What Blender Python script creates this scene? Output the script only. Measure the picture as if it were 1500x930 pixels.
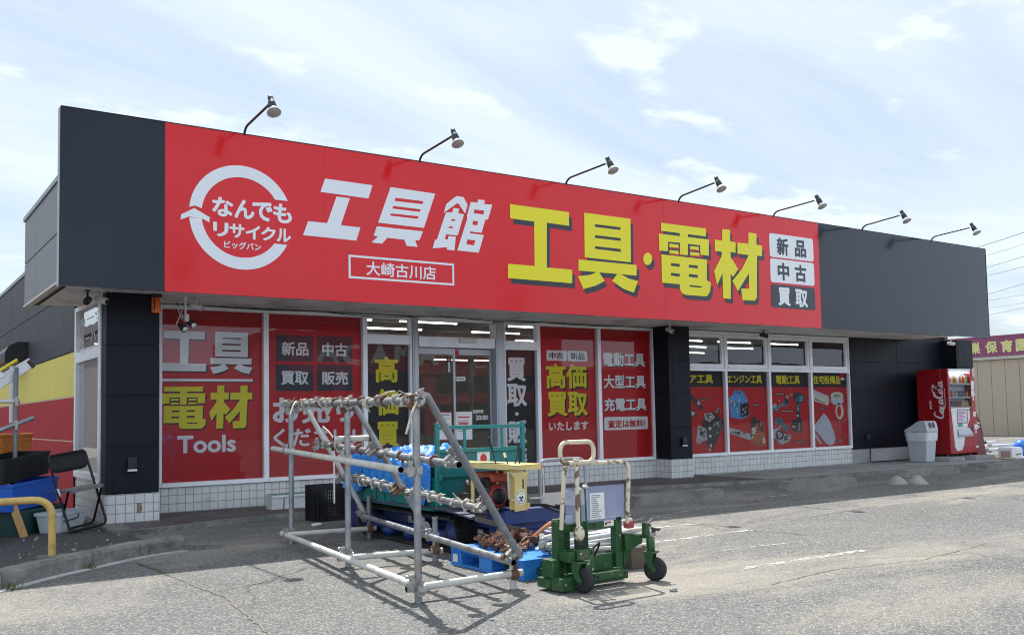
import bpy, math, random
from mathutils import Vector, Matrix, Euler, geometry
from mathutils import noise as mnoise

for _o in list(bpy.data.objects):
    bpy.data.objects.remove(_o)
SC = bpy.context.scene
COL = SC.collection
rnd = random.Random(11)
R = math.radians

# ------------------------------------------------------------------ camera
EYE = 1.18
def camera_axes(yaw, pitch, roll):
    cy, sy, cp, sp = math.cos(yaw), math.sin(yaw), math.cos(pitch), math.sin(pitch)
    f = Vector((sy * cp, cy * cp, sp)); r = Vector((cy, -sy, 0)); u = r.cross(f)
    c, s = math.cos(roll), math.sin(roll)
    return c * r + s * u, c * u - s * r, f
cd = bpy.data.cameras.new('camera'); cam = bpy.data.objects.new('camera', cd); COL.objects.link(cam)
_r, _u, _f = camera_axes(R(34.6283), R(3.4797), R(-1.0864))
cam.matrix_world = Matrix(((_r.x, _u.x, -_f.x, 0), (_r.y, _u.y, -_f.y, 0), (_r.z, _u.z, -_f.z, EYE), (0, 0, 0, 1)))
cd.sensor_width = 36; cd.lens = 1384.82 / 1500 * 36; cd.shift_y = 57.7 / 1500
cd.clip_start = 0.05; cd.clip_end = 3000
SC.camera = cam

# ------------------------------------------------------------------ sky, sun, exposure
SUN_EL, SUN_AZ = R(57.0), R(18.0)          # azimuth from +Y towards +X: the sun stands behind the shop
wd = bpy.data.worlds.new('World'); SC.world = wd; wd.use_nodes = True
nt = wd.node_tree; nt.nodes.clear()
def wn(t, **k):
    n = nt.nodes.new(t)
    for a, b in k.items(): setattr(n, a, b)
    return n
out = wn('ShaderNodeOutputWorld'); bg = wn('ShaderNodeBackground'); bg.inputs['Strength'].default_value = 0.084
sky = wn('ShaderNodeTexSky', sky_type='NISHITA'); sky.sun_disc = False
sky.sun_elevation = SUN_EL; sky.sun_rotation = SUN_AZ
sky.air_density = 1.0; sky.dust_density = 1.6; sky.ozone_density = 1.4
tc = wn('ShaderNodeTexCoord'); sep = wn('ShaderNodeSeparateXYZ'); nt.links.new(tc.outputs['Generated'], sep.inputs[0])
def wmath(op, a, b=None, clamp=False):
    n = wn('ShaderNodeMath', operation=op, use_clamp=clamp)
    for i, x in enumerate((a, b)):
        if x is None: continue
        if isinstance(x, (int, float)): n.inputs[i].default_value = x
        else: nt.links.new(x, n.inputs[i])
    return n.outputs[0]
zz = wmath('ADD', wmath('MAXIMUM', sep.outputs[2], 0.0), 0.12)
cmb = wn('ShaderNodeCombineXYZ')
nt.links.new(wmath('DIVIDE', sep.outputs[0], zz), cmb.inputs[0]); nt.links.new(wmath('DIVIDE', sep.outputs[1], zz), cmb.inputs[1])
mp = wn('ShaderNodeMapping'); mp.inputs['Rotation'].default_value = (0, 0, R(-62)); mp.inputs['Scale'].default_value = (0.35, 1.0, 1); mp.inputs['Location'].default_value = (3.1, 1.7, 0)
nt.links.new(cmb.outputs[0], mp.inputs[0])
n1 = wn('ShaderNodeTexNoise'); n1.inputs['Scale'].default_value = 1.1; n1.inputs['Detail'].default_value = 9; n1.inputs['Roughness'].default_value = 0.62; n1.inputs['Distortion'].default_value = 0.6
nt.links.new(mp.outputs[0], n1.inputs['Vector'])
n2 = wn('ShaderNodeTexNoise'); n2.inputs['Scale'].default_value = 2.6; n2.inputs['Detail'].default_value = 8; n2.inputs['Roughness'].default_value = 0.55
mp2 = wn('ShaderNodeMapping'); mp2.inputs['Location'].default_value = (0.3, 5.2, 0); mp2.inputs['Scale'].default_value = (0.8, 1.0, 1)
nt.links.new(cmb.outputs[0], mp2.inputs[0]); nt.links.new(mp2.outputs[0], n2.inputs['Vector'])
def wramp(x, a, b):
    n = wn('ShaderNodeMapRange'); n.interpolation_type = 'SMOOTHSTEP'
    n.inputs[1].default_value = a; n.inputs[2].default_value = b; nt.links.new(x, n.inputs[0]); return n.outputs[0]
veil = wmath('MULTIPLY', wramp(n1.outputs[0], 0.22, 0.70), 0.66)
puff = wmath('MULTIPLY', wramp(n2.outputs[0], 0.56, 0.70), 0.8)
cl = wmath('ADD', wmath('ADD', veil, puff), 0.30, clamp=True)
mx = wn('ShaderNodeMixRGB'); mx.inputs['Color2'].default_value = (8.3, 9.3, 10.2, 1)
tint = wn('ShaderNodeMixRGB', blend_type='MULTIPLY'); tint.inputs[0].default_value = 1; tint.inputs['Color2'].default_value = (.95, 1.03, 1.08, 1)
nt.links.new(sky.outputs[0], tint.inputs['Color1'])
nt.links.new(cl, mx.inputs[0]); nt.links.new(tint.outputs[0], mx.inputs['Color1'])
# bank of unseen bright cloud, added behind the viewer to lift the shaded facade
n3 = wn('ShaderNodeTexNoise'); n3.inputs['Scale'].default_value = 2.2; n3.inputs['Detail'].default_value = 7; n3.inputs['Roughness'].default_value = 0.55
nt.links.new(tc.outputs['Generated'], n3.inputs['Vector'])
fill_bank = wmath('MULTIPLY', wramp(sep.outputs[1], 0.05, -0.45), wramp(sep.outputs[2], 0.52, 0.16))
fill_bank = wmath('MULTIPLY', fill_bank, wmath('ADD', wmath('MULTIPLY', wramp(n3.outputs[0], 0.38, 0.6), 0.55), 0.45))
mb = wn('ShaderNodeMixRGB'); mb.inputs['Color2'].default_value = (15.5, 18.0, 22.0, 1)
nt.links.new(fill_bank, mb.inputs[0]); nt.links.new(mx.outputs[0], mb.inputs['Color1'])
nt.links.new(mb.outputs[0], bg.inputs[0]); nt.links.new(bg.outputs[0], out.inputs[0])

sd = bpy.data.lights.new('sun', 'SUN'); sun = bpy.data.objects.new('sun', sd); COL.objects.link(sun)
sd.energy = 5.0; sd.angle = R(0.53); sd.color = (1.0, 0.965, 0.91)
sdir = Vector((math.sin(SUN_AZ) * math.cos(SUN_EL), math.cos(SUN_AZ) * math.cos(SUN_EL), math.sin(SUN_EL)))
sun.rotation_euler = sdir.to_track_quat('Z', 'Y').to_euler(); sun.location = (0, 0, 30)

SC.view_settings.view_transform = 'Standard'; SC.view_settings.look = 'None'
SC.view_settings.exposure = 0.42; SC.view_settings.gamma = 1
SC.render.engine = 'CYCLES'
SC.cycles.use_denoising = True; SC.cycles.filter_width = 1.1
SC.cycles.max_bounces = 7; SC.cycles.transparent_max_bounces = 12
SC.cycles.caustics_reflective = False; SC.cycles.caustics_refractive = False
SC.cycles.sample_clamp_indirect = 6

# ------------------------------------------------------------------ materials
MAT = {}
class NT:
    def __init__(s, name):
        s.m = bpy.data.materials.new(name); s.m.use_nodes = True; s.t = s.m.node_tree; s.t.nodes.clear()
        s.out = s.n('ShaderNodeOutputMaterial')
    def n(s, t, **k):
        x = s.t.nodes.new(t)
        for a, b in k.items(): setattr(x, a, b)
        return x
    def l(s, a, b): s.t.links.new(a, b)
    def set(s, n, i, v):
        if isinstance(v, (int, float)): n.inputs[i].default_value = v
        elif isinstance(v, (tuple, list)):
            n.inputs[i].default_value = (*v, 1) if len(v) == 3 and len(n.inputs[i].default_value) == 4 else v
        else: s.l(v, n.inputs[i])
    def math(s, op, a, b=None, clamp=False):
        x = s.n('ShaderNodeMath', operation=op, use_clamp=clamp); s.set(x, 0, a)
        if b is not None: s.set(x, 1, b)
        return x.outputs[0]
    def noise(s, vec, scale, detail=4, rough=0.55, dist=0):
        x = s.n('ShaderNodeTexNoise'); s.l(vec, x.inputs['Vector'])
        x.inputs['Scale'].default_value = scale; x.inputs['Detail'].default_value = detail
        x.inputs['Roughness'].default_value = rough; x.inputs['Distortion'].default_value = dist
        return x.outputs[0]
    def ramp(s, x, a, b, c=0.0, d=1.0):
        n = s.n('ShaderNodeMapRange'); s.set(n, 0, x); s.set(n, 1, a); s.set(n, 2, b); s.set(n, 3, c); s.set(n, 4, d); return n.outputs[0]
    def mix(s, f, a, b, mode='MIX'):
        n = s.n('ShaderNodeMixRGB', blend_type=mode); s.set(n, 0, f); s.set(n, 1, a); s.set(n, 2, b); return n.outputs[0]
    def pos(s): return s.n('ShaderNodeNewGeometry').outputs['Position']
    def obj(s): return s.n('ShaderNodeTexCoord').outputs['Object']
    def bump(s, h, strength=0.3, dist=0.01):
        n = s.n('ShaderNodeBump'); n.inputs['Strength'].default_value = strength; n.inputs['Distance'].default_value = dist
        s.l(h, n.inputs['Height']); return n.outputs[0]
    def pbr(s, col, rough=0.5, metal=0.0, normal=None, spec=0.5, **k):
        b = s.n('ShaderNodeBsdfPrincipled'); s.set(b, 'Base Color', col); s.set(b, 'Roughness', rough); s.set(b, 'Metallic', metal)
        s.set(b, 'Specular IOR Level', spec)
        if normal is not None: s.l(normal, b.inputs['Normal'])
        for a, v in k.items(): s.set(b, a.replace('_', ' '), v)
        s.l(b.outputs[0], s.out.inputs[0]); return b

def mat(name, col, rough=0.5, metal=0.0, var=0.12, scale=6.0, bump=0.0, bscale=40.0, dirt=None, damt=0.4, dscale=3.0, spec=0.5, stretch=None, thr=(0.5, 0.68), **k):
    """painted / plain surface with uneven tone, optional patches of another colour (dirt, rust) and fine relief"""
    if name in MAT: return MAT[name]
    t = NT(name); p = t.pos()
    if stretch:
        mpn = t.n('ShaderNodeMapping'); mpn.inputs['Scale'].default_value = stretch; t.l(p, mpn.inputs[0]); p = mpn.outputs[0]
    nz = t.noise(p, scale, 5, 0.6)
    c = t.mix(t.ramp(nz, 0.25, 0.75), tuple(x * (1 - var) for x in col), tuple(min(1, x * (1 + var)) for x in col))
    rr = t.ramp(nz, 0.3, 0.7, rough * 0.85, min(1, rough * 1.15))
    if dirt:
        d = t.math('MULTIPLY', t.ramp(t.noise(p, dscale, 8, 0.65), thr[0], thr[1]), damt)
        c = t.mix(d, c, dirt)
    nrm = t.bump(t.noise(p, bscale, 4, 0.6), bump, 0.01) if bump else None
    t.pbr(c, rr, metal, nrm, spec, **k)
    MAT[name] = t.m
    return t.m

def glass(name, boost=1.0, tint=(1, 1, 1)):
    if name in MAT: return MAT[name]
    t = NT(name)
    fr = t.n('ShaderNodeFresnel'); fr.inputs[0].default_value = 1.52
    f = t.math('MULTIPLY', fr.outputs[0], boost, True)
    # float glass is never quite flat
    nb = t.bump(t.noise(t.pos(), 0.9, 2, 0.5), 0.05, 0.05)
    tr = t.n('ShaderNodeBsdfTransparent'); tr.inputs[0].default_value = (*tint, 1)
    gl = t.n('ShaderNodeBsdfGlossy'); gl.inputs['Roughness'].default_value = 0.004; t.l(nb, gl.inputs['Normal'])
    m = t.n('ShaderNodeMixShader'); t.l(f, m.inputs[0]); t.l(tr.outputs[0], m.inputs[1]); t.l(gl.outputs[0], m.inputs[2])
    t.l(m.outputs[0], t.out.inputs[0]); MAT[name] = t.m; return t.m

def lamp_mat(name, col, s):
    t = NT(name); e = t.n('ShaderNodeEmission'); e.inputs[0].default_value = (*col, 1); e.inputs[1].default_value = s
    t.l(e.outputs[0], t.out.inputs[0]); MAT[name] = t.m; return t.m

# ------------------------------------------------------------------ mesh builder
class MB:
    def __init__(s): s.v = []; s.f = []; s.m = []; s.sm = []
    def add(s, vs, fs, mat=0, smooth=False):
        k = len(s.v); s.v += [tuple(v) for v in vs]
        for f in fs:
            s.f.append(tuple(i + k for i in f)); s.m.append(mat); s.sm.append(smooth)
        return s
    def box(s, x0, y0, z0, x1, y1, z1, mat=0):
        vs = [(x, y, z) for z in (z0, z1) for y in (y0, y1) for x in (x0, x1)]
        return s.add(vs, [(0, 2, 3, 1), (4, 5, 7, 6), (0, 1, 5, 4), (2, 6, 7, 3), (0, 4, 6, 2), (1, 3, 7, 5)], mat)
    def obox(s, M, sx, sy, sz, mat=0):
        vs = [M @ Vector((x, y, z)) for z in (-sz / 2, sz / 2) for y in (-sy / 2, sy / 2) for x in (-sx / 2, sx / 2)]
        return s.add(vs, [(0, 2, 3, 1), (4, 5, 7, 6), (0, 1, 5, 4), (2, 6, 7, 3), (0, 4, 6, 2), (1, 3, 7, 5)], mat)
    def bar(s, p, q, w, h, mat=0, up=(0, 0, 1)):
        p, q = Vector(p), Vector(q); d = (q - p); L = d.length; d.normalize(); up = Vector(up)
        if abs(d.dot(up)) > 0.98: up = Vector((0, 1, 0))
        x = d.cross(up).normalized(); z = x.cross(d)
        M = Matrix(((x.x, d.x, z.x, 0), (x.y, d.y, z.y, 0), (x.z, d.z, z.z, 0), (0, 0, 0, 1))); M.translation = (p + q) / 2
        return s.obox(M, w, L, h, mat)
    def prism(s, pts, f, d0, d1, mat=0):
        """closed outline pts (2D) mapped by f(u, v, d), extruded from depth d0 to d1"""
        n = len(pts); vs = [f(u, v, d0) for u, v in pts] + [f(u, v, d1) for u, v in pts]
        tri = geometry.tessellate_polygon([[Vector((u, v, 0)) for u, v in pts]])
        fs = [tuple(t) for t in tri] + [tuple(i + n for i in reversed(t)) for t in tri] + [(i, (i + 1) % n, (i + 1) % n + n, i + n) for i in range(n)]
        return s.add(vs, fs, mat)
    def sheet(s, outline, holes, f, d, mat=0):
        loops = [[Vector((u, v, 0)) for u, v in outline]] + [[Vector((u, v, 0)) for u, v in h] for h in holes]
        tri = geometry.tessellate_polygon(loops); flat = [p for l in loops for p in l]
        return s.add([f(p.x, p.y, d) for p in flat], [tuple(t) for t in tri], mat)
    def rect(s, u0, u1, v0, v1, f, d, mat=0):
        return s.add([f(u0, v0, d), f(u1, v0, d), f(u1, v1, d), f(u0, v1, d)], [(0, 1, 2, 3)], mat)
    def round_rect(s, u0, u1, v0, v1, r, f, d, mat=0):
        return s.sheet(rrect(u0, u1, v0, v1, r), [], f, d, mat)
    def tube(s, path, r, seg=8, mat=0, cap=True, closed=False, smooth=True):
        P = [Vector(p) for p in path]; n = len(P)
        rr = r if isinstance(r, (list, tuple)) else [r] * n
        t = []
        for i in range(n):
            if closed: a, b = P[i - 1], P[(i + 1) % n]
            else: a, b = P[max(0, i - 1)], P[min(n - 1, i + 1)]
            t.append((b - a).normalized())
        up = Vector((0, 0, 1)) if abs(t[0].z) < 0.9 else Vector((1, 0, 0))
        x = t[0].cross(up).normalized(); vs = []
        for i in range(n):
            x = (x - t[i] * x.dot(t[i])).normalized(); y = t[i].cross(x)
            vs += [P[i] + (x * math.cos(2 * math.pi * k / seg) + y * math.sin(2 * math.pi * k / seg)) * rr[i] for k in range(seg)]
        fs = []
        for i in range(n if closed else n - 1):
            j = (i + 1) % n
            for k in range(seg):
                fs.append((i * seg + k, i * seg + (k + 1) % seg, j * seg + (k + 1) % seg, j * seg + k))
        s.add(vs, fs, mat, smooth)
        if cap and not closed:
            k0 = len(s.v) - len(vs)
            s.add(vs[:seg], [tuple(reversed(range(seg)))], mat); s.add(vs[-seg:], [tuple(range(seg))], mat)
        return s
    def pipe(s, p, q, r, seg=14, mat=0, wall=0.16, inner=None):
        """open-ended steel pipe with a wall"""
        p, q = Vector(p), Vector(q); d = (q - p).normalized()
        up = Vector((0, 0, 1)) if abs(d.z) < 0.9 else Vector((1, 0, 0))
        x = d.cross(up).normalized(); y = d.cross(x)
        ring = lambda c, rad: [c + (x * math.cos(2 * math.pi * k / seg) + y * math.sin(2 * math.pi * k / seg)) * rad for k in range(seg)]
        vs = ring(p, r) + ring(q, r) + ring(p, r * (1 - wall)) + ring(q, r * (1 - wall)); w = inner if inner is not None else mat
        k2 = lambda a, k: a * seg + k % seg
        s.add(vs, [(k2(0, k), k2(0, k + 1), k2(1, k + 1), k2(1, k)) for k in range(seg)], mat, True)
        s.add(vs, [(k2(2, k + 1), k2(2, k), k2(3, k), k2(3, k + 1)) for k in range(seg)], w, True)
        s.add(vs, [(k2(0, k + 1), k2(0, k), k2(2, k), k2(2, k + 1)) for k in range(seg)] + [(k2(1, k), k2(1, k + 1), k2(3, k + 1), k2(3, k)) for k in range(seg)], mat)
        return s
    def lathe(s, prof, c=(0, 0, 0), axis=(0, 0, 1), seg=20, mat=0, smooth=True):
        q = Vector((0, 0, 1)).rotation_difference(Vector(axis).normalized()); c = Vector(c); vs = []
        for r, z in prof:
            vs += [c + q @ Vector((r * math.cos(2 * math.pi * k / seg), r * math.sin(2 * math.pi * k / seg), z)) for k in range(seg)]
        fs = [(i * seg + k, i * seg + (k + 1) % seg, (i + 1) * seg + (k + 1) % seg, (i + 1) * seg + k) for i in range(len(prof) - 1) for k in range(seg)]
        s.add(vs, fs, mat, smooth)
        for i, rev in ((0, True), (len(prof) - 1, False)):
            if prof[i][0] > 1e-5:
                ring = vs[i * seg:(i + 1) * seg]; s.add(ring, [tuple(reversed(range(seg))) if rev else tuple(range(seg))], mat)
        return s
    def blob(s, c, r, mat=0, seed=0, amp=0.25, n=6, squash=(1, 1, 1), smooth=True):
        c = Vector(c); vs = []; seg = n * 2
        for i in range(n + 1):
            th = math.pi * i / n
            for k in range(seg):
                d = Vector((math.sin(th) * math.cos(2 * math.pi * k / seg), math.sin(th) * math.sin(2 * math.pi * k / seg), math.cos(th)))
                rr = r * (1 + amp * mnoise.noise(d * 1.7 + Vector((seed * 7.3, seed * 3.1, 0))))
                vs.append(c + Vector((d.x * squash[0], d.y * squash[1], d.z * squash[2])) * rr)
        s.add(vs, [(i * seg + k, (i + 1) * seg + k, (i + 1) * seg + (k + 1) % seg, i * seg + (k + 1) % seg) for i in range(n) for k in range(seg)], mat, smooth)
        return s
    def text(s, body, u0, u1, v0, v1, f, d, mat=0, bold=0.018, shear=0.0):
        vs, fs = text2d(body, bold, shear)
        return s.add([f(u0 + x * (u1 - u0), v0 + y * (v1 - v0), d + k * 0.00009) for x, y, k in vs], fs, mat)
    def glyph(s, key, f, d, mat=0, rect=None, off=(0, 0)):
        """hand-drawn sign character; d grows a hair per stroke so strokes never share a plane"""
        polys = GLYPH[key]; pts = [p for o, h in polys for p in o]
        a0, a1 = min(p[0] for p in pts), max(p[0] for p in pts); b0, b1 = min(p[1] for p in pts), max(p[1] for p in pts)
        def T(p):
            u, v = p
            if rect: u = rect[0] + (u - a0) / (a1 - a0) * (rect[1] - rect[0]); v = rect[2] + (v - b0) / (b1 - b0) * (rect[3] - rect[2])
            return (u + off[0], v + off[1])
        for i, (o, h) in enumerate(polys):
            s.sheet([T(p) for p in o], [[T(p) for p in q] for q in h], f, d + i * 0.0002, mat)
        return s
    def build(s, name, mats, parent=None, base=None, bevel=0.0, segs=2, local=False):
        me = bpy.data.meshes.new(name)
        vs = s.v
        if parent is not None and not local:
            Mi = ROOT[parent.name].inverted(); vs = [tuple(Mi @ Vector(v)) for v in vs]
        elif base is not None: vs = [(x - base[0], y - base[1], z - base[2]) for x, y, z in vs]
        me.from_pydata(vs, [], s.f); me.update()
        for m in (mats if isinstance(mats, (list, tuple)) else [mats]): me.materials.append(m)
        me.polygons.foreach_set('material_index', s.m); me.polygons.foreach_set('use_smooth', s.sm)
        o = bpy.data.objects.new(name, me); COL.objects.link(o)
        if parent is not None: o.parent = parent; ROOT[o.name] = ROOT[parent.name]
        else:
            if base is not None: o.location = base
            ROOT[o.name] = Matrix.Translation(base or (0, 0, 0))
        if bevel:
            b = o.modifiers.new('bevel', 'BEVEL'); b.width = bevel; b.segments = segs; b.limit_method = 'ANGLE'; b.angle_limit = R(40)
        return o
ROOT = {}
def rrect(u0, u1, v0, v1, r, n=5):
    P = []
    for cx, cy, a in ((u1 - r, v1 - r, 0), (u0 + r, v1 - r, 90), (u0 + r, v0 + r, 180), (u1 - r, v0 + r, 270)):
        P += [(cx + r * math.cos(R(a + 90 * i / n)), cy + r * math.sin(R(a + 90 * i / n))) for i in range(n + 1)]
    return P
_T = {}
def text2d(body, bold, shear=0.0):
    k = (body, bold, shear)
    if k in _T: return _T[k]
    cu = bpy.data.curves.new('lettering', 'FONT'); cu.body = body; cu.size = 1; cu.shear = shear; cu.resolution_u = 3
    o = bpy.data.objects.new('lettering', cu); COL.objects.link(o)
    dg = bpy.context.evaluated_depsgraph_get(); me = bpy.data.meshes.new_from_object(o.evaluated_get(dg))
    vs = [(v.co.x, v.co.y) for v in me.vertices]; fs = [tuple(p.vertices) for p in me.polygons]
    bpy.data.objects.remove(o); bpy.data.curves.remove(cu); bpy.data.meshes.remove(me)
    # heavy weight: the outline is laid down several times, nudged round a small circle
    n0 = len(vs); V2 = []; F2 = []
    offs = [(0, 0)] + [(bold * math.cos(R(a)), bold * math.sin(R(a))) for a in (0, 90, 180, 270, 45, 135, 225, 315)] if bold > 0.005 else [(0, 0)]
    for q, (dx, dy) in enumerate(offs):
        V2 += [(x + dx, y + dy, q) for x, y in vs]; F2 += [tuple(i + q * n0 for i in f) for f in fs]
    vs, fs = V2, F2
    a0, a1 = min(v[0] for v in vs), max(v[0] for v in vs); b0, b1 = min(v[1] for v in vs), max(v[1] for v in vs)
    vs = [((x - a0) / (a1 - a0), (y - b0) / (b1 - b0), q) for x, y, q in vs]
    _T[k] = (vs, fs); return _T[k]
def front(Y): return lambda u, v, d: (u, Y - d, v)          # sheets on a wall facing the lot
def thing(name, label, cat, loc=(0, 0, 0), rz=0.0, group=None):
    o = bpy.data.objects.new(name, None); COL.objects.link(o); o.empty_display_size = 0.2
    o.location = loc; o.rotation_euler = (0, 0, rz)
    ROOT[o.name] = Matrix.Translation(loc) @ Matrix.Rotation(rz, 4, 'Z')
    return tag(o, label, cat, group)
def tag(o, label, cat, group=None, kind=None):
    o['label'] = label; o['category'] = cat
    if group: o['group'] = group
    if kind: o['kind'] = kind
    return o
def struct(o): o['kind'] = 'structure'; return o
def copy_tree(root, loc, rz=None, label=None, group=None):
    r = root.copy(); COL.objects.link(r); r.location = loc
    if rz is not None: r.rotation_euler = (0, 0, rz)
    if label: r['label'] = label
    if group: r['group'] = group
    def kids(src, dst):
        for ch in [c for c in list(COL.objects) if c.parent == src]:
            c = ch.copy(); COL.objects.link(c); c.parent = dst; kids(ch, c)
    kids(root, r)
    return r
def arc(c, r, a0, a1, n, ax=(1, 0, 0), ay=(0, 0, 1)):
    c, ax, ay = Vector(c), Vector(ax), Vector(ay)
    return [c + ax * r * math.cos(R(a0 + (a1 - a0) * i / n)) + ay * r * math.sin(R(a0 + (a1 - a0) * i / n)) for i in range(n + 1)]
def bent(pts, r, n=5):
    """polyline with rounded corners"""
    P = [Vector(p) for p in pts]; out = [P[0]]
    for i in range(1, len(P) - 1):
        a, b, c = P[i - 1], P[i], P[i + 1]; u = (a - b); w = (c - b); k = min(r, u.length * .49, w.length * .49)
        p, q = b + u.normalized() * k, b + w.normalized() * k
        out += [(p * (1 - t) ** 2 + b * 2 * t * (1 - t) + q * t * t) for t in [j / n for j in range(n + 1)]]
    return out + [P[-1]]
GLYPH = {'DEN':[([[9.932,4.028],[10.89,4.033],[10.884,3.907],[9.927,3.906]],[]),([[10.318,3.988],[10.494,3.987],[10.476,3.577],[10.309,3.576]],[]),([[9.875,3.858],[10.948,3.864],[10.937,3.606],[10.751,3.609],[10.751,3.755],[10.492,3.755],[10.315,3.756],[10.064,3.751],[10.054,3.604],[9.876,3.601]],[]),([[10.092,3.724],[10.283,3.726],[10.281,3.674],[10.09,3.673]],[]),([[10.088,3.626],[10.279,3.627],[10.277,3.578],[10.087,3.577]],[]),([[10.528,3.725],[10.719,3.727],[10.717,3.678],[10.526,3.677]],[]),([[10.524,3.633],[10.727,3.634],[10.725,3.585],[10.522,3.583]],[]),([[9.917,3.546],[10.889,3.542],[10.875,3.213],[10.96,3.185],[10.942,3.051],[10.881,2.973],[10.828,2.959],[10.393,2.96],[10.317,2.985],[10.285,3.042],[10.282,3.115],[9.911,3.118]],[[[10.11,3.429],[10.295,3.428],[10.293,3.384],[10.109,3.385]],[[10.489,3.432],[10.683,3.433],[10.681,3.388],[10.487,3.387]],[[10.104,3.279],[10.289,3.277],[10.287,3.23],[10.103,3.235]],[[10.483,3.288],[10.677,3.286],[10.675,3.238],[10.481,3.243]],[[10.481,3.118],[10.765,3.113],[10.739,3.087],[10.497,3.09]]])],'ZAI':[([[11.256,4.061],[11.439,4.063],[11.434,3.88],[11.558,3.873],[11.55,3.702],[11.433,3.708],[11.433,3.626],[11.598,3.445],[11.475,3.306],[11.42,3.356],[11.405,2.949],[11.227,2.954],[11.234,3.351],[11.102,3.152],[11.043,3.372],[11.221,3.617],[11.235,3.694],[11.077,3.696],[11.081,3.876],[11.248,3.871]],[]),([[11.872,4.061],[12.065,4.063],[12.056,3.88],[12.19,3.873],[12.185,3.697],[12.06,3.699],[12.022,3.005],[11.969,2.952],[11.674,2.948],[11.654,3.132],[11.842,3.139],[11.85,3.393],[11.574,3.085],[11.457,3.243],[11.688,3.452],[11.858,3.691],[11.594,3.696],[11.603,3.872],[11.863,3.879]],[])],'GU':[([[8.439,4.024],[9.314,4.025],[9.302,3.378],[8.429,3.383]],[[[8.633,3.878],[9.117,3.88],[9.116,3.839],[8.632,3.837]],[[8.628,3.719],[9.116,3.72],[9.114,3.678],[8.627,3.679]],[[8.625,3.56],[9.112,3.558],[9.111,3.515],[8.624,3.52]]]),([[8.316,3.344],[9.411,3.346],[9.406,3.188],[8.312,3.186]],[]),([[8.296,3.105],[8.521,3.138],[8.651,3.188],[8.693,3.184],[8.789,3.068],[8.63,2.994],[8.393,2.928]],[]),([[9.033,3.189],[9.111,3.183],[9.259,3.132],[9.429,3.11],[9.342,2.932],[9.134,2.98],[8.927,3.08]],[])],'DOT':[([[9.726,3.462],[9.722,3.438],[9.712,3.414],[9.697,3.394],[9.678,3.378],[9.656,3.367],[9.633,3.362],[9.61,3.363],[9.589,3.371],[9.571,3.385],[9.558,3.403],[9.55,3.424],[9.548,3.448],[9.552,3.472],[9.561,3.495],[9.576,3.516],[9.595,3.532],[9.617,3.543],[9.64,3.548],[9.663,3.547],[9.684,3.539],[9.702,3.526],[9.716,3.508],[9.724,3.486]],[])],'KOU':[([[7.157,4.004],[8.164,4.001],[8.162,3.806],[7.772,3.813],[7.755,3.188],[8.199,3.189],[8.193,2.997],[7.103,2.999],[7.107,3.191],[7.547,3.194],[7.555,3.806],[7.157,3.811]],[])],'KOU_I':[([[4.499,4.013],[5.119,4.009],[5.062,3.839],[4.437,3.846]],[]),([[4.642,3.814],[4.816,3.814],[4.695,3.474],[4.951,3.471],[4.896,3.306],[4.218,3.31],[4.283,3.481],[4.52,3.481]],[])],'GU_I':[([[5.366,4.017],[6.001,4.009],[5.83,3.551],[5.19,3.555]],[[[5.432,3.891],[5.828,3.892],[5.813,3.853],[5.42,3.849]],[[5.399,3.784],[5.786,3.784],[5.774,3.749],[5.385,3.75]],[[5.362,3.687],[5.755,3.692],[5.743,3.657],[5.355,3.658]]]),([[5.172,3.507],[5.815,3.506],[5.762,3.386],[5.702,3.383],[5.735,3.301],[5.582,3.301],[5.549,3.375],[5.314,3.38],[5.242,3.301],[5.098,3.301],[5.186,3.384],[5.127,3.389]],[])],'KAN':[([[6.316,4.015],[6.426,4.014],[6.488,3.918],[6.446,3.799],[6.348,3.92],[6.321,3.919],[6.125,3.775],[6.163,3.892]],[]),([[6.272,3.854],[6.356,3.855],[6.343,3.793],[6.429,3.788],[6.327,3.501],[6.156,3.5],[6.133,3.436],[6.177,3.435],[6.191,3.482],[6.297,3.482],[6.277,3.301],[6.164,3.303],[6.161,3.334],[5.953,3.302],[5.989,3.414],[6.017,3.421],[6.158,3.786],[6.249,3.794]],[[[6.237,3.706],[6.297,3.707],[6.29,3.685],[6.229,3.683]],[[6.2,3.609],[6.26,3.608],[6.253,3.587],[6.193,3.586]]]),([[6.649,4.009],[6.756,4.01],[6.747,3.959],[6.873,3.963],[6.799,3.756],[6.762,3.754],[6.695,3.57],[6.519,3.572],[6.512,3.548],[6.732,3.544],[6.646,3.302],[6.318,3.306],[6.479,3.743],[6.472,3.771],[6.535,3.962],[6.64,3.966]],[[[6.59,3.869],[6.744,3.87],[6.729,3.817],[6.578,3.818]],[[6.567,3.718],[6.643,3.719],[6.628,3.661],[6.554,3.663]],[[6.474,3.462],[6.596,3.463],[6.575,3.393],[6.456,3.398]]])],'ARROW':[([[2.968,3.492],[3.138,3.406],[3.131,3.352],[3.056,3.384],[2.908,3.392],[2.822,3.35],[2.826,3.407]],[])]}
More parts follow.
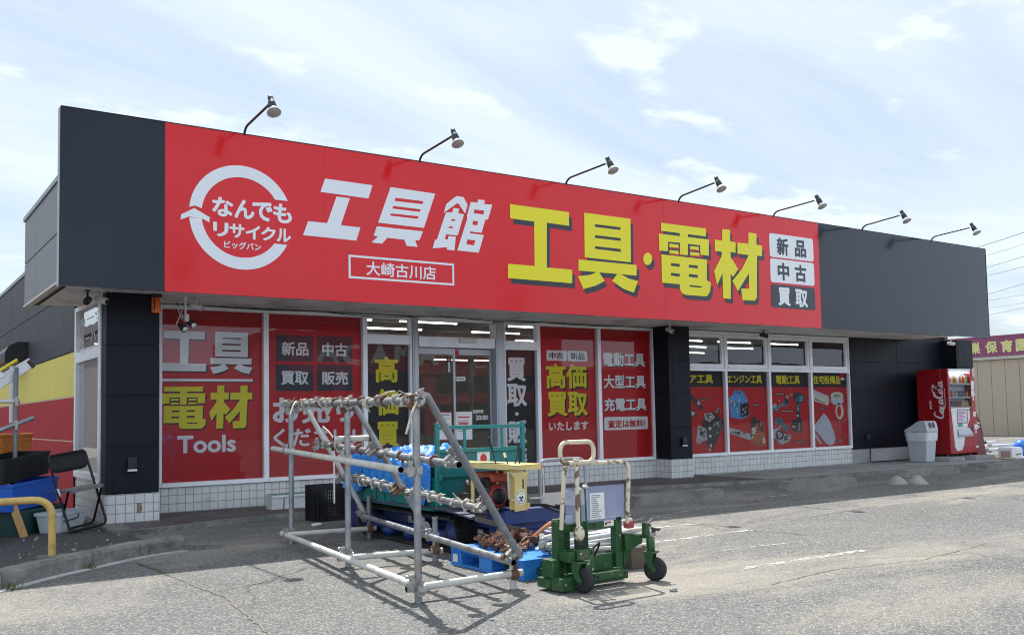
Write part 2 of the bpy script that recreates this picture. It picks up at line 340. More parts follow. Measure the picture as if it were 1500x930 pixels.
# ================================================================== ground, pavement, kerb, painted lines
def asphalt(name, a=(0.085, 0.085, 0.086), b=(0.335, 0.328, 0.31), worn=True):
    t = NT(name); p = t.pos()
    v = t.n('ShaderNodeTexVoronoi'); v.inputs['Scale'].default_value = 88; t.l(p, v.inputs['Vector'])
    v2 = t.n('ShaderNodeTexVoronoi'); v2.inputs['Scale'].default_value = 205; t.l(p, v2.inputs['Vector'])
    g1 = t.n('ShaderNodeSeparateXYZ'); t.l(v.outputs['Color'], g1.inputs[0])
    g2 = t.n('ShaderNodeSeparateXYZ'); t.l(v2.outputs['Color'], g2.inputs[0])
    big = t.noise(p, 0.42, 7, 0.62, 0.4); mid = t.noise(p, 2.3, 6, 0.62); fine = t.noise(p, 22, 4, 0.6)
    f = t.math('ADD', t.math('MULTIPLY', g1.outputs[0], 0.42), t.math('MULTIPLY', g2.outputs[1], 0.36))
    f = t.math('ADD', f, t.math('MULTIPLY', t.math('SUBTRACT', big, 0.5), 0.5))
    f = t.math('ADD', f, t.math('MULTIPLY', t.math('SUBTRACT', mid, 0.5), 0.22))
    f = t.math('ADD', f, t.math('MULTIPLY', t.math('SUBTRACT', fine, 0.5), 0.7), True)
    c = t.mix(f, a, b)
    # pale stones worn bare
    st = t.math('GREATER_THAN', g1.outputs[2], 0.88); c = t.mix(t.math('MULTIPLY', st, 0.6 if worn else 0.2), c, (0.50, 0.485, 0.45))
    dk = t.math('LESS_THAN', g2.outputs[2], 0.16); c = t.mix(t.math('MULTIPLY', dk, 0.6), c, (0.05, 0.05, 0.052))
    if worn:
        # dried mud washed over the lot in streaks along the kerb
        mpn = t.n('ShaderNodeMapping'); mpn.inputs['Scale'].default_value = (0.22, 0.55, 1); t.l(p, mpn.inputs[0])
        m = t.ramp(t.noise(mpn.outputs[0], 1.2, 8, 0.66, 0.7), 0.50, 0.66)
        c = t.mix(t.math('MULTIPLY', m, 0.55), c, (0.47, 0.42, 0.34))
        # hairline cracks
        nzv = t.n('ShaderNodeTexNoise'); nzv.inputs['Scale'].default_value = 1.3; nzv.inputs['Detail'].default_value = 6; t.l(p, nzv.inputs['Vector'])
        ad = t.n('ShaderNodeVectorMath', operation='MULTIPLY_ADD'); t.l(nzv.outputs['Color'], ad.inputs[0]); ad.inputs[1].default_value = (0.9, 0.9, 0); t.l(p, ad.inputs[2])
        vc = t.n('ShaderNodeTexVoronoi', feature='DISTANCE_TO_EDGE'); vc.inputs['Scale'].default_value = 0.33; t.l(ad.outputs[0], vc.inputs['Vector'])
        ck = t.math('MULTIPLY', t.ramp(vc.outputs['Distance'], 0.0, 0.006, 1, 0), t.ramp(t.noise(p, 0.5, 2), 0.45, 0.6))
        c = t.mix(t.math('MULTIPLY', ck, 0.75), c, (0.05, 0.048, 0.042))
        oil = t.ramp(t.noise(p, 0.85, 5, 0.6), 0.63, 0.76); c = t.mix(t.math('MULTIPLY', oil, 0.2), c, (0.07, 0.068, 0.066))
    h = t.math('ADD', t.math('MULTIPLY', v.outputs['Distance'], 0.9), t.math('MULTIPLY', fine, 0.7))
    t.pbr(c, t.ramp(mid, 0.2, 0.8, 0.8, 0.95), 0, t.bump(h, 0.9, 0.014), 0.3)
    MAT[name] = t.m; return t.m

def concrete(name, a=(0.30, 0.295, 0.28), b=(0.17, 0.165, 0.155), bump=0.35):
    t = NT(name); p = t.pos()
    n1 = t.noise(p, 3.0, 8, 0.68, 0.3); n2 = t.noise(p, 34, 5, 0.65); n3 = t.noise(p, 0.9, 4, 0.6)
    c = t.mix(t.ramp(n1, 0.34, 0.66), a, b); c = t.mix(t.math('MULTIPLY', t.ramp(n2, 0.52, 0.7), 0.45), c, (0.42, 0.41, 0.39))
    c = t.mix(t.math('MULTIPLY', t.ramp(n3, 0.52, 0.72), 0.5), c, (0.10, 0.098, 0.085))
    t.pbr(c, 0.9, 0, t.bump(n2, bump, 0.01), 0.25); MAT[name] = t.m; return t.m

M_asphalt = asphalt('worn asphalt'); M_island = asphalt('dark asphalt', (0.05, 0.05, 0.052), (0.15, 0.148, 0.145), False)
M_conc = concrete('weathered concrete', (.30, .295, .275), (.10, .098, .09)); M_concp = concrete('pale concrete', (0.40, 0.395, 0.38), (0.27, 0.265, 0.255), 0.2)

def paver_mat():
    t = NT('pavers'); p = t.pos()
    br = t.n('ShaderNodeTexBrick'); t.l(p, br.inputs['Vector']); br.offset = 0.0; br.squash = 1
    br.inputs['Scale'].default_value = 1; br.inputs['Brick Width'].default_value = 0.1; br.inputs['Row Height'].default_value = 0.1; br.inputs['Mortar Size'].default_value = 0.005
    br.inputs['Color1'].default_value = (0.105, 0.085, 0.085, 1); br.inputs['Color2'].default_value = (0.075, 0.062, 0.066, 1); br.inputs['Mortar'].default_value = (0.16, 0.15, 0.145, 1)
    n = t.noise(p, 1.6, 8, 0.65); c = t.mix(t.math('MULTIPLY', t.ramp(n, 0.45, 0.7), 0.6), br.outputs['Color'], (0.22, 0.2, 0.185))
    t.pbr(c, 0.75, 0, t.bump(br.outputs['Fac'], -0.3, 0.004), 0.4); MAT['pavers'] = t.m; return t.m
M_paver = paver_mat()

g = MB()
# one sheet to the horizon, finer near the camera
xs = [-400, -60, -12, 0, 6, 12, 24, 40, 90, 400]; ys = [-400, -60, -12, 0, 4, 8, 12, 20, 40, 90, 400]
for i, y in enumerate(ys):
    for x in xs: g.v.append((x, y, 0))
n = len(xs)
for i in range(len(ys) - 1):
    for j in range(n - 1):
        g.f.append((i * n + j, i * n + j + 1, (i + 1) * n + j + 1, (i + 1) * n + j)); g.m.append(0); g.sm.append(False)
struct(g.build('ground', M_asphalt))

up = lambda u, v, d: (u, v, d)
# pavement along the shop front
edge = [(2.20, 10.36), (3.2, 10.66), (4.3, 10.93), (9.4, 10.88), (11.3, 10.48), (13.4, 10.22), (17, 10.26), (20.9, 10.30)]
inner = [(2.42, 10.52), (3.2, 10.80), (4.3, 11.06), (9.4, 11.01), (11.3, 10.61), (13.4, 10.35), (17, 10.39), (20.9, 10.43)]
pv = MB()
pv.prism(inner + [(20.9, 12.3), (2.42, 12.3)], up, -0.05, 0.043)
pv.m = [0] * len(pv.m)
sw = pv.build('pavement', M_concp); struct(sw)
st = MB()
st.sheet([(2.425, 10.525)] + inner[1:4] + [(12.3, 10.53), (12.3, 12.13), (2.425, 12.13)], [], up, 0.047)
struct(st.build('pavement_tiles', M_paver))
kb = MB()
for i in range(len(edge) - 1):
    a, b, c, d = edge[i], edge[i + 1], inner[i + 1], inner[i]
    kb.prism([a, b, c, d], up, -0.05, 0.049 + 0.0007 * (i % 2))
kb.prism([(2.20, 10.36), (2.42, 10.52), (2.42, 12.3), (2.2, 12.3)], up, -0.05, 0.051)
struct(kb.build('pavement_edge', M_conc))
# bare concrete pads
# raised asphalt beside the wall, behind the kerb
kc = [(-4.0, 3.2), (-1.2, 5.75), (0.1, 7.0), (0.86, 7.71), (1.24, 8.09), (1.6, 8.38), (1.88, 8.61), (2.2, 8.80), (2.46, 8.87)]
isl = MB(); isl.sheet([(x - 0.03, y + 0.05) for x, y in kc] + [(2.3, 10.3), (2.3, 34), (-30, 34), (-30, 3.2)], [], up, 0.02)
struct(isl.build('asphalt_apron', M_island))
def sweep_profile(mb, path, prof, mat=0):
    n = len(path); k = len(prof); vs = []
    for i, (x, y) in enumerate(path):
        a = Vector(path[max(0, i - 1)]); b = Vector(path[min(n - 1, i + 1)]); t = (b - a).normalized(); nr = Vector((-t.y, t.x))
        vs += [(x + nr.x * u, y + nr.y * u, z) for u, z in prof]
    fs = [(i * k + j, i * k + (j + 1) % k, (i + 1) * k + (j + 1) % k, (i + 1) * k + j) for i in range(n - 1) for j in range(k)]
    fs += [tuple(range(k)), tuple(reversed(range((n - 1) * k, n * k)))]
    mb.add(vs, fs, mat)
def densify(P, k=4):
    o = []
    for i in range(len(P) - 1):
        for j in range(k):
            t = j / k; a = P[max(0, i - 1)]; b = P[i]; c = P[i + 1]; d = P[min(len(P) - 1, i + 2)]
            o.append(tuple(0.5 * (2 * b[q] + (c[q] - a[q]) * t + (2 * a[q] - 5 * b[q] + 4 * c[q] - d[q]) * t * t + (3 * b[q] - a[q] - 3 * c[q] + d[q]) * t ** 3) for q in (0, 1)))
    return o + [P[-1]]
kp = densify(kc); segs = [kp[:9], kp[8:13], kp[12:21], kp[20:27], kp[26:]]
k = MB()
for i, sg in enumerate(segs):
    if len(sg) < 2: continue
    # each cast kerb stone stops a few mm short of the next
    a, b = Vector(sg[0]), Vector(sg[1]); sg = [tuple(a + (b - a) * 0.06)] + list(sg[1:])
    sweep_profile(k, sg, [(0, -0.05), (0.012, 0.10), (0.035, 0.128), (0.13, 0.130), (0.15, 0.115), (0.15, -0.05)])
k.prism([(2.46, 8.87), (2.78, 8.80), (2.5, 9.0)], up, -0.05, 0.035)
struct(k.build('kerb', M_conc, bevel=0.006))
gt = MB(); gp = [(x + 0.0, y) for x, y in kp]
sweep_profile(gt, [(x, y) for x, y in gp[8:]], [(-0.07, -0.02), (-0.07, 0.006), (0.0, 0.008), (0.0, -0.02)])
struct(gt.build('gutter_strip', concrete('pale gutter', (.58, .57, .55), (.40, .395, .38), .2)))

# worn paint: flakes of it are gone
def paint_mat():
    t = NT('worn road paint'); p = t.pos()
    v = t.n('ShaderNodeTexVoronoi', feature='DISTANCE_TO_EDGE'); v.inputs['Scale'].default_value = 8
    nz = t.n('ShaderNodeTexNoise'); nz.inputs['Scale'].default_value = 9; nz.inputs['Detail'].default_value = 6; t.l(p, nz.inputs['Vector'])
    ad = t.n('ShaderNodeVectorMath', operation='MULTIPLY_ADD'); t.l(nz.outputs['Color'], ad.inputs[0]); ad.inputs[1].default_value = (0.08, 0.08, 0); t.l(p, ad.inputs[2]); t.l(ad.outputs[0], v.inputs['Vector'])
    k = t.math('MULTIPLY', t.ramp(v.outputs['Distance'], 0.025, 0.06), t.ramp(t.noise(p, 14, 7, 0.7), 0.43, 0.52))
    k = t.math('MULTIPLY', k, t.ramp(t.noise(p, 2.6, 5, 0.7), 0.36, 0.48))
    k = t.math('MULTIPLY', k, t.ramp(t.noise(p, 45, 3, .6), .3, .6, .45, .95)); d = t.n('ShaderNodeBsdfDiffuse'); d.inputs[0].default_value = (0.70, 0.69, 0.66, 1); tr = t.n('ShaderNodeBsdfTransparent'); m = t.n('ShaderNodeMixShader')
    t.l(k, m.inputs[0]); t.l(tr.outputs[0], m.inputs[1]); t.l(d.outputs[0], m.inputs[2]); t.l(m.outputs[0], t.out.inputs[0]); return t.m
M_paint = paint_mat()
for (x0, y0), (x1, y1), w in (((5.3, 6.38), (7.25, 6.42), 0.075), ((6.0, 7.22), (7.32, 7.15), 0.05), ((5.45, 4.91), (6.9, 4.88), 0.085), ((6.9, 7.97), (7.5, 7.80), 0.06),
                             ((6.0, 5.65), (6.95, 5.57), 0.03), ((6.4, 7.66), (8.4, 8.2), 0.03), ((4.9, 8.1), (6.2, 8.05), 0.09), ((5.2, 9.0), (7.0, 8.95), 0.09), ((10.2, 8.65), (11.8, 8.7), 0.05)):
    m = MB(); m.rect(0, 1, 0, 1, lambda u, v, d: (x0 + (x1 - x0) * u, y0 + (y1 - y0) * u + (v - .5) * w, 0.004), 0)
    struct(m.build('painted_line', M_paint))

# long crack with moss in it
M_moss = mat('moss', (0.075, 0.085, 0.03), 0.95, var=0.5, scale=30)
M_gap = mat('crack dirt', (0.19, 0.17, 0.13), 0.95, var=0.4, scale=25)
def crack(pts, w, m):
    c = MB(); P = []
    for i in range(len(pts) - 1):
        a, b = Vector(pts[i]), Vector(pts[i + 1]); kk = max(2, int((b - a).length / 0.06))
        P += [a + (b - a) * j / kk for j in range(kk)]
    P.append(Vector(pts[-1])); P = [p + Vector((rnd.uniform(-.012, .012), rnd.uniform(-.012, .012))) for p in P]
    L = []; 
    for i, p in enumerate(P):
        t = (P[min(i + 1, len(P) - 1)] - P[max(0, i - 1)]).normalized(); nn = Vector((-t.y, t.x)); ww = w * rnd.uniform(0.3, 1.1)
        L += [(p.x + nn.x * ww, p.y + nn.y * ww, 0.004), (p.x - nn.x * ww, p.y - nn.y * ww, 0.004)]
    c.add(L, [(2 * i, 2 * i + 1, 2 * i + 3, 2 * i + 2) for i in range(len(P) - 1)])
    struct(c.build('pavement_crack', m))
crack([(1.93, 8.4), (1.96, 8.0), (1.98, 7.5)], 0.018, M_moss)
crack([(1.98, 7.5), (2.0, 6.9), (2.03, 6.35), (1.95, 5.7), (1.87, 5.1), (1.9, 4.4)], 0.008, M_gap)
crack([(5.1, 4.35), (5.9, 4.45), (6.8, 4.3), (7.9, 4.42)], 0.006, M_gap)
crack([(7.4, 6.9), (8.6, 6.75), (9.9, 6.9), (11.5, 6.8), (13.4, 6.95)], 0.008, M_gap)
crack([(9.2, 5.9), (10.1, 6.35), (11.0, 6.4)], 0.006, M_gap)
crack([(2.03, 6.6), (2.4, 6.75), (2.75, 6.9), (3.3, 7.0)], 0.006, M_gap)

# wheel stops: each one wears differently
M_stop = concrete('wheel stop concrete', (0.30, 0.295, 0.275), (0.165, 0.162, 0.152), 0.4)
stop_l = ['grey concrete wheel stop behind the green pallet jack, leftmost of the four', 'chipped grey concrete wheel stop between the leftmost stop and the two cement mounds',
          'grey concrete wheel stop partly hidden behind the two cement mounds', 'grey concrete wheel stop in front of the drinks machine, rightmost of the four']
for (x, y, a), L in zip(((8.88, 9.08, -1.0), (11.92, 9.18, -1), (15.25, 9.45, -1), (17.42, 9.28, -1)), stop_l):
    t = thing('wheel_stop', L, 'wheel stop', (x, y, 0), R(a), 'wheel stops along the shop front')
    b = MB(); h = .82
    b.prism([(-h, 0), (h, 0), (h - .05, .11), (h - .13, .125), (-h + .13, .125), (-h + .05, .11)], lambda u, v, d: (u, d, v), -0.085, 0.085)
    o = b.build('stop_block', M_stop, t, local=True, bevel=0.02, segs=3)
    for q in (-.45, .45):
        e = MB(); e.lathe([(0.0, 0.0), (.018, 0.0), (.018, .006), (0, .006)], (q, 0, 0.124), seg=10); e.build('bolt', mat('rusty bolt', (.16, .08, .05), .8), t, local=True)
M_mound = concrete('rough cement', (0.42, 0.40, 0.365), (0.27, 0.26, 0.24), 1.0)
for (x, y, r, h), L in zip(((13.16, 8.70, .165, .13), (13.40, 8.52, .16, .135)), ('rough conical cement mound on the asphalt, left of the touching pair', 'smoother pale cement mound on the asphalt, right of the touching pair')):
    b = MB(); seg = 22; vs = []
    prof = [(1.0, -.05), (1.0, .0), (.84, .25), (.60, .56), (.38, .84), (.18, .97), (0.02, 1.0)]
    for pr, pz in prof:
        for q in range(seg):
            a = 2 * math.pi * q / seg; rr = r * pr * (1 + .22 * mnoise.noise(Vector((math.cos(a) * 1.5, math.sin(a) * 1.5, pz * 3 + x))))
            vs.append((x + rr * math.cos(a), y + rr * math.sin(a), h * pz * (1 + .1 * mnoise.noise(Vector((math.cos(a), math.sin(a), x))))))
    b.add(vs, [(i * seg + q, i * seg + (q + 1) % seg, (i + 1) * seg + (q + 1) % seg, (i + 1) * seg + q) for i in range(len(prof) - 1) for q in range(seg)], 0, True)
    tag(b.build('cement_mound', M_mound, base=(x, y, 0)), L, 'cement mound', 'cement mounds')

# stains and washed-out mud with their own ragged shapes
def stain_mat(name, col, amt, sc):
    t = NT(name); gco = t.n('ShaderNodeTexCoord').outputs['Generated']; v = t.n('ShaderNodeVectorMath', operation='DISTANCE'); t.l(gco, v.inputs[0]); v.inputs[1].default_value = (.5, .5, 0)
    p = t.pos(); nz = t.noise(p, sc, 8, .68, .5); fine_ = t.noise(p, 60, 3, .6)
    a = t.math('ADD', t.ramp(v.outputs['Value'], .16, .5, 1, 0), t.math('MULTIPLY', t.math('SUBTRACT', nz, .52), 2.6)); a = t.math('MULTIPLY', t.ramp(a, .25, .95), t.ramp(v.outputs['Value'], .40, .5, 1, 0)); a = t.math('MULTIPLY', a, t.ramp(fine_, .3, .6, amt * .5, amt))
    d = t.n('ShaderNodeBsdfDiffuse'); d.inputs[0].default_value = (*col, 1); tr = t.n('ShaderNodeBsdfTransparent'); m = t.n('ShaderNodeMixShader')
    t.l(a, m.inputs[0]); t.l(tr.outputs[0], m.inputs[1]); t.l(d.outputs[0], m.inputs[2]); t.l(m.outputs[0], t.out.inputs[0]); return t.m
S_tan = stain_mat('dried mud', (.46, .41, .32), .75, 2.2); S_brn = stain_mat('brown silt', (.21, .165, .115), .75, 2.6); S_oil = stain_mat('oil drip', (.035, .034, .034), .7, 3.5)
for i, (x, y, w, h, a, m) in enumerate(((9.6, 6.5, 4.4, 1.2, 4, S_tan), (11.8, 7.3, 5.0, 1.3, -3, S_tan), (8.0, 8.0, 3.0, .8, 6, S_tan), (4.6, 4.0, 1.8, .6, 8, S_tan), (5.0, 4.25, 1.5, .35, 10, S_brn), (6.0, 4.5, .9, .4, -4, S_tan), (9.3, 5.4, 1.6, .5, 5, S_brn), (7.6, 5.8, .9, .5, 20, S_oil), (10.3, 6.2, .8, .45, 0, S_oil),
        (2.2, 5.9, 1.3, .6, 30, S_oil), (1.7, 6.4, 2.2, .8, 15, S_tan), (12.6, 5.9, 1.6, .6, 3, S_oil), (3.3, 4.7, .6, .4, 0, S_oil), (14.5, 8.2, 3.6, .9, 2, S_tan), (3.2, 8.0, 1.8, .7, -10, S_tan), (6.4, 9.4, 2.6, .6, 4, S_oil))):
    ca, sa = math.cos(R(a)), math.sin(R(a)); b = MB(); b.add([(x + ca * u * w / 2 - sa * v * h / 2, y + sa * u * w / 2 + ca * v * h / 2, 0.0016 + .00008 * i) for u, v in ((-1, -1), (1, -1), (1, 1), (-1, 1))], [(0, 1, 2, 3)]); struct(b.build('ground_stain', m))
# litter and loose stones
M_stone = concrete('loose stone', (.45, .44, .42), (.3, .29, .28), .2)
for x, y, r, L in ((4.43, 4.60, .025, 'white pebble on the asphalt in front of the right caster of the green jack'), (3.02, 4.63, .012, 'small dark stone on the asphalt left of the scaffold shadow'),):
    b = MB(); b.blob((x, y, r * .5), r, 0, seed=x, amp=.4, squash=(1.3, .9, .6)); tag(b.build('pebble', M_stone, base=(x, y, 0)), L, 'pebble')
b = MB(); b.blob((4.14, 9.8, .02), .045, 0, seed=2, amp=.5, squash=(1.4, .6, .5)); tag(b.build('litter', mat('white paper', (.75, .75, .73), .7), base=(4.14, 9.8, 0)), 'crumpled white scrap on the asphalt beside the black crate', 'litter')
b = MB()
for q in range(34):
    x = rnd.uniform(1.0, 2.2); y = rnd.uniform(8.9, 12.5); r = rnd.uniform(.006, .016)
    b.blob((x, y, .02 + r * .3), r, 0, seed=q, amp=.4, n=3)
tag(b.build('grit', M_stone), 'loose grit scattered over the dark asphalt by the folding chair', 'grit', kind='stuff')
M_weed = mat('weed leaf', (.09, .13, .035), .7, var=.4, scale=20)
for wx, wy, nb, L in ((.93, 7.66, 16, 'tuft of weed growing at the foot of the left kerb'), (1.55, 8.3, 14, 'small weed growing in the kerb joint left of the moss crack'),):
    b = MB()
    for q in range(nb):
        a = rnd.uniform(0, 6.28); l = rnd.uniform(.03, .09); p = Vector((wx + rnd.uniform(-.05, .05), wy + rnd.uniform(-.03, .03), 0)); d = Vector((math.cos(a) * l * .6, math.sin(a) * l * .6, l)); s = Vector((-math.sin(a), math.cos(a), 0)) * .006
        b.add([p - s, p + s, p + d * .6 + s * .8, p + d], [(0, 1, 2), (0, 2, 3)])
    tag(b.build('weed', M_weed, base=(wx, wy, 0)), L, 'weed')
# ================================================================== the shop building
YW = 12.14
shop = thing('shop_building', 'low black-clad shop with tiled base, red window posters and a yellow and red side wall', 'shop', (11.5, YW, 0))

def siding(name, col, rough=0.5, spec=0.4):
    t = NT(name); p = t.pos()
    mpn = t.n('ShaderNodeMapping'); mpn.inputs['Scale'].default_value = (5, 5, 0.7); t.l(p, mpn.inputs[0])
    n1 = t.noise(mpn.outputs[0], 3, 6, 0.65); n2 = t.noise(p, 70, 3, 0.6); n3 = t.noise(p, 0.8, 5, 0.6)
    c = t.mix(t.ramp(n1, 0.3, 0.7), tuple(x * .9 for x in col), tuple(x * 1.1 for x in col))
    c = t.mix(t.math('MULTIPLY', t.ramp(n3, 0.5, 0.75), 0.18), c, tuple(min(.5, x * .8 + .01) for x in col))
    t.pbr(c, t.ramp(n1, 0.3, 0.7, rough * .85, rough * 1.15), 0, t.bump(n2, 0.35, 0.006), spec); MAT[name] = t.m; return t.m
M_black = siding('black siding', (0.0085, 0.011, 0.018), 0.5, 0.18)
M_gwall = siding('grey siding', (0.27, 0.27, 0.275), 0.6)
M_dwall = siding('charcoal siding', (0.055, 0.051, 0.058), 0.55)
M_yel = siding('yellow siding', (0.80, 0.66, 0.14), 0.55); M_red = siding('red siding', (0.42, 0.022, 0.026), 0.7)
M_cream = mat('cream trim', (.6, .55, .4), .6)
M_joint = mat('black joint', (.006, .006, .007), .8)
def tile_mat():
    t = NT('white tile'); p = t.pos(); sp = t.n('ShaderNodeSeparateXYZ'); t.l(p, sp.inputs[0]); cb = t.n('ShaderNodeCombineXYZ')
    t.l(t.math('ADD', t.math('ADD', sp.outputs[0], sp.outputs[1]), 0.03), cb.inputs[0]); t.l(t.math('SUBTRACT', sp.outputs[2], 0.052), cb.inputs[1])
    br = t.n('ShaderNodeTexBrick'); t.l(cb.outputs[0], br.inputs['Vector']); br.offset = 0; br.inputs['Scale'].default_value = 1
    br.inputs['Brick Width'].default_value = 0.1015; br.inputs['Row Height'].default_value = 0.1035; br.inputs['Mortar Size'].default_value = 0.0042; br.inputs['Mortar Smooth'].default_value = 0.1
    br.inputs['Color1'].default_value = (.70, .70, .68, 1); br.inputs['Color2'].default_value = (.64, .645, .63, 1); br.inputs['Mortar'].default_value = (.25, .25, .245, 1)
    mpn = t.n('ShaderNodeMapping'); mpn.inputs['Scale'].default_value = (3, 3, 1); t.l(p, mpn.inputs[0])
    d = t.math('MULTIPLY', t.ramp(t.noise(mpn.outputs[0], 1.4, 8, .7), .5, .75), .45)
    c = t.mix(d, br.outputs['Color'], (.33, .30, .25)); t.pbr(c, t.ramp(t.noise(p, 6, 3), .3, .7, .18, .35), 0, t.bump(br.outputs['Fac'], -.5, .004), .5); MAT['white tile'] = t.m; return t.m
M_tile = tile_mat()
M_alu = mat('silver window frame', (.88, .90, .93), .35, .0, .04, 3, spec=.5, dirt=(.35, .34, .32), damt=.25)
M_alud = mat('grey door post', (.42, .44, .47), .38, .3, .08)
M_soffit = mat('soffit board', (.88, .87, .83), .75, var=.08, dirt=(.32, .29, .24), damt=.6, dscale=1.6)
M_glass = glass('window glass', 0.9); M_glass2 = glass('door glass', 1.3, (.75, .78, .78))
M_roof = mat('roof sheet', (.22, .22, .23), .6)
M_in = mat('shop interior', (.33, .33, .32), .8); M_floor = mat('shop floor', (.28, .27, .25), .4); M_ceil = mat('shop ceiling', (.42, .42, .41), .9)

# --- shell: side wall with colour bands, back, roof and the inside of the sales room
XL, XR, YB = 2.25, 20.83, 32.0
w = MB()
bands = [(0.0, 0.935, 0), (0.935, 0.95, 3), (0.95, 1.505, 0), (1.505, 1.525, 3), (1.525, 2.085, 1), (2.085, 2.105, 4), (2.105, 2.87, 2), (2.87, 2.885, 4), (2.885, 3.66, 2)]
for z0, z1, m in bands:
    y = 13.12; i = 0
    while y < YB:
        y1 = min(YB, y + 3.03)
        w.box(XL + (0.004 if m in (3, 4) else 0), y + 0.006, z0, XL + .12, y1 - 0.006, z1, m); y = y1; i += 1
w.box(XL + .012, 13.125, 0, XL + .13, YB, 3.655, 4)
w.build('side_wall', [M_red, M_yel, M_dwall, M_cream, M_joint], shop)
cp = MB(); cp.box(XL - .02, 12.98, 3.66, XL + .16, YB, 3.72); cp.build('wall_cap', mat('metal capping', (.34, .35, .37), .45, .4), shop)
rf = MB(); rf.box(XL + .14, 12.36, 3.40, XR - .14, YB, 3.52); rf.build('roof', M_roof, shop)
bw = MB(); bw.box(XL + .14, YB - .1, 0, XR - .01, YB, 3.4); bw.box(XR - .13, 12.3, 0, XR, YB - .11, 3.5); bw.build('rear_wall', M_dwall, shop)
r = MB(); r.box(XL + .14, 12.33, -.04, XR - .14, YB - .11, .06, 1); r.box(XL + .2, 12.45, 2.93, XR - .2, YB - .2, 2.97, 2)
r.box(XL + .2, 26, .06, XR - .2, 26.1, 2.93, 0); r.box(2.44, 13.2, .06, 2.5, 26, 2.93, 0)
r.build('sales_room', [M_in, M_floor, M_ceil], shop)

# --- overhanging fascia box with its soffit
cn = MB()
cn.box(1.645, 10.50, 2.63, 1.75, 12.05, 3.125, 0); cn.box(1.645, 12.062, 2.63, 1.75, 12.92, 3.125, 0); cn.box(1.645, 10.50, 3.14, 1.75, 12.05, 3.66, 0); cn.box(1.645, 12.062, 3.14, 1.75, 12.92, 3.66, 0)
cn.box(1.655, 10.49, 2.635, 1.80, 12.91, 3.655, 1)
cn.box(1.80, 10.49, 2.70, 18.95, 12.3, 3.655, 1); cn.box(1.8, 12.3, 2.70, 2.26, 12.91, 3.655, 0); cn.box(18.95, 10.55, 2.7, 19.02, 12.3, 3.66, 0)
cn.build('canopy', [M_gwall, M_joint], shop)
cc = MB(); cc.box(1.625, 10.5, 3.665, 1.83, 12.94, 3.715); cc.box(1.635, 10.5, 2.606, 1.70, 12.93, 2.626, 1); cc.build('canopy_trim', [MAT['metal capping'], mat('white trim', (.72, .72, .70), .5)], shop)
sf = MB()
x = 1.71
while x < 18.9:
    x1 = min(18.95, x + 1.82); sf.box(x + .003, 10.49, 2.645, x1 - .003, 12.9 if x < 2.2 else 12.085, 2.695, 0); x = x1
sf.build('soffit', [M_soffit], shop)
sg = MB(); sg.box(1.70, 10.47, 2.62, 18.96, 10.56, 2.643); sg.build('soffit_edge', mat('weathered edge trim', (.42, .42, .40), .6, dirt=(.2, .19, .17), damt=.5), shop)

# --- tiled base and front cladding
tb = MB(); tb.box(2.84, 12.125, .04, 6.58, 12.3, .352); tb.box(8.03, 12.125, .04, 11.4, 12.3, .352); tb.box(11.8, 12.125, .04, 16.835, 12.3, .352); tb.build('tile_base', M_tile, shop)
cb_ = MB(); cb_.box(16.84, 12.12, .04, XR - .15, 12.3, .325); cb_.build('concrete_base', concrete('pale plinth', (.52, .52, .51), (.38, .38, .37), .15), shop)
def pillar(x0, x1, y0, y1, lip=0.01):
    b = MB(); zs = [.372, .90, 1.475, 2.05, 2.66]
    for a, c in zip(zs[:-1], zs[1:]):
        b.box(x0, y0, a + .004, x1, y1, c - .004, 0)
        # shallow inset field on the face
        b.box(x0 + .085, y0 - .004, a + .012, x1 - .085, y0, c - .012, 0)
    b.box(x0 + .006, y0 + .006, .37, x1 - .006, y1, 2.655, 1)
    b.build('pillar', [M_black, M_joint], shop, bevel=.004, segs=1)
    t_ = MB(); t_.box(x0 - .006, y0 - .006, .04, x1 + .006, y1, .369); t_.build('pillar_base', M_tile, shop)
pillar(2.268, 2.845, 11.30, 11.56); pillar(11.335, 11.84, 11.72, 12.13); pillar(20.17, 20.83, 11.72, 12.13)
rw = MB()
for x0, x1 in ((16.85, 18.48), (18.48, 20.2)):
    for a, c in ((.33, .93), (.93, 1.55), (1.55, 2.14), (2.14, 2.70)):
        rw.box(x0 + .005, 12.10, a + .006, x1 - .005, 12.2, c - .006, 0)
rw.box(16.84, 12.112, .33, 20.2, 12.3, 2.70, 1); rw.build('front_cladding', [M_black, M_joint], shop)
hd = MB(); hd.box(2.84, 12.12, 2.625, 16.84, 12.3, 2.75); hd.build('window_header', mat('dark header', (.16, .16, .165), .6), shop)

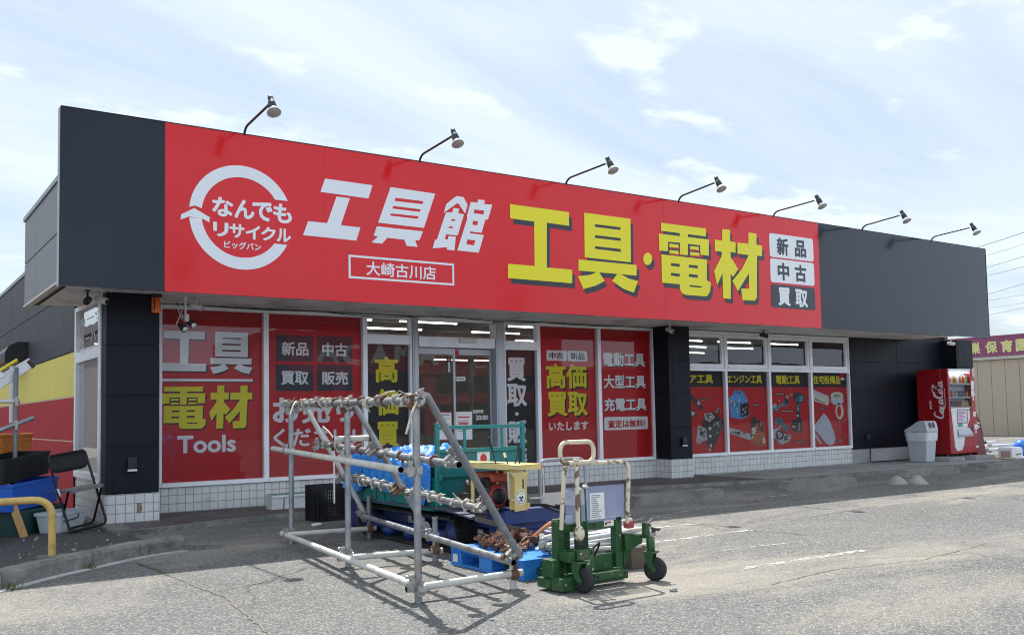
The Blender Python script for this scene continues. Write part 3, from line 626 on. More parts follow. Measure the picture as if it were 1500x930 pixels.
# --- windows: frame > pane, poster
V_red = mat('red vinyl', (.55, .006, .011), .5, var=.05); V_blk = mat('black vinyl', (.010, .011, .014), .5); V_wht = mat('white vinyl', (.86, .88, .89), .5, var=.04)
V_yel = mat('yellow vinyl', (.80, .70, .012), .5, var=.05); V_nav = mat('navy vinyl', (.03, .035, .05), .5); V_dim = mat('grey vinyl', (.22, .23, .24), .5)
PAL = [V_red, V_blk, V_wht, V_yel, V_nav, V_dim,
       mat('print blue', (.10, .33, .72), .5), mat('print orange', (.48, .13, .035), .5), mat('print teal', (.03, .22, .27), .5), mat('print silver', (.46, .48, .49), .5), mat('print cream', (.72, .69, .58), .5), mat('print pale blue', (.55, .60, .70), .5), mat('print charcoal', (.035, .037, .042), .5)]
FP = front(12.172)
def win_frame(x0, x1, z0, z1, bars, fw=.035, top=.05, bot=.055, mids=(), y0=12.09, y1=12.19):
    b = MB()
    b.box(x0, y0, z0, x0 + fw, y1, z1); b.box(x1 - fw, y0, z0, x1, y1, z1)
    b.box(x0 + fw, y0 + .004, z1 - top, x1 - fw, y1 - .004, z1); b.box(x0 + fw, y0 - .012, z0, x1 - fw, y1 - .004, z0 + bot)
    for a, c in mids: b.box(x0 + fw, y0 + .003, a, x1 - fw, y1 - .006, c)
    return b
def window(x0, x1, z0=.36, z1=2.63, mids=(), glassm=None, poster=None, **k):
    f = win_frame(x0, x1, z0, z1, 0, mids=mids, **k).build('window', M_alu, shop, bevel=.004, segs=1)
    p = MB(); p.rect(x0 + .02, x1 - .02, z0 + .03, z1 - .03, front(12.15), 0); p.build('pane', glassm or M_glass, f)
    if poster: poster.build('poster', PAL, f)
    return f
def shadowed(b, key_or_text, rc, m, off=(.016, -.018), text=False, d=.001, bold=.022):
    if text:
        b.text(key_or_text, rc[0] + off[0], rc[1] + off[0], rc[2] + off[1], rc[3] + off[1], FP, d, 1, bold); b.text(key_or_text, *rc, FP, d + .0006, m, bold)
    else:
        b.glyph(key_or_text, FP, d, 1, rc, off); b.glyph(key_or_text, FP, d + .002, m, rc)

p1 = MB(); p1.rect(3.07, 4.40, .40, 2.61, FP, 0, 0)
for key, rc, m in (('KOU', (3.086, 3.644, 1.804, 2.312), 2), ('GU', (3.689, 4.248, 1.771, 2.318), 2), ('DEN', (3.098, 3.64, 1.077, 1.61), 3), ('ZAI', (3.683, 4.246, 1.069, 1.625), 3)): shadowed(p1, key, rc, m)
p1.rect(3.098, 4.263, 1.665, 1.70, FP, .001, 1); p1.rect(3.088, 4.253, 1.675, 1.709, FP, .002, 2)
p1.text('Tools', 3.282, 4.027, .768, .992, FP, .002, 2, .03)
window(3.045, 4.41, poster=p1)
p2 = MB(); p2.rect(4.43, 5.83, .40, 2.61, FP, 0, 0)
for rc in ((4.568, 5.105, 1.952, 2.306), (5.152, 5.684, 1.953, 2.309), (4.566, 5.102, 1.552, 1.908), (5.149, 5.681, 1.551, 1.913)): p2.rect(*rc, FP, .001, 4)
for s, rc in (('新品', (4.649, 5.031, 2.028, 2.217)), ('中古', (5.229, 5.606, 2.029, 2.217)), ('買取', (4.64, 5.028, 1.635, 1.819)), ('販売', (5.22, 5.614, 1.636, 1.821))): p2.text(s, *rc, FP, .002, 2, .028)
p2.text('お売り', 4.52, 5.71, 1.111, 1.481, FP, .002, 2, .03); p2.text('ください!', 4.53, 5.72, .80, 1.05, FP, .002, 2, .026)
window(4.41, 5.845, poster=p2)
p3 = MB(); p3.rect(5.87, 6.58, .40, 2.23, FP, 0, 1)
for s, rc in (('高', (6.028, 6.399, 1.669, 2.043)), ('価', (6.032, 6.402, 1.199, 1.585)), ('買', (6.038, 6.406, .745, 1.115)), ('取', (6.04, 6.41, .45, .70))): p3.text(s, *rc, FP, .002, 3, .035)
window(5.845, 6.59, mids=((2.215, 2.355),), poster=p3)
p4 = MB(); p4.rect(8.22, 8.84, .40, 2.19, FP, 0, 1)
for s, rc in (('買', (8.308, 8.664, 1.697, 2.071)), ('取', (8.299, 8.677, 1.304, 1.66)), ('販', (8.301, 8.663, .728, 1.088)), ('売', (8.305, 8.66, .42, .67))): p4.text(s, *rc, FP, .002, 2, .035)
p4.sheet([(8.476 + .034 * math.cos(R(a * 30)), 1.188 + .03 * math.sin(R(a * 30))) for a in range(12)], [], FP, .002, 2)
p4.rect(8.235, 8.30, 1.36, 1.55, FP, .001, 0); p4.rect(8.235, 8.30, 1.33, 1.37, FP, .0015, 2)
window(8.20, 8.87, mids=((2.185, 2.325),), poster=p4)
p5 = MB(); p5.rect(8.89, 10.11, .40, 2.61, FP, 0, 0)
p5.round_rect(9.08, 9.491, 2.035, 2.203, .02, FP, .001, 2); p5.round_rect(9.508, 9.922, 2.033, 2.203, .02, FP, .001, 2)
p5.text('中古', 9.137, 9.423, 2.06, 2.171, FP, .002, 4, .03); p5.text('新品', 9.569, 9.865, 2.058, 2.174, FP, .002, 4, .03)
shadowed(p5, '高価', (9.057, 9.9, 1.585, 1.987), 3, (.03, -.03), True, bold=.034); shadowed(p5, '買取', (9.076, 9.906, 1.136, 1.531), 3, (.03, -.03), True, bold=.034)
p5.text('いたします', 9.097, 9.91, .907, 1.05, FP, .002, 2, .035)
window(8.87, 10.12, poster=p5)
p6 = MB(); p6.rect(10.14, 11.33, .40, 2.61, FP, 0, 0)
for s, rc in (('電動工具', (10.258, 11.205, 1.955, 2.196)), ('大型工具', (10.264, 11.21, 1.585, 1.815)), ('充電工具', (10.264, 11.212, 1.202, 1.425))): shadowed(p6, s, rc, 2, (.014, -.014), True, bold=.032)
p6.round_rect(10.254, 11.238, .887, 1.106, .03, FP, .001, 2); p6.text('査定は無料!', 10.331, 11.164, .922, 1.056, FP, .002, 0, .034)
window(10.12, 11.36, poster=p6)

def gfx(b, rc, polys, d=.001):
    x0, x1, z0, z1 = rc
    for i, (m, pts) in enumerate(polys): b.sheet([(x0 + u * (x1 - x0), z0 + v * (z1 - z0)) for u, v in pts], [], FP, d + .0003 * i, m)
def ell(cx, cy, rx, ry, n=20): return [(cx + rx * math.cos(2 * math.pi * i / n), cy + ry * math.sin(2 * math.pi * i / n)) for i in range(n)]
def bx(u0, v0, u1, v1): return [(u0, v0), (u1, v0), (u1, v1), (u0, v1)]
V = [11.93, 13.148, 14.352, 15.59, 16.82]
heads = [('エア工具', (12.05, 12.873, 1.677, 1.835)), ('エンジン工具', (13.24, 14.203, 1.681, 1.836)), ('電動工具', (14.605, 15.322, 1.669, 1.843)), ('住宅設備品', (15.725, 16.597, 1.676, 1.847))]
art = [[((12.396, 13.112, .437, 1.163), [(12, [(.35, .98), (.62, 1.0), (.98, .78), (1, .62), (.62, .12), (.45, .0), (.35, .22), (.3, .45), (.22, .7)]), (9, [(.08, .68), (.35, .58), (.4, .3), (.1, .25), (0, .3)]), (12, [(.12, .62), (.32, .54), (.34, .38), (.14, .42)]), (9, [(.3, .95), (.55, .98), (.7, .86), (.5, .74), (.34, .8)]), (12, ell(.5, .88, .09, .05)), (9, [(.42, .18), (.56, .15), (.5, 0), (.44, .02)]), (9, ell(.08, .28, .09, .07)), (5, [(.6, .7), (.9, .78), (.92, .72), (.62, .62)]), (10, ell(.5, .58, .05, .04)), (2, bx(.46, .36, .54, .42)), (5, [(.72, .98), (.78, 1.1), (.92, 1.02), (.9, .95), (.8, 1.0)])]),
        ((12.2, 12.62, 1.12, 1.5), [(12, [(.0, 1), (.3, .95), (.95, .35), (.85, .15), (.2, .7), (0, .7)]), (9, [(.55, .55), (.7, .65), (.8, .5), (.66, .4)]), (12, ell(.25, .05, .3, .16)), (9, ell(.25, .05, .2, .1))]),
        ((12.5, 12.72, 1.36, 1.40), [(1, bx(0, 0, 1, 1)), (9, bx(.15, .35, .85, .65))])],
       [((13.272, 13.818, 1.009, 1.555), [(6, [(.08, .08), (.0, .72), (.22, .86), (.3, .98), (.62, 1.0), (.8, .88), (.96, .62), (1, .12), (.58, .0)]), (1, [(.56, .06), (.56, .52), (.97, .58), (.99, .14)]), (8, [(.28, .9), (.34, .95), (.6, .96), (.64, .9)]), (2, [(.12, .50), (.3, .46), (.3, .62), (.12, .65)]), (0, [(.14, .56), (.28, .53), (.28, .6), (.14, .63)]), (8, [(.36, .2), (.42, .18), (.42, .6), (.36, .6)]), (9, [(.64, .32), (.9, .4), (.9, .44), (.64, .36)]), (9, bx(.78, .18, .82, .3))]),
        ((13.236, 14.312, .494, 1.091), [(9, [(.0, .52), (.04, .60), (.10, .60), (.58, .38), (.58, .18), (.06, .42)]), (12, [(.55, .30), (.58, .88), (.66, .96), (.72, .9), (.75, .55), (.72, .1), (.58, .12)]), (7, [(.56, .1), (.60, .48), (.72, .72), (.84, .6), (.98, .12), (.95, .0), (.7, .02)]), (12, [(.72, .8), (.80, .84), (.9, .5), (.86, .42), (.76, .7)]), (2, [(.58, .40), (.68, .42), (.69, .60), (.59, .58)]), (12, bx(.61, .46, .64, .53)), (10, [(.86, .08), (.93, .1), (.92, .26), (.86, .25)]), (5, [(.16, .45), (.3, .38), (.3, .42), (.16, .5)])]),
        ((13.92, 14.13, 1.25, 1.29), [(1, bx(0, 0, 1, 1)), (9, bx(.1, .3, .9, .6))])],
       [((14.987, 15.45, .696, 1.513), [(12, [(.22, .84), (.24, .98), (.62, 1.0), (.98, .93), (1, .82), (.82, .74), (.5, .76)]), (8, [(.40, .80), (.62, .76), (.9, .80), (.95, .9), (.6, .94)]), (12, [(.42, .78), (.70, .76), (.66, .34), (.42, .36)]), (8, [(.48, .7), (.56, .7), (.56, .4), (.5, .4)]), (12, [(.1, .34), (.75, .36), (.8, .12), (.66, .0), (.05, .1)]), (9, [(.12, .16), (.3, .14), (.3, .18), (.12, .2)]), (9, [(.5, .06), (.62, .08), (.62, .26), (.56, .26)]), (9, [(0, .93), (.2, .92), (.2, .95), (0, .95)])]),
        ((14.474, 14.982, 1.13, 1.437), [(9, ell(.14, .26, .15, .28)), (8, [(.2, .3), (.36, .44), (.66, .62), (.9, .9), (1, .8), (.95, .5), (.6, .38), (.3, .14)]), (12, ell(.85, .75, .13, .25)), (9, ell(.88, .95, .07, .1)), (12, ell(.12, .12, .12, .14)), (9, [(.4, .4), (.6, .52), (.62, .44), (.42, .32)])]),
        ((14.446, 15.011, .499, 1.034), [(8, [(.1, .62), (.2, .95), (.45, 1), (.62, .8), (.85, .6), (.8, .45), (.55, .55), (.42, .8), (.25, .75)]), (9, [(.0, .55), (.3, .62), (.6, .4), (1.0, .3), (.85, .1), (.5, .0), (.2, .12), (.0, .35)]), (12, ell(.38, .36, .22, .18)), (9, ell(.38, .36, .12, .1)), (12, [(.62, .3), (.85, .34), (.8, .16), (.6, .14)]), (5, [(.1, .2), (.3, .08), (.34, .14), (.14, .28)]), (9, [(.84, .26), (.98, .32), (.94, .4), (.8, .34)])]),
        ((14.56, 14.86, 1.452, 1.492), [(1, bx(0, 0, 1, 1)), (9, bx(.1, .3, .9, .65))]), ((14.70, 15.12, 1.125, 1.165), [(1, bx(0, 0, 1, 1)), (9, bx(.08, .3, .92, .65))]), ((15.05, 15.4, .52, .56), [(1, bx(0, 0, 1, 1)), (9, bx(.1, .3, .9, .65))])],
       [((15.636, 16.214, 1.243, 1.571), [(10, [(.0, .98), (.1, 1), (.95, .6), (1, .42), (.98, .1), (.88, .0), (.05, .34), (0, .5)]), (11, [(.0, .98), (.1, 1), (.95, .6), (.93, .5), (.05, .86)]), (12, [(.2, .38), (.75, .1), (.76, .14), (.22, .44)])]),
        ((16.261, 16.68, 1.247, 1.52), [(11, ell(.5, .38, .5, .38)), (10, ell(.5, .68, .5, .30)), (5, ell(.5, .66, .27, .15)), (9, ell(.52, .62, .2, .09))]),
        ((16.388, 16.68, .953, 1.287), [(10, ell(.5, .5, .46, .5)), (0, ell(.46, .5, .24, .34))]),
        ((15.691, 16.365, .435, 1.091), [(11, [(.0, .60), (.5, 1.0), (.72, .82), (.95, .4), (1, .2), (.93, .05), (.75, .0), (.55, .06), (.4, .2), (.1, .45)]), (9, [(.0, .34), (.08, .4), (.32, .12), (.36, .04), (.26, .06)]), (9, [(.06, .55), (.5, .92), (.52, .88), (.12, .52), (.44, .18), (.4, .17)])]),
        ((15.88, 16.05, 1.16, 1.2), [(1, bx(0, 0, 1, 1)), (9, bx(.15, .3, .85, .65))]), ((16.42, 16.62, .50, .54), [(1, bx(0, 0, 1, 1)), (9, bx(.15, .3, .85, .65))]), ((16.47, 16.57, .89, .93), [(1, bx(0, 0, 1, 1)), (2, bx(.25, .3, .75, .65))])]]
for i in range(4):
    x0, x1 = V[i], V[i + 1]; p = MB()
    p.rect(x0 + .025, x1 - .025, .40, 1.612, FP, 0, 0); p.rect(x0 + .025, x1 - .025, 1.612, 1.93, FP, 0, 1)
    p.text(heads[i][0], *heads[i][1], FP, .0012, 3, .03)
    for rc, polys in art[i]:
        gfx(p, rc, polys, .0012)
        if len(polys) < 6: continue
        # printed detail: glints, bolts and dark recesses on each tool
        x0_, x1_, z0_, z1_ = rc; q_ = random.Random(len(polys) * 7 + i); kk = 0
        for m_, pts_ in polys:
            cx_ = sum(a_[0] for a_ in pts_) / len(pts_); cz_ = sum(a_[1] for a_ in pts_) / len(pts_); ex_ = max(a_[0] for a_ in pts_) - min(a_[0] for a_ in pts_); ez_ = max(a_[1] for a_ in pts_) - min(a_[1] for a_ in pts_)
            if ex_ * ez_ < .015: continue
            for _ in range(5):
                u_ = cx_ + q_.uniform(-.3, .3) * ex_; v_ = cz_ + q_.uniform(-.3, .3) * ez_; a_ = q_.uniform(0, 3.1); L_ = q_.uniform(.02, .07); w_ = q_.uniform(.006, .02); ca_, sa_ = math.cos(a_), math.sin(a_); kk += 1
                p.sheet([(x0_ + (u_ + ca_ * s_ * L_ - sa_ * t_ * w_) * (x1_ - x0_), z0_ + (v_ + sa_ * s_ * L_ + ca_ * t_ * w_) * (z1_ - z0_)) for s_, t_ in ((-1, -1), (1, -1), (1, 1), (-1, 1))], [], FP, .0050 + .00005 * kk, q_.choice((12, 12, 9, 5, 1, 2) if m_ != 11 else (9, 10, 2)))
    if i == 3: p.rect(16.60, 16.73, 1.78, 1.92, FP, .0015, 0); p.rect(16.61, 16.73, 1.76, 1.80, FP, .0018, 2)
    f = win_frame(x0, x1, .36, 2.63, 0, fw=.028, mids=((1.90, 1.955),)).build('window', M_alu, shop, bevel=.004, segs=1)
    q = MB(); q.rect(x0 + .02, x1 - .02, .39, 1.91, front(12.15), 0); q.rect(x0 + .02, x1 - .02, 1.95, 2.6, front(12.165), 0); q.build('pane', M_glass, f)
    p.build('poster', PAL, f)
    s = win_frame(x0 + .03, x1 - .03, 1.957, 2.578, 0, fw=.05, top=.06, bot=.075, y0=12.115, y1=12.175).build('sash', M_alu, f, bevel=.004, segs=1)

# --- automatic door between two grey posts
for x0, x1 in ((6.592, 6.682), (8.032, 8.198)):
    b = MB(); b.box(x0, 12.06, .045, x1, 12.24, 2.645); b.box(x0 + .02, 12.05, .045, x1 - .02, 12.06, 2.645); b.build('door_post', M_alud, shop, bevel=.005, segs=1)
tr = MB(); tr.box(6.69, 12.06, 2.19, 8.02, 12.22, 2.345); tr.box(6.69, 12.10, 2.58, 8.02, 12.2, 2.64); tw = tr.build('door_header', M_alu, shop, bevel=.006, segs=1)
b = MB(); b.box(7.36, 12.02, 2.262, 7.66, 12.058, 2.325); b.build('door_sensor', mat('sensor plastic', (.66, .65, .62), .4), tw, bevel=.008)
b = MB(); b.rect(6.69, 8.02, 2.345, 2.585, front(12.15), 0); b.build('pane', M_glass, tw)
def leaf(x0, x1, y):
    b = MB(); fw = .035
    b.box(x0, y, .05, x0 + fw, y + .035, 2.18); b.box(x1 - fw, y, .05, x1, y + .035, 2.18); b.box(x0 + fw, y + .002, 2.09, x1 - fw, y + .033, 2.18); b.box(x0 + fw, y + .002, .05, x1 - fw, y + .033, .15)
    d = b.build('sliding_door', M_alud, shop, bevel=.003, segs=1)
    g_ = MB(); g_.rect(x0 + .02, x1 - .02, .12, 2.12, front(y + .017), 0); g_.build('pane', M_glass2, d); return d
dl = leaf(6.69, 7.345, 12.135); dr = leaf(7.335, 8.025, 12.175)
def note(parent, rc, border, lines, y, mats):
    b = MB(); F = front(y); x0, x1, z0, z1 = rc
    b.rect(x0, x1, z0, z1, F, 0, 1 if border else 0)
    if border: b.rect(x0 + .012, x1 - .012, z0 + .012, z1 - .012, F, .0005, 0)
    for zc, a, c, h, m in lines: b.rect(x0 + (x1 - x0) * a, x0 + (x1 - x0) * c, z0 + (z1 - z0) * zc, z0 + (z1 - z0) * zc + h, F, .001, m)
    b.build('notice', mats, parent)
NM = [mat('paper', (.78, .78, .76), .6), mat('red print', (.6, .03, .04), .6), mat('grey print', (.2, .2, .22), .6)]
note(dl, (7.006, 7.278, .819, 1.236), True, [(.88, .15, .85, .018, 2), (.80, .15, .8, .007, 2), (.74, .15, .85, .007, 2), (.68, .15, .7, .007, 2), (.55, .15, .8, .012, 2), (.42, .15, .85, .007, 2), (.36, .15, .6, .007, 2)], 12.145, NM)
note(dr, (7.36, 7.657, .816, 1.236), False, [(.78, .15, .85, .022, 1), (.68, .15, .85, .008, 2), (.62, .15, .8, .008, 1), (.54, .2, .75, .026, 1), (.42, .15, .85, .008, 2), (.36, .15, .85, .008, 2), (.3, .15, .6, .008, 2)], 12.185, NM)
note(dr, (7.352, 7.549, 1.70, 1.762), False, [(.35, .35, .9, .02, 2), (.25, .08, .26, .032, 2)], 12.185, NM)
b = MB(); F = front(12.184); b.text('20:00', 7.72, 7.94, 1.105, 1.18, F, .0005, 0, .03); b.text('営業時間', 7.665, 7.86, 1.205, 1.265, F, .0005, 0, .02); b.build('hours_lettering', mat('white decal', (.7, .71, .72), .5), dr)
b = MB(); F = front(12.146); b.rect(7.195, 7.285, 1.80, 2.07, F, 0, 0); b.rect(7.225, 7.26, 1.99, 2.04, F, .0005, 1)
for q in range(6): b.rect(7.222, 7.262, 1.83 + q * .025, 1.848 + q * .025, F, .0005, 2)
b.build('door_sticker', [mat('sticker black', (.01, .01, .012), .4), PAL[7], mat('sticker white', (.7, .7, .7), .5)], dl)
b = MB(); b.rect(7.355, 7.43, 2.09, 2.165, front(12.172), .001, 0); b.build('door_tag', PAL[0], dr)

# --- side window at the corner
sp = MB(); SX = 2.30
for (y0, y1, z0, z1) in ((13.03, 13.12, .50, 2.64), (11.57, 11.66, .50, 2.64), (11.66, 13.03, .50, .58), (11.66, 13.03, 1.93, 2.06), (11.66, 13.03, 2.58, 2.64)): sp.box(SX - .05, y0, z0, SX + .05, y1, z1)
sw_ = sp.build('side_window', M_alu, shop, bevel=.004, segs=1)
b = MB(); b.add([(SX, 11.6, .52), (SX, 13.1, .52), (SX, 13.1, 2.62), (SX, 11.6, 2.62)], [(0, 1, 2, 3)]); b.build('pane', glass('side glass', 0.8, (.8, .85, .86)), sw_)
b = MB(); fs_ = lambda u, v, d: (SX - d, u, v)
# outlined lettering and a white swoosh on the upper light; the text runs towards the street
b.text('リーハイ', 13.0, 11.7, 2.16, 2.27, fs_, .002, 0, .012); b.text('ョーツ', 13.0, 11.7, 2.40, 2.5, fs_, .002, 0, .012)
for P in ([(13.0, 2.10), (11.7, 2.10)], [(12.85, 2.07), (12.4, 2.03), (11.9, 1.93)], [(13.0, 1.93), (12.5, 2.02), (11.7, 2.03)]):
    for (a, c), (e, f_) in zip(P[:-1], P[1:]): b.add([(SX - .003, a, c), (SX - .003, e, f_), (SX - .003, e, f_ - .02), (SX - .003, a, c - .02)], [(0, 1, 2, 3)], 0)
b.build('window_lettering', MAT['white decal'], sw_)
b = MB(); b.box(SX + .5, 11.65, .45, SX + .52, 13.1, 1.10, 0); b.box(SX + .5, 11.65, 1.10, SX + .52, 13.1, 1.30, 1); b.box(SX + .45, 12.0, 1.35, SX + .47, 13.0, 2.0, 2); b.build('window_backing', [V_dim, mat('orange reflection', (.50, .22, .10), .6), V_dim], sw_)  # orange strip copies the crates' mirror image in the glass as plain colour
b = MB(); b.box(2.275, 11.565, .04, 2.36, 13.11, .497); b.build('side_base', M_tile, shop)

# --- ceiling tubes seen through the upper lights
M_tube = lamp_mat('fluorescent tube', (1.0, .98, .94), 7.0)
tube0 = None
for y in (13.5, 14.6, 15.9, 17.4, 19.2, 21.4, 24.2):
    for x in (4.3, 6.6, 8.3, 10.6, 12.7, 14.5, 15.9, 17.6, 19.4):
        if tube0 is None:
            b = MB(); b.box(x - .6, y - .035, 2.85, x + .6, y + .035, 2.925); tube0 = b.build('ceiling_light', M_ceil, shop); org = (x, y)
            c = MB(); c.tube([(x - .58, y, 2.835), (x + .58, y, 2.835)], .014, 6); tube1 = c.build('lamp_tube', M_tube, tube0)
        else:
            o = tube0.copy(); o.location = (x - org[0], y - org[1], 0); COL.objects.link(o); c = tube1.copy(); c.parent = o; COL.objects.link(c)

# --- fittings on the pillars
def wall_light(x, y, z, L):
    t = thing('wall_light', L, 'wall light', (x, y, z)); b = MB(); b.box(x - .05, y - .05, z - .01, x + .05, y, z + .12); b.build('hood', mat('black fitting', (.01, .01, .012), .4), t, bevel=.012)
    b = MB(); b.box(x - .05, y - .055, z - .04, x + .05, y - .005, z - .012); b.build('lens', mat('light lens', (.6, .62, .62), .2), t, bevel=.008)
wall_light(2.545, 11.292, .66, 'small black wall light low on the left pillar above a rust-stained tile')
wall_light(11.62, 11.712, .62, 'small black wall light low on the middle pillar')
b = MB()
for q in range(4): b.sheet([(2.60 + .014 * q, .14 + .02 * (q % 2)), (2.607 + .014 * q, .14 + .02 * (q % 2)), (2.617 + .014 * q, .20), (2.607 + .014 * q, .262), (2.60 + .014 * q, .262), (2.607 + .014 * q, .20)], [], front(11.288), 0)
tag(b.build('rust_stain', mat('rust mark', (.22, .10, .045), .8), base=(2.62, 11.29, .2)), 'curved rust stain on the white tiles of the left pillar', 'stain')
t = thing('beacon_light', 'orange beacon lamp high on the left pillar', 'beacon', (2.80, 11.29, 2.42))
b = MB(); b.box(2.745, 11.22, 2.42, 2.845, 11.292, 2.61); b.build('lens', mat('orange lens', (.75, .14, .02), .2, var=.2), t, bevel=.02)
b = MB(); b.box(2.735, 11.215, 2.605, 2.852, 11.293, 2.642); b.box(2.76, 11.20, 2.45, 2.772, 11.222, 2.6); b.build('bracket', MAT['black fitting'], t, bevel=.004)
M_wcam = mat('white camera body', (.62, .62, .60), .4); M_bcam = mat('black camera body', (.02, .02, .022), .35)
def bullet_cam(pos, aim, mtl, L, top=2.645):
    p = Vector(pos); d = Vector(aim).normalized(); t = thing('security_camera', L, 'security camera', (p.x, p.y, top))
    b = MB(); b.lathe([(.0, -.075), (.034, -.075), (.038, -.06), (.038, .07), (.03, .08), (0, .08)], p, d, 16); bo = b.build('camera_body', mtl, t)
    b = MB(); b.lathe([(.0, .079), (.026, .079), (.026, .083), (0, .083)], p, d, 14); b.build('lens', M_bcam, bo)
    b = MB(); b.tube([p + Vector((0, 0, .03)), Vector((p.x, p.y, top - .004))], .012, 8); b.lathe([(.035, -.012), (.035, 0), (0, 0)], (p.x, p.y, top), seg=14); b.build('mount', mtl, t)
bullet_cam((2.06, 11.25, 2.53), (-.35, -.9, -.35), M_bcam, 'black bullet camera under the soffit left of the corner pillar')
bullet_cam((2.20, 11.22, 2.54), (.55, -.8, -.3), M_wcam, 'white bullet camera under the soffit beside the black one')
bullet_cam((3.28, 11.35, 2.53), (.9, -.35, -.25), M_wcam, 'white bullet camera under the soffit over the leftmost poster')
bullet_cam((11.22, 11.55, 2.54), (.1, -.9, -.4), M_wcam, 'white dome-nosed camera beside the top of the middle pillar')
bullet_cam((13.75, 11.7, 2.55), (.8, -.4, -.2), M_bcam, 'black bullet camera above the upper windows')
bullet_cam((19.6, 11.5, 2.54), (.8, -.5, -.1), M_wcam, 'white bullet camera above the drinks machine')
t = thing('sensor_light', 'white twin sensor floodlight hanging from the soffit on a white rod, leftmost poster behind it', 'floodlight', (3.14, 11.3, 2.645))
b = MB(); b.tube([(3.14, 11.3, 2.643), (3.14, 11.3, 2.42)], .013, 8); b.build('rod', mat('white rod', (.75, .75, .74), .4), t)
b = MB(); b.box(3.12, 11.24, 2.34, 3.17, 11.31, 2.425); b.build('housing', M_wcam, t, bevel=.008)
for q, (dx, dz) in enumerate(((-.05, -.06), (.05, -.01))):
    b = MB(); b.lathe([(.0, -.05), (.03, -.05), (.045, .03), (.045, .05), (0, .05)], (3.145 + dx, 11.25, 2.33 + dz), (.35, -.75, -.55), 14); h = b.build('lamp_head', M_bcam, t)
    b = MB(); b.lathe([(.0, .051), (.034, .051), (.034, .055), (0, .055)], (3.145 + dx, 11.25, 2.33 + dz), (.35, -.75, -.55), 12); b.build('lens', mat('pale lens', (.8, .8, .78), .2), h)
for q, pts in enumerate(([(3.13, 11.3, 2.6), (3.06, 11.28, 2.54), (3.05, 11.27, 2.46), (3.09, 11.26, 2.36)], [(3.12, 11.3, 2.5), (3.07, 11.25, 2.44), (3.10, 11.24, 2.38)], [(3.10, 11.3, 2.42), (3.06, 11.25, 2.40), (3.02, 11.24, 2.30)])):
    b = MB(); b.tube(bent(pts, .04), .005, 6); b.build('cable', M_wcam, t)
t = thing('dark_cable_duct', 'loose black cable sagging under the soffit across the poster windows', 'cable', (3.2, 12.0, 2.62))
b = MB(); b.tube([(3.2 + i * .25, 11.95 - .1 * math.sin(i * .5), 2.63 - .035 * abs(math.sin(i * .41))) for i in range(30)], .006, 6); b.build('cable', M_bcam, t)
b = MB(); b.tube([(17.42, 12.10, .33), (17.40, 12.09, .2), (17.35, 12.07, .06), (17.36, 12.05, .056)], .012, 8); b.tube([(17.36, 12.05, .056), (18.1, 12.0, .056), (18.8, 12.02, .056)], .012, 8)
tag(b.build('power_cable', M_bcam, base=(17.4, 12.1, .045)), 'black cable running down the pale plinth and along the pavement to the drinks machine', 'cable')
b = MB(); b.box(17.25, 12.04, .52, 17.36, 12.10, .62); tag(b.build('outlet_box', M_bcam, base=(17.3, 12.07, .5), bevel=.01), 'black weatherproof outlet on the dark wall above the cable', 'outlet')
# black hood and pipe on the side wall
t = thing('vent_hood', 'black rounded vent hood on the charcoal side wall', 'vent', (2.25, 17.6, 2.2))
b = MB(); pr = [(2.25, 2.18), (2.25, 2.50), (2.10, 2.50), (1.98, 2.44), (1.92, 2.34), (1.92, 2.18)]
b.prism(pr, lambda u, v, d: (u, d, v), 17.15, 18.2); b.build('hood', MAT['black fitting'], t, bevel=.01)
t = thing('wall_pipe', 'white downpipe on the charcoal side wall behind the vent hood', 'pipe', (2.2, 18.8, 1.7))
b = MB(); b.tube([(2.2, 18.6, 1.2), (2.2, 18.6, 2.48), (2.25, 18.6, 2.52)], .05, 10); b.build('pipe', mat('pale pipe', (.6, .62, .63), .5), t)
# ================================================================== signboard and its spotlights
YS = 10.35
def sign_paint(name, col, rough=0.11):
    t = NT(name); p = t.pos()
    # aluminium composite sheets: glossy film, panels very slightly out of true, thin dust
    w1 = t.noise(p, 0.55, 2, 0.5); w2 = t.noise(p, 240, 2, 0.5)
    d = t.ramp(t.noise(p, 1.1, 7, 0.65), 0.4, 0.75, 0.0, 0.16)
    c = t.mix(d, col, tuple(min(1, x * .7 + .05) for x in col))
    h = t.math('ADD', t.math('MULTIPLY', w1, 1.0), t.math('MULTIPLY', w2, 0.0015))
    t.pbr(c, t.ramp(t.noise(p, 2.2, 5, .6), .3, .7, rough * .75, rough * 1.3), 0, t.bump(h, 0.10, 0.05), 0.24); MAT[name] = t.m; return t.m
S_red = sign_paint('sign red film', (.70, .013, .018)); S_dark = sign_paint('sign charcoal film', (.0055, .0095, .019), .14)
S_wht = sign_paint('sign white film', (.79, .81, .83), .25); S_yel = sign_paint('sign yellow film', (.82, .73, .02), .25); S_ink = sign_paint('sign dark print', (.035, .04, .05), .2)
sign = thing('signboard', 'long red and charcoal shop signboard along the whole roof edge with white and yellow lettering', 'signboard', (10.35, YS, 2.56))
XS0, XS1, XS2, XS3, ZS0, ZS1 = 1.635, 2.657, 13.665, 19.06, 2.562, 4.395
F = front(YS)
def panel(x0, x1, m, name):
    b = MB(); b.box(x0, YS, ZS0, x1, YS + .035, ZS1)
    # no sheet hangs perfectly true: each corner sits up to 2 mm back
    b.v = [(x, y + (rnd.uniform(0, .0022) if y < YS + .001 else 0), z) for x, y, z in b.v]
    return b.build(name, m, sign)
panel(XS0, XS1 - .002, S_dark, 'dark_panel')
for i in range(6):
    a = XS1 + (XS2 - XS1) * i / 6; c = XS1 + (XS2 - XS1) * (i + 1) / 6; panel(a + .0006, c - .0006, S_red, 'red_panel')
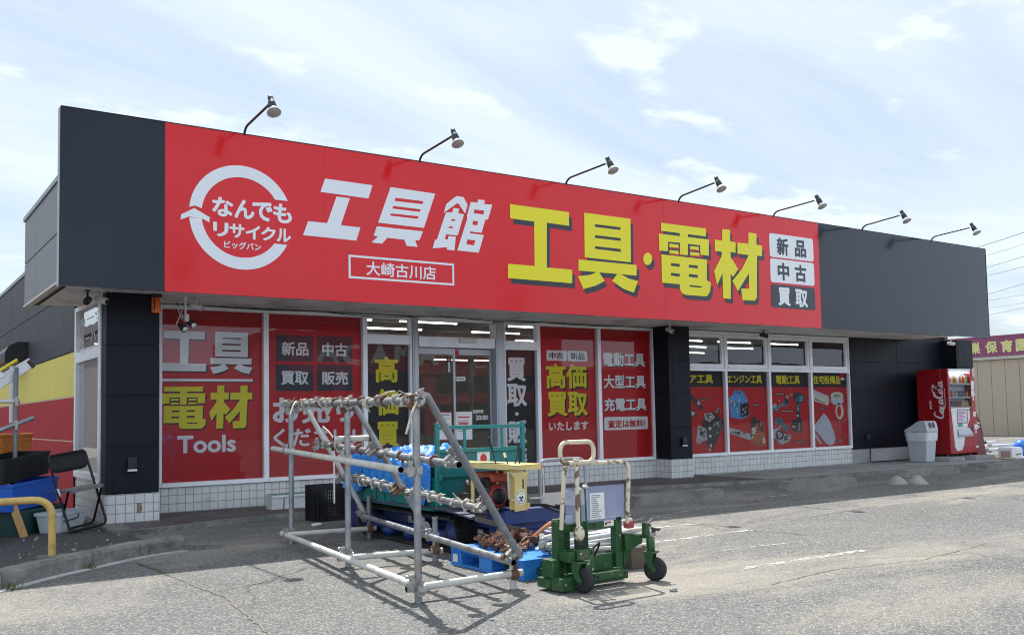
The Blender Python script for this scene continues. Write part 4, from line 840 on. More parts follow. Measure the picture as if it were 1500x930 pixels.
for i in range(4):
    a = XS2 + (XS3 - XS2) * i / 4; c = XS2 + (XS3 - XS2) * (i + 1) / 4; panel(a + .0009, c - .0009, S_dark, 'dark_panel')
b = MB(); b.box(XS0 + .02, YS + .037, ZS0 + .02, XS3 - .02, YS + .12, ZS1 - .02)
for x in range(2, 19): b.box(x, YS + .121, 3.6, x + .05, YS + .5, 3.66); b.bar((x + .02, YS + .125, 4.2), (x + .02, YS + .9, 3.62), .04, .04)
b.build('sign_frame', mat('sign frame steel', (.25, .25, .26), .5, .5), sign)
b = MB(); b.box(XS0 - .004, YS - .006, ZS1 + .001, XS3 + .004, YS + .12, ZS1 + .009); b.box(XS3 + .001, YS - .004, ZS0, XS3 + .014, YS + .12, ZS1); b.box(XS0 - .012, YS - .004, ZS0, XS0 - .001, YS + .12, ZS1); b.build('edge_trim', S_dark, sign)

# round arrow emblem
C0, RO, RI = (3.4995, 3.443), .5885, .4545
def ring(a0, a1, n=48): return [(C0[0] + RO * math.cos(R(a0 + (a1 - a0) * i / n)), C0[1] + RO * math.sin(R(a0 + (a1 - a0) * i / n))) for i in range(n + 1)]
def ringi(a0, a1, n=48): return [(C0[0] + RI * math.cos(R(a1 + (a0 - a1) * i / n)), C0[1] + RI * math.sin(R(a1 + (a0 - a1) * i / n))) for i in range(n + 1)]
e = MB(); e.sheet(ring(24.9, 174.5) + [(2.977, 3.522)] + ringi(32.8, 173), [], F, .003)
e.sheet(ring(-174, -26.8) + ringi(-173, -35.2), [], F, .0034); e.glyph('ARROW', F, .003)
e.build('emblem', S_wht, sign)
e = MB()
for s, rc in (('な', (3.161, 3.397, 3.430, 3.648)), ('ん', (3.409, 3.64, 3.430, 3.646)), ('で', (3.615, 3.852, 3.425, 3.645)), ('も', (3.858, 4.084, 3.425, 3.650))): e.text(s, *rc, F, .003, 0, .035)
for i, s in enumerate('リサイクル'):
    w_ = (4.076 - 3.168) / 5; e.text(s, 3.172 + i * w_, 3.162 + (i + 1) * w_, 3.205, 3.365, F, .003, 0, .035)
e.text('ビッグバン', 3.295, 3.716, 3.082, 3.165, F, .003, 0, .025); e.build('emblem_lettering', S_wht, sign)
e = MB(); [e.glyph(k, F, .003) for k in ('KOU_I', 'GU_I', 'KAN')]; e.build('shop_name', S_wht, sign)
e = MB(); e.sheet([(4.792, 2.845), (6.265, 2.845), (6.265, 3.128), (4.792, 3.128)], [[(4.818, 2.871), (6.239, 2.871), (6.239, 3.102), (4.818, 3.102)]], F, .003)
e.text('大崎古川店', 5.025, 5.995, 2.895, 3.068, F, .003, 0, .018); e.build('branch_plate', S_wht, sign)
e = MB(); so = (.052, -.068)
for k in ('KOU', 'GU', 'DOT', 'DEN', 'ZAI'): e.glyph(k, F, .002, 1, None, so)
for k in ('KOU', 'GU', 'DOT', 'DEN', 'ZAI'): e.glyph(k, F, .005, 0)
e.build('yellow_lettering', [S_yel, S_ink], sign)
for (z0, z1, body, bg_, ink, cs) in ((3.709, 4.105, '新品', 0, 1, ((12.56, 12.856, 3.752, 4.052), (13.02, 13.315, 3.756, 4.05))), (3.287, 3.682, '中古', 0, 1, ((12.558, 12.854, 3.33, 3.631), (12.997, 13.30, 3.332, 3.629))), (2.867, 3.252, '買取', 1, 0, ((12.55, 12.86, 2.905, 3.213), (12.985, 13.31, 2.90, 3.208)))):
    e = MB(); e.round_rect(12.378, 13.51, z0, z1, .045, F, .003, bg_)
    for ch, rc in zip(body, cs): e.text(ch, *rc, F, .0045, ink, .038)
    e.build('notice_box', [S_wht, S_ink], sign)

# seven arm spotlights along the top edge
M_arm = mat('black lamp arm', (.012, .012, .014), .4); M_head = mat('charcoal lamp head', (.03, .032, .038), .45); M_shade = mat('white lamp rim', (.62, .62, .60), .4); M_bulb = mat('frosted reflector', (.44, .41, .36), .3)
lx = [3.527, 5.795, 8.10, 10.32, 12.52, 14.90, 17.10]
ll = ['arm spotlight on the signboard edge above the round arrow emblem, leftmost of the seven', 'arm spotlight on the signboard edge above the white slanted shop name, second from the left', 'arm spotlight above the first yellow character of the sign',
      'arm spotlight above the yellow dot of the sign', 'arm spotlight above the last yellow character and the small notice boxes', 'arm spotlight above the left part of the charcoal sign panel, second from the right', 'arm spotlight above the right part of the charcoal sign panel, rightmost of the seven']
lamp0 = thing('spotlight', ll[0], 'spotlight', (lx[0], YS + .02, ZS1 + .015), 0, 'spotlights along the top of the signboard')
x, y, z = lamp0.location
b = MB(); b.tube(bent([(x, y + .03, z - .1), (x, y - .05, z + .06), (x, y - .80, z + .105)], .12, 6), .014, 8); b.box(x - .05, y + .015, z - .12, x + .05, y + .09, z - .02); b.build('arm', M_arm, lamp0)
hd_c = Vector((x, y - .89, z + .085)); ax = Vector((.0, -.48, -.88)).normalized()      # tilted down and away from the sign
b = MB(); b.lathe([(0, -.11), (.028, -.11), (.031, -.085), (.031, -.04), (.040, -.03), (.045, .06), (.04, .062), (0, .062)], hd_c, ax, 18); h = b.build('lamp_head', M_head, lamp0)
b = MB(); b.lathe([(.034, .05), (.066, .10), (.077, .122), (.071, .124), (.06, .098)], hd_c, ax, 22); b.build('rim', M_shade, h)
b = MB(); b.lathe([(.068, .116), (.055, .123), (.024, .128), (0.001, .13)], hd_c, ax, 22); b.build('reflector', M_bulb, h)
for i in range(1, 7): copy_tree(lamp0, (lx[i] + rnd.uniform(-.03, .03), YS + .02, ZS1 + .015), R(rnd.uniform(-5, 5)), ll[i])
# ================================================================== scaffold-pipe rack
def galv(name, a, b, rough=.42, metal=.55):
    t = NT(name); p = t.pos(); n = t.noise(p, 9, 6, .6); n2 = t.noise(p, 38, 4, .65); n3 = t.noise(p, 3.1, 5, .6)
    c = t.mix(t.ramp(n, .3, .7), a, b); c = t.mix(t.math('MULTIPLY', t.ramp(n2, .58, .7), .4), c, (.52, .52, .50)); c = t.mix(t.math('MULTIPLY', t.ramp(n3, .60, .72), .55), c, (.30, .22, .15))
    t.pbr(c, t.ramp(n, .3, .7, rough * .8, rough * 1.3), metal, t.bump(n2, .25, .003), .5); MAT[name] = t.m; return t.m
G_pipe = galv('galvanised pipe', (.20, .21, .222), (.40, .41, .42)); G_pale = galv('whitewashed pipe', (.52, .51, .46), (.68, .67, .62), .55, .1); G_dark = galv('dull grey pipe', (.15, .16, .17), (.24, .25, .26), .5, .4)
G_in = mat('pipe bore', (.02, .02, .022), .7); G_clamp = galv('clamp steel', (.28, .275, .26), (.45, .44, .42), .45, .5); G_rust = mat('rusty clamp', (.16, .085, .05), .8, var=.5, scale=40, bump=.4)
G_tie = mat('dirty cream strap', (.55, .51, .41), .6, var=.2, scale=25, dirt=(.22, .16, .10), damt=.75, dscale=14)
G_tieb = mat('grey brown strap', (.34, .30, .25), .6, var=.25, scale=25, dirt=(.16, .11, .07), damt=.7, dscale=14)
A0 = Vector((3.391, 8.642, 0)); UU = Vector((-.1363, -.9907, 0)); VV = Vector((.9907, -.1363, 0))
def K(u, v, z): return A0 + UU * u + VV * v + Vector((0, 0, z))
rack = thing('scaffold_rack', 'slanted rack clamped from grey scaffold pipes, strung with cream strap ends, on the asphalt', 'pipe rack', tuple(K(1.66, .36, 0)))
PR = .0243
def rp(name, a, b, m=G_pipe, r=PR):
    p = MB(); p.pipe(a, b, r, 16, 0, .14, 1); return p.build(name, [m, G_in], rack)
FU = (0.0, 1.66, 3.325); FVB = (0, .05, 0)
for i, u in enumerate(FU):
    v0 = .05 if i == 1 else 0
    rp('post', K(u, v0, 0.0), K(u, v0, (1.26, 1.26, 1.275)[i]), G_pipe)
    # brace from the post head down to the rear foot
    rp('brace', K(u + (.03, .02, .05)[i], (.13, .09, .058)[i], 1.305), K(u + .0, .73, .225), (G_pale, G_pipe, G_dark)[i])
    rp('rear_post', K((.10, 1.80, 3.20)[i], .735, 0), K((.10, 1.80, 3.20)[i], .735, (.42, .36, .30)[i]), (G_dark, G_pipe, G_pale)[i])
    rp('crossbar', K((.10, 1.74, 3.27)[i], -.06, (.10, .085, .085)[i]), K((.10, 1.79, 3.21)[i], .80, (.10, .085, .105)[i]), G_pale)
rp('crossbar', K(1.61, -.05, 1.01), K(1.61, .24, 1.01), G_pale)
TOP = (K(-.30, -.0, 1.315), K(3.40, -.0, 1.28)); R2 = (K(.12, .26, .935), K(3.28, .315, .855)); R3 = (K(.05, .50, .61), K(3.20, .525, .545))
rp('rail', *TOP, G_pipe); rp('rail', *R2, G_pipe); rp('rail', *R3, G_pipe)
rp('rail', K(-.55, -.05, .885), K(3.17, -.05, .835), G_pale); rp('rail', K(-.17, -.05, .085), K(3.31, -.05, .125), G_pale); rp('rail', K(.02, .68, .225), K(3.33, .68, .195), G_pipe)
def clamp(at, d1, d2, m=G_clamp, s=1.0):
    at, d1, d2 = Vector(at), Vector(d1).normalized(), Vector(d2).normalized(); c = MB(); nrm = d1.cross(d2).normalized()
    for d, o in ((d1, nrm * .026), (d2, -nrm * .026)):
        c.lathe([(.0265 * s, -.024), (.031 * s, -.024), (.031 * s, .024), (.0265 * s, .024)], at + o, d, 12, 0, False)
        sd = d.cross(nrm).normalized(); c.bar(at + o + sd * .03, at + o + sd * .062, .022, .03, 0, tuple(nrm)); c.tube([at + o + sd * .05 - d.cross(sd) * .03, at + o + sd * .05 + d.cross(sd) * .036], .0065, 6); c.lathe([(.0, 0), (.012, 0), (.012, .012), (0, .012)], at + o + sd * .05 + d.cross(sd) * .026, d.cross(sd), 6, 0, False); c.bar(at + o - sd * .031 - d.cross(sd) * .02, at + o - sd * .031 + d.cross(sd) * .02, .012, .04, 0, tuple(d))
    return c.build('clamp', m, rack)
Z = (0, 0, 1)
for i, u in enumerate(FU):
    v0 = .05 if i == 1 else 0
    clamp(K(u, v0, 1.255), Z, UU, G_rust if i != 0 else G_clamp); clamp(K(u, v0 - .02, (.88, .86, .835)[i]), Z, UU); clamp(K(u, v0 - .02, (.09, .10, .12)[i]), Z, UU); clamp(K(u + .02, v0, .09), Z, VV, G_clamp, 1.1)
    clamp(K((.10, 1.80, 3.20)[i], .71, .21), Z, UU, G_rust if i == 2 else G_clamp); clamp(K((.10, 1.80, 3.20)[i], .735, .10), Z, VV, G_rust); clamp(K(u - .04, .70, .26), UU, VV - Vector((0, 0, 1.3)), G_clamp)
    clamp(K(u + .03, (.09, .07, .03)[i], 1.285), UU, VV - Vector((0, 0, 1.3)), G_clamp, 1.05)
    clamp(K(u - .05, .27, .91), UU, VV - Vector((0, 0, 1.3)), G_clamp); clamp(K(u - .05, .49, .585), UU, VV - Vector((0, 0, 1.3)), G_rust if i == 1 else G_clamp)
# strap hooks left on the rails: one mesh shape, many copies, each turned its own way
def tie_mesh(k):
    t = MB(); q = random.Random(k)
    t.tube([Vector((0, .030 * math.cos(a), .030 * math.sin(a))) + Vector((.006 * math.sin(2 * a), 0, 0)) for a in [2 * math.pi * i / 14 for i in range(14)]], .0075, 6, closed=True)
    t.blob((0, .004, .036), .021, 0, k, .5, 5, (1.1, 1.3, .8)); t.blob((.012, q.uniform(-.02, .02), -.034), .014, 0, k + 9, .5, 4)
    for s in (-1, 1):
        a = q.uniform(.6, 1.5) * s; L = q.uniform(.03, .05)
        p0 = Vector((0, .02 * s, .035)); p1 = p0 + Vector((q.uniform(-.03, .03), math.sin(a) * L, math.cos(a) * L * q.uniform(-.2, .7))); w = Vector((.014, 0, 0)); th = Vector((0, .002, .003))
        t.add([p0 - w, p0 + w, p1 + w * .8, p1 - w * .8, p0 - w + th, p0 + w + th, p1 + w * .8 + th, p1 - w * .8 + th], [(0, 1, 2, 3), (4, 7, 6, 5), (0, 4, 5, 1), (1, 5, 6, 2), (2, 6, 7, 3), (3, 7, 4, 0)])
    o = t.build('strap_hook', (G_tie, G_tie, G_tieb, G_tie, G_rust)[k], rack, local=True); o.location = (0, 0, -5); return o
protos = [tie_mesh(k) for k in range(5)]
first = [True] * 5
rl = Vector(rack.location)
for (a, b), n_ in ((TOP, 19), (R2, 13), (R3, 16)):
    d = (b - a).normalized(); q0 = Vector((1, 0, 0)).rotation_difference(d)
    for i in range(n_):
        f_ = (i + .5 + rnd.uniform(-.3, .3)) / n_; f_ = f_ if n_ != 15 else .05 + f_ * .93; k = rnd.randrange(5)
        o = protos[k] if first[k] else protos[k].copy()
        if not first[k]: COL.objects.link(o)
        first[k] = False
        o.location = a + (b - a) * f_ - rl; q1 = q0 @ Euler((rnd.uniform(-1.0, 1.0) + (math.pi if rnd.random() < .2 else 0), 0, 0)).to_quaternion()
        o.rotation_euler = q1.to_euler(); s = rnd.uniform(.8, 1.12); o.scale = (s, s, s)
for (u, v, z, du, dv, dz) in ((.35, -.03, 1.34, .15, -.1, -.13), (1.5, .03, 1.31, -.2, -.05, -.12), (.55, .28, .94, -.22, -.06, .16), (2.6, .0, 1.30, .05, .1, .06), (3.4, -.02, 1.27, .06, -.1, -.2)):
    t = MB(); p = K(u, v, z); e = p + UU * du + VV * dv + Vector((0, 0, dz)); t.tube(bent([p, p + (e - p) * .4 + Vector((0, 0, .03)), e], .05), [.009] * 6 + [.009, .004] if False else .008, 6); t.build('strap_tail', G_tie, rack)
t = MB(); t.pipe(K(.48, .28, .93), K(.48, .28, .40), .008, 8, 0); t.build('hanging_rod', mat('white rod', (.75, .75, .74), .4), rack)
# ================================================================== tracked carrier with a tarpaulin, parked behind the rack
C_teal = mat('teal paint', (.010, .20, .195), .35, var=.12, dirt=(.09, .13, .11), damt=.5, dscale=5, bump=.12, bscale=60)
C_blue = mat('blue chassis paint', (.018, .05, .19), .45, var=.2, dirt=(.06, .05, .045), damt=.6, dscale=4)
C_yel = mat('faded yellow paint', (.70, .55, .20), .5, var=.1, dirt=(.50, .42, .26), damt=.6, dscale=5)
C_rub = mat('track rubber', (.016, .016, .017), .85, var=.3, dirt=(.10, .09, .075), damt=.4, dscale=9)
C_red = mat('engine red', (.33, .035, .025), .5, var=.2, dirt=(.12, .05, .03), damt=.5); C_org = mat('tank orange', (.50, .10, .045), .45, var=.15)
C_blk = mat('black plastic', (.012, .012, .013), .5); C_iron = mat('oily iron', (.06, .055, .05), .5, .4, .3, 20, dirt=(.14, .08, .05), damt=.5); C_chrome = mat('worn chrome', (.55, .54, .52), .3, .7, .15, 20)
car = thing('tracked_carrier', 'small tracked dump carrier with teal bed, yellow control table and red engine', 'carrier', (4.65, 7.5, 0))
BX0, BX1, BY0, BY1 = 4.15, 5.09, 7.24, 9.0
# track units
for x0 in (4.20, 4.82):
    tk = MB(); o_ = []
    yA, yB, rr = 7.1, 8.75, .145
    prof = [(yA + rr * math.cos(R(a)), .155 + rr * math.sin(R(a))) for a in range(90, 271, 15)] + [(yB + rr * math.cos(R(a)), .155 + rr * math.sin(R(a))) for a in range(-90, 91, 15)]
    n_ = len(prof); vs = []
    inn = [(y + (0.018 if y < 7.9 else -.018), z + (.02 if z < .15 else -.02)) for y, z in prof]
    vs = [(x0, y, z) for y, z in prof] + [(x0 + .2, y, z) for y, z in prof] + [(x0, y, z) for y, z in inn] + [(x0 + .2, y, z) for y, z in inn]
    for i in range(n_):
        j = (i + 1) % n_; o_ += [(i, j, n_ + j, n_ + i), (2 * n_ + j, 2 * n_ + i, 3 * n_ + i, 3 * n_ + j), (i, 2 * n_ + i, 2 * n_ + j, j), (n_ + j, 3 * n_ + j, 3 * n_ + i, n_ + i)]
    tk.add(vs, o_)
    L = [Vector((0, y, z)) for y, z in prof]; per = [0]
    for i in range(n_): per.append(per[-1] + (L[(i + 1) % n_] - L[i]).length)
    for q in range(34):
        s_ = per[-1] * q / 46; i = max(k for k in range(n_) if per[k] <= s_); t_ = (s_ - per[i]) / (per[i + 1] - per[i]); p = L[i].lerp(L[(i + 1) % n_], t_); d = (L[(i + 1) % n_] - L[i]).normalized(); nn = Vector((0, -d.z, d.y))
        c_ = Vector((0, (yA + yB) / 2, .155)); nn = nn if nn.dot(p - c_) > 0 else -nn
        tk.bar(Vector((x0 + .005, p.y, p.z)) + nn * .008, Vector((x0 + .195, p.y, p.z)) + nn * .008, .03, .022, 0, tuple(nn))
    to = tk.build('track', C_rub, car)
    for y, r_ in ((yA, .115), (yB, .115), (7.5, .06), (7.92, .06), (8.34, .06)):
        w_ = MB(); w_.lathe([(0, -.09), (r_ * .4, -.09), (r_ * .45, -.07), (r_, -.07), (r_, .07), (r_ * .45, .07), (r_ * .4, .09), (0, .09)], (x0 + .1, y, .155 if r_ > .1 else .085), (1, 0, 0), 18); w_.build('track_wheel', C_blue, to)
    fr = MB(); fr.box(x0 + .05, 7.15, .10, x0 + .15, 8.7, .17); fr.build('track_frame', C_blue, to)
ch = MB(); ch.box(4.42, 6.5, .22, 4.82, 8.9, .33); ch.box(4.33, 6.42, .30, 4.98, 7.2, .375); ch.box(4.33, 6.405, .285, 4.98, 6.43, .40); ch.box(4.42, 6.52, .14, 4.8, 6.8, .22); ch.build('chassis', C_blue, car, bevel=.008)
fd = MB(); fd.prism([(6.62, .345), (7.05, .39), (8.9, .37), (8.9, .355), (7.05, .373), (6.62, .33)], lambda u, v, d: (d, u, v), 4.13, 4.40); fd.build('fender', mat('rusty blue paint', (.05, .06, .11), .6, var=.4, scale=12, dirt=(.16, .09, .06), damt=.7), car)
hl = MB(); hl.lathe([(0, 0), (.016, 0), (.016, .008), (0, .01)], (4.9, 6.404, .345), (0, -1, 0), 12); hl.build('reflector', mat('red reflector', (.5, .02, .02), .2), car)
# dump bed: tub with rolled rim, ribs and rounded lower corner
bed = MB(); th = .014
side = [(BY0, .62), (BY1, .62), (BY1 + .04, .40), (BY1 - .04, .355), (BY0 + .10, .345), (BY0 + .03, .36), (BY0, .42)]
for x0 in (BX0, BX1 - th): bed.prism(side, lambda u, v, d: (d, u, v), x0, x0 + th)
bed.box(BX0 + th, BY0 + .04, .345, BX1 - th, BY1, .36); bed.box(BX0 + th, BY1 - .005, .36, BX1 - th, BY1 + .01, .615)
bo = bed.build('bed', C_teal, car, bevel=.006)
rb = MB(); rb.tube([(BX0 + .004, BY0 + .02, .625), (BX0 + .004, BY1, .625), (BX1 - .004, BY1, .625), (BX1 - .004, BY0 + .02, .625)], .016, 8); rb.bar((BX0 - .004, BY0 + .02, .47), (BX0 - .004, BY1, .47), .012, .03)
for y in (7.7, 8.2, 8.7): rb.bar((BX0 - .006, y, .37), (BX0 - .006, y, .615), .012, .03)
for y in (7.4, 7.55, 8.0): rb.tube([(BX0 - .012, y, .40), (BX0 - .022, y + .03, .385), (BX0 - .012, y + .06, .40)], .004, 6)
rb.build('bed_rim', C_teal, bo)
hb = MB(); hb.box(BX0, BY0 - .018, .375, BX1, BY0, .868); hb.build('headboard', C_teal, car, bevel=.004)
hf = MB()
for x in (BX0 + .012, BX1 - .014): hf.box(x - .019, BY0 - .052, .36, x + .019, BY0 - .02, 1.115)
hf.box(BX0 + .032, BY0 - .048, 1.06, BX1 - .034, BY0 - .02, 1.093)
for x in (BX0 + .30, BX0 + .70): hf.box(x - .012, BY0 - .04, .87, x + .012, BY0 - .019, 1.059)
hf.box(BX0 + .032, BY0 - .046, .852, BX1 - .034, BY0 - .0185, .888); hf.box(BX0 + .032, BY0 - .044, .635, BX1 - .034, BY0 - .0185, .66)
hf.lathe([(0, -.03), (.018, -.03), (.018, .03), (0, .03)], (BX0 + .035, BY0 - .05, .64), seg=10); hf.build('headboard_frame', C_teal, car, bevel=.004)
fl = MB(); F = front(BY0 - .0185); fl.rect(4.585, 4.72, .715, .865, F, .001, 0)
fl.sheet(ell(4.653, .79, .036, .042), [], F, .0016, 1); fl.build('flag_sticker', [PAL[2], mat('flag red', (.62, .06, .02), .5)], car)
# control table on a pedestal
tb_ = [(4.13, 6.68), (4.15, 6.58), (4.30, 6.35), (4.34, 6.325), (4.40, 6.33), (4.81, 6.55), (4.83, 6.64), (4.70, 7.02), (4.36, 7.02)]
tz = lambda x, y: .752 - .055 * (x - 4.45) + .02 * (y - 6.5)
tp = MB(); tp.prism(tb_, lambda u, v, d: (u, v, tz(u, v) + d), -.014, .016); tp.sheet([(4.32, 6.62), (4.55, 6.68), (4.5, 6.80), (4.3, 6.76)], [], lambda u, v, d: (u, v, tz(u, v) + d), .0185, 1)
tp.prism([(4.36, 6.37), (4.54, 6.44), (4.52, 6.52), (4.38, 6.50)], lambda u, v, d: (u, v, tz(u, v) + d), -.06, -.015)
to = tp.build('control_table', [C_yel, C_blk], car, bevel=.012, segs=3)
pd = MB(); pd.prism([(4.405, .40), (4.515, .40), (4.52, .66), (4.535, .70), (4.375, .70), (4.395, .66)], lambda u, v, d: (u, d, v), 6.37, 6.44); pd.box(4.517, 6.39, .40, 4.57, 6.44, .455)
po = pd.build('pedestal', C_yel, car, bevel=.008)
F = front(6.3695); b = MB(); b.rect(4.478, 4.492, .575, .65, F, 0, 0); b.rect(4.472, 4.484, .53, .548, F, 0, 0); b.build('lever_slot', C_blk, po)
b = MB(); b.sheet(ell(4.462, .505, .052, .062, 28), [], F, .0008, 0); b.sheet(ell(4.462, .505, .045, .054, 28), [], F, .0012, 1); b.sheet(ell(4.462, .505, .040, .049, 28), [], F, .0016, 0)
for P in ([(-.03, -.01), (-.012, .012), (.0, -.002), (.014, .014), (.03, -.012), (.012, -.006), (0, -.026), (-.012, -.006)], [(-.022, -.032), (.022, -.032), (.016, -.022), (-.016, -.022)]): b.sheet([(4.462 + x, .505 + z) for x, z in P], [], F, .002, 1)
b.rect(4.44, 4.484, .528, .540, F, .002, 2); b.build('round_badge', [PAL[2], C_blk, PAL[3]], po)
for x_, y_, r_ in ((4.18, 6.66, .016), (4.40, 6.62, .008)): b = MB(); b.tube([(x_, y_, .39), (x_, y_, .745)], r_, 8); b.build('table_leg', C_yel, car)
for a_, c_ in ((4.39, 4.31), (4.54, 4.66)):
    b = MB(); b.tube(bent([(c_, 6.33, .72), (c_ + .004, 6.33, .49), (a_, 6.36, .49)], .035), .009, 8); b.build('guard_rod', C_chrome, car)
for q, (x, y, dx, h, kh, m) in enumerate(((4.325, 6.52, -.035, .14, .10, C_blk), (4.50, 6.60, -.02, .07, .04, PAL[10]), (4.56, 6.60, .05, .10, .05, C_blk), (4.63, 6.62, .0, .12, .06, C_blk))):
    p = Vector((x, y, tz(x, y))); e = p + Vector((dx, .01, h)); b = MB(); b.tube([p, e], .006, 6); lv = b.build('lever', C_blk, car)
    b = MB(); b.tube([e, e + (e - p).normalized() * kh], .012, 8); b.build('lever_grip', m, lv)
# engine under the table
en = MB(); en.box(4.26, 6.66, .40, 4.62, 7.05, .52); en.box(4.30, 6.64, .52, 4.52, 6.98, .62); en.box(4.5, 6.7, .5, 4.66, 6.95, .63); en.blob((4.56, 6.66, .47), .06, 0, 3, .4); en.tube([(4.3, 6.6, .56), (4.22, 6.62, .60), (4.22, 6.8, .62)], .022, 8); eo = en.build('engine', C_iron, car, bevel=.012)
b = MB(); b.lathe([(.05, -.02), (.085, -.02), (.10, 0), (.10, .05), (.085, .07), (.066, .074)], (4.39, 6.66, .505), (0, -1, 0), 26); b.build('fan_housing', C_red, eo)
b = MB(); b.lathe([(0, .06), (.066, .06), (.066, .080), (.05, .092), (.02, .094), (0, .094)], (4.39, 6.66, .505), (0, -1, 0), 20); b.build('recoil_starter', C_blk, eo)
b = MB(); b.box(4.33, 6.60, .615, 4.60, 6.90, .70); b.build('fuel_tank', C_org, eo, bevel=.03, segs=3)
b = MB(); b.box(4.28, 6.62, .56, 4.36, 6.72, .66); b.build('air_cleaner', C_blk, eo, bevel=.02)
b = MB(); b.tube(bent([(4.58, 6.5, .42), (4.70, 6.35, .43), (4.79, 6.22, .40)], .05), .011, 8); b.tube([(4.66, 6.4, .43), (4.83, 6.20, .345)], .010, 8); hb_ = b.build('steering_lever', C_blk, car)
b = MB(); b.tube([(4.74, 6.28, .425), (4.84, 6.2, .415)], .018, 10); b.tube([(4.56, 6.62, .52), (4.62, 6.55, .56)], .022, 10); b.build('hand_grip', C_blk, hb_)

# tarpaulin heaped over the load in the bed
def tarp():
    t = NT('blue tarpaulin'); p = t.pos(); n = t.noise(p, 6, 5, .6); w_ = t.n('ShaderNodeTexWave'); w_.inputs['Scale'].default_value = 90; t.l(p, w_.inputs['Vector'])
    c = t.mix(t.ramp(n, .3, .7), (.016, .19, .68), (.035, .31, .82)); t.pbr(c, .38, 0, t.bump(t.noise(p, 16, 4, .6, 1.0), .8, .03), .5); MAT['tarp'] = t.m; return t.m
M_tarp = tarp()
tm = MB(); nx, ny = 46, 60; tx0, tx1, ty0, ty1 = BX0 - .075, BX1 - .10, BY0 + .0, BY1 - .02
for j in range(ny + 1):
    for i in range(nx + 1):
        u, v = i / nx, j / ny; x = tx0 + (tx1 - tx0) * u; y = ty0 + .02 + (ty1 - ty0) * v
        q = Vector((x * 2.6, y * 2.2, 3.3))
        f1 = mnoise.noise(q) ; f2 = 1 - abs(mnoise.noise(q * 2.6 + Vector((5, 1, 0)))) * 2; f3 = mnoise.noise(q * 6.5); f4 = 1 - abs(mnoise.noise(q * 4.3 + Vector((2, 7, 3)))) * 2.4
        z = .70 + .10 * math.sin(math.pi * min(1, u * 1.1)) * math.sin(math.pi * (v * .9 + .08)) + .07 * f1 + .055 * f2 + .022 * f3 + .05 * f4
        z += .08 * math.exp(-((v - .12) / .16) ** 2) * math.exp(-((u - .3) / .3) ** 2)
        ed = .13 + .05 * mnoise.noise(Vector((y * 3, 0, 1)))
        if u < ed:
            s_ = u / ed; drop = .17 + .14 * mnoise.noise(Vector((y * 2.1, 4, 0))) + (.16 if .02 < v < .22 else 0)
            x = BX0 - .028 - .025 * (1 - s_) + .016 * math.sin(y * 41) * (1 - s_) + .012 * f3; z = .655 + (z - .655) * s_ ** 2 - drop * (1 - s_)
        tm.v.append((x, y, max(z, .40)))
for j in range(ny):
    for i in range(nx): tm.f.append((j * (nx + 1) + i, j * (nx + 1) + i + 1, (j + 1) * (nx + 1) + i + 1, (j + 1) * (nx + 1) + i)); tm.m.append(0); tm.sm.append(True)
to = tm.build('tarp', M_tarp, base=(4.6, 8.1, .6)); tag(to, 'crumpled bright blue tarpaulin heaped in the teal carrier bed', 'tarp')
for y in (8.25, 8.62): b = MB(); b.tube([(BX0 - .055, y, .40), (BX0 - .06, y, .60), (BX0 + .02, y, .74), (BX0 + .3, y, .84), (BX0 + .6, y, .84)], .005, 5); b.build('tie_cord', C_blk, to)
b = MB(); b.box(4.36, 9.2, .02, 4.95, 9.55, .60); b.box(4.33, 9.17, .56, 4.98, 9.58, .62)
tag(b.build('navy_tub', mat('navy plastic', (.012, .022, .10), .45), base=(4.65, 9.35, .02), bevel=.02), 'dark navy plastic tub on the asphalt between the black crate and the carrier', 'tub')

# ------------------------------------------------------------------ green pallet jack
J_grn = mat('dark green paint', (.016, .082, .022), .42, var=.2, dirt=(.16, .13, .09), damt=.75, dscale=17, thr=(.585, .63), bump=.1, bscale=50)
J_crm = mat('chipped cream paint', (.68, .61, .46), .5, var=.08, scale=10, dirt=(.13, .05, .022), damt=.9, dscale=9, thr=(.545, .585), bump=.25, bscale=50)
J_rub = mat('caster rubber', (.018, .019, .022), .7, var=.2); J_cap = mat('bare steel', (.42, .41, .39), .4, .6)
jack = thing('pallet_jack', 'green high-lift pallet jack with rusty cream handles and two big casters', 'pallet jack', (4.2, 5.1, 0))
def jb(name, shapes, m=J_grn, bv=.005, par=None):
    b = MB()
    for s_ in shapes: b.box(*s_)
    return b.build(name, m, par or jack, bevel=bv)
YJ = 5.14
jb('upright', [(3.865, YJ - .03, .06, 3.928, YJ + .03, .462)]); jb('upright', [(4.385, YJ - .03, .10, 4.445, YJ + .03, .452)])
jb('crossbeam', [(3.930, YJ - .022, .375, 4.383, YJ + .022, .448), (3.87, YJ - .034, .464, 3.93, YJ + .034, .470)])
jb('mast', [(4.03, YJ - .06, .06, 4.115, YJ - .005, .447), (3.955, YJ - .01, .10, 3.995, YJ + .03, .374)])
jb('base_beam', [(3.80, 4.98, .015, 3.93, 5.10, .10), (3.93, YJ - .10, .03, 4.43, YJ - .04, .085), (4.10, YJ - .135, .05, 4.40, YJ - .101, .10), (3.79, 5.10, .02, 3.96, 5.24, .085), (3.961, 5.18, .02, 4.5, 5.24, .085)])
jb('mast_plate', [(4.118, YJ + .0, .09, 4.383, YJ + .02, .20)])
jb('fork', [(4.02, 5.245, .03, 4.14, 6.25, .085)]); jb('fork', [(4.36, 5.20, .03, 4.51, 6.30, .085)])
jb('pump_block', [(3.935, 4.975, .115, 4.075, 5.075, .275), (3.90, 5.076, .20, 3.99, 5.14, .26), (3.872, 4.995, .195, 3.934, 5.10, .262)])
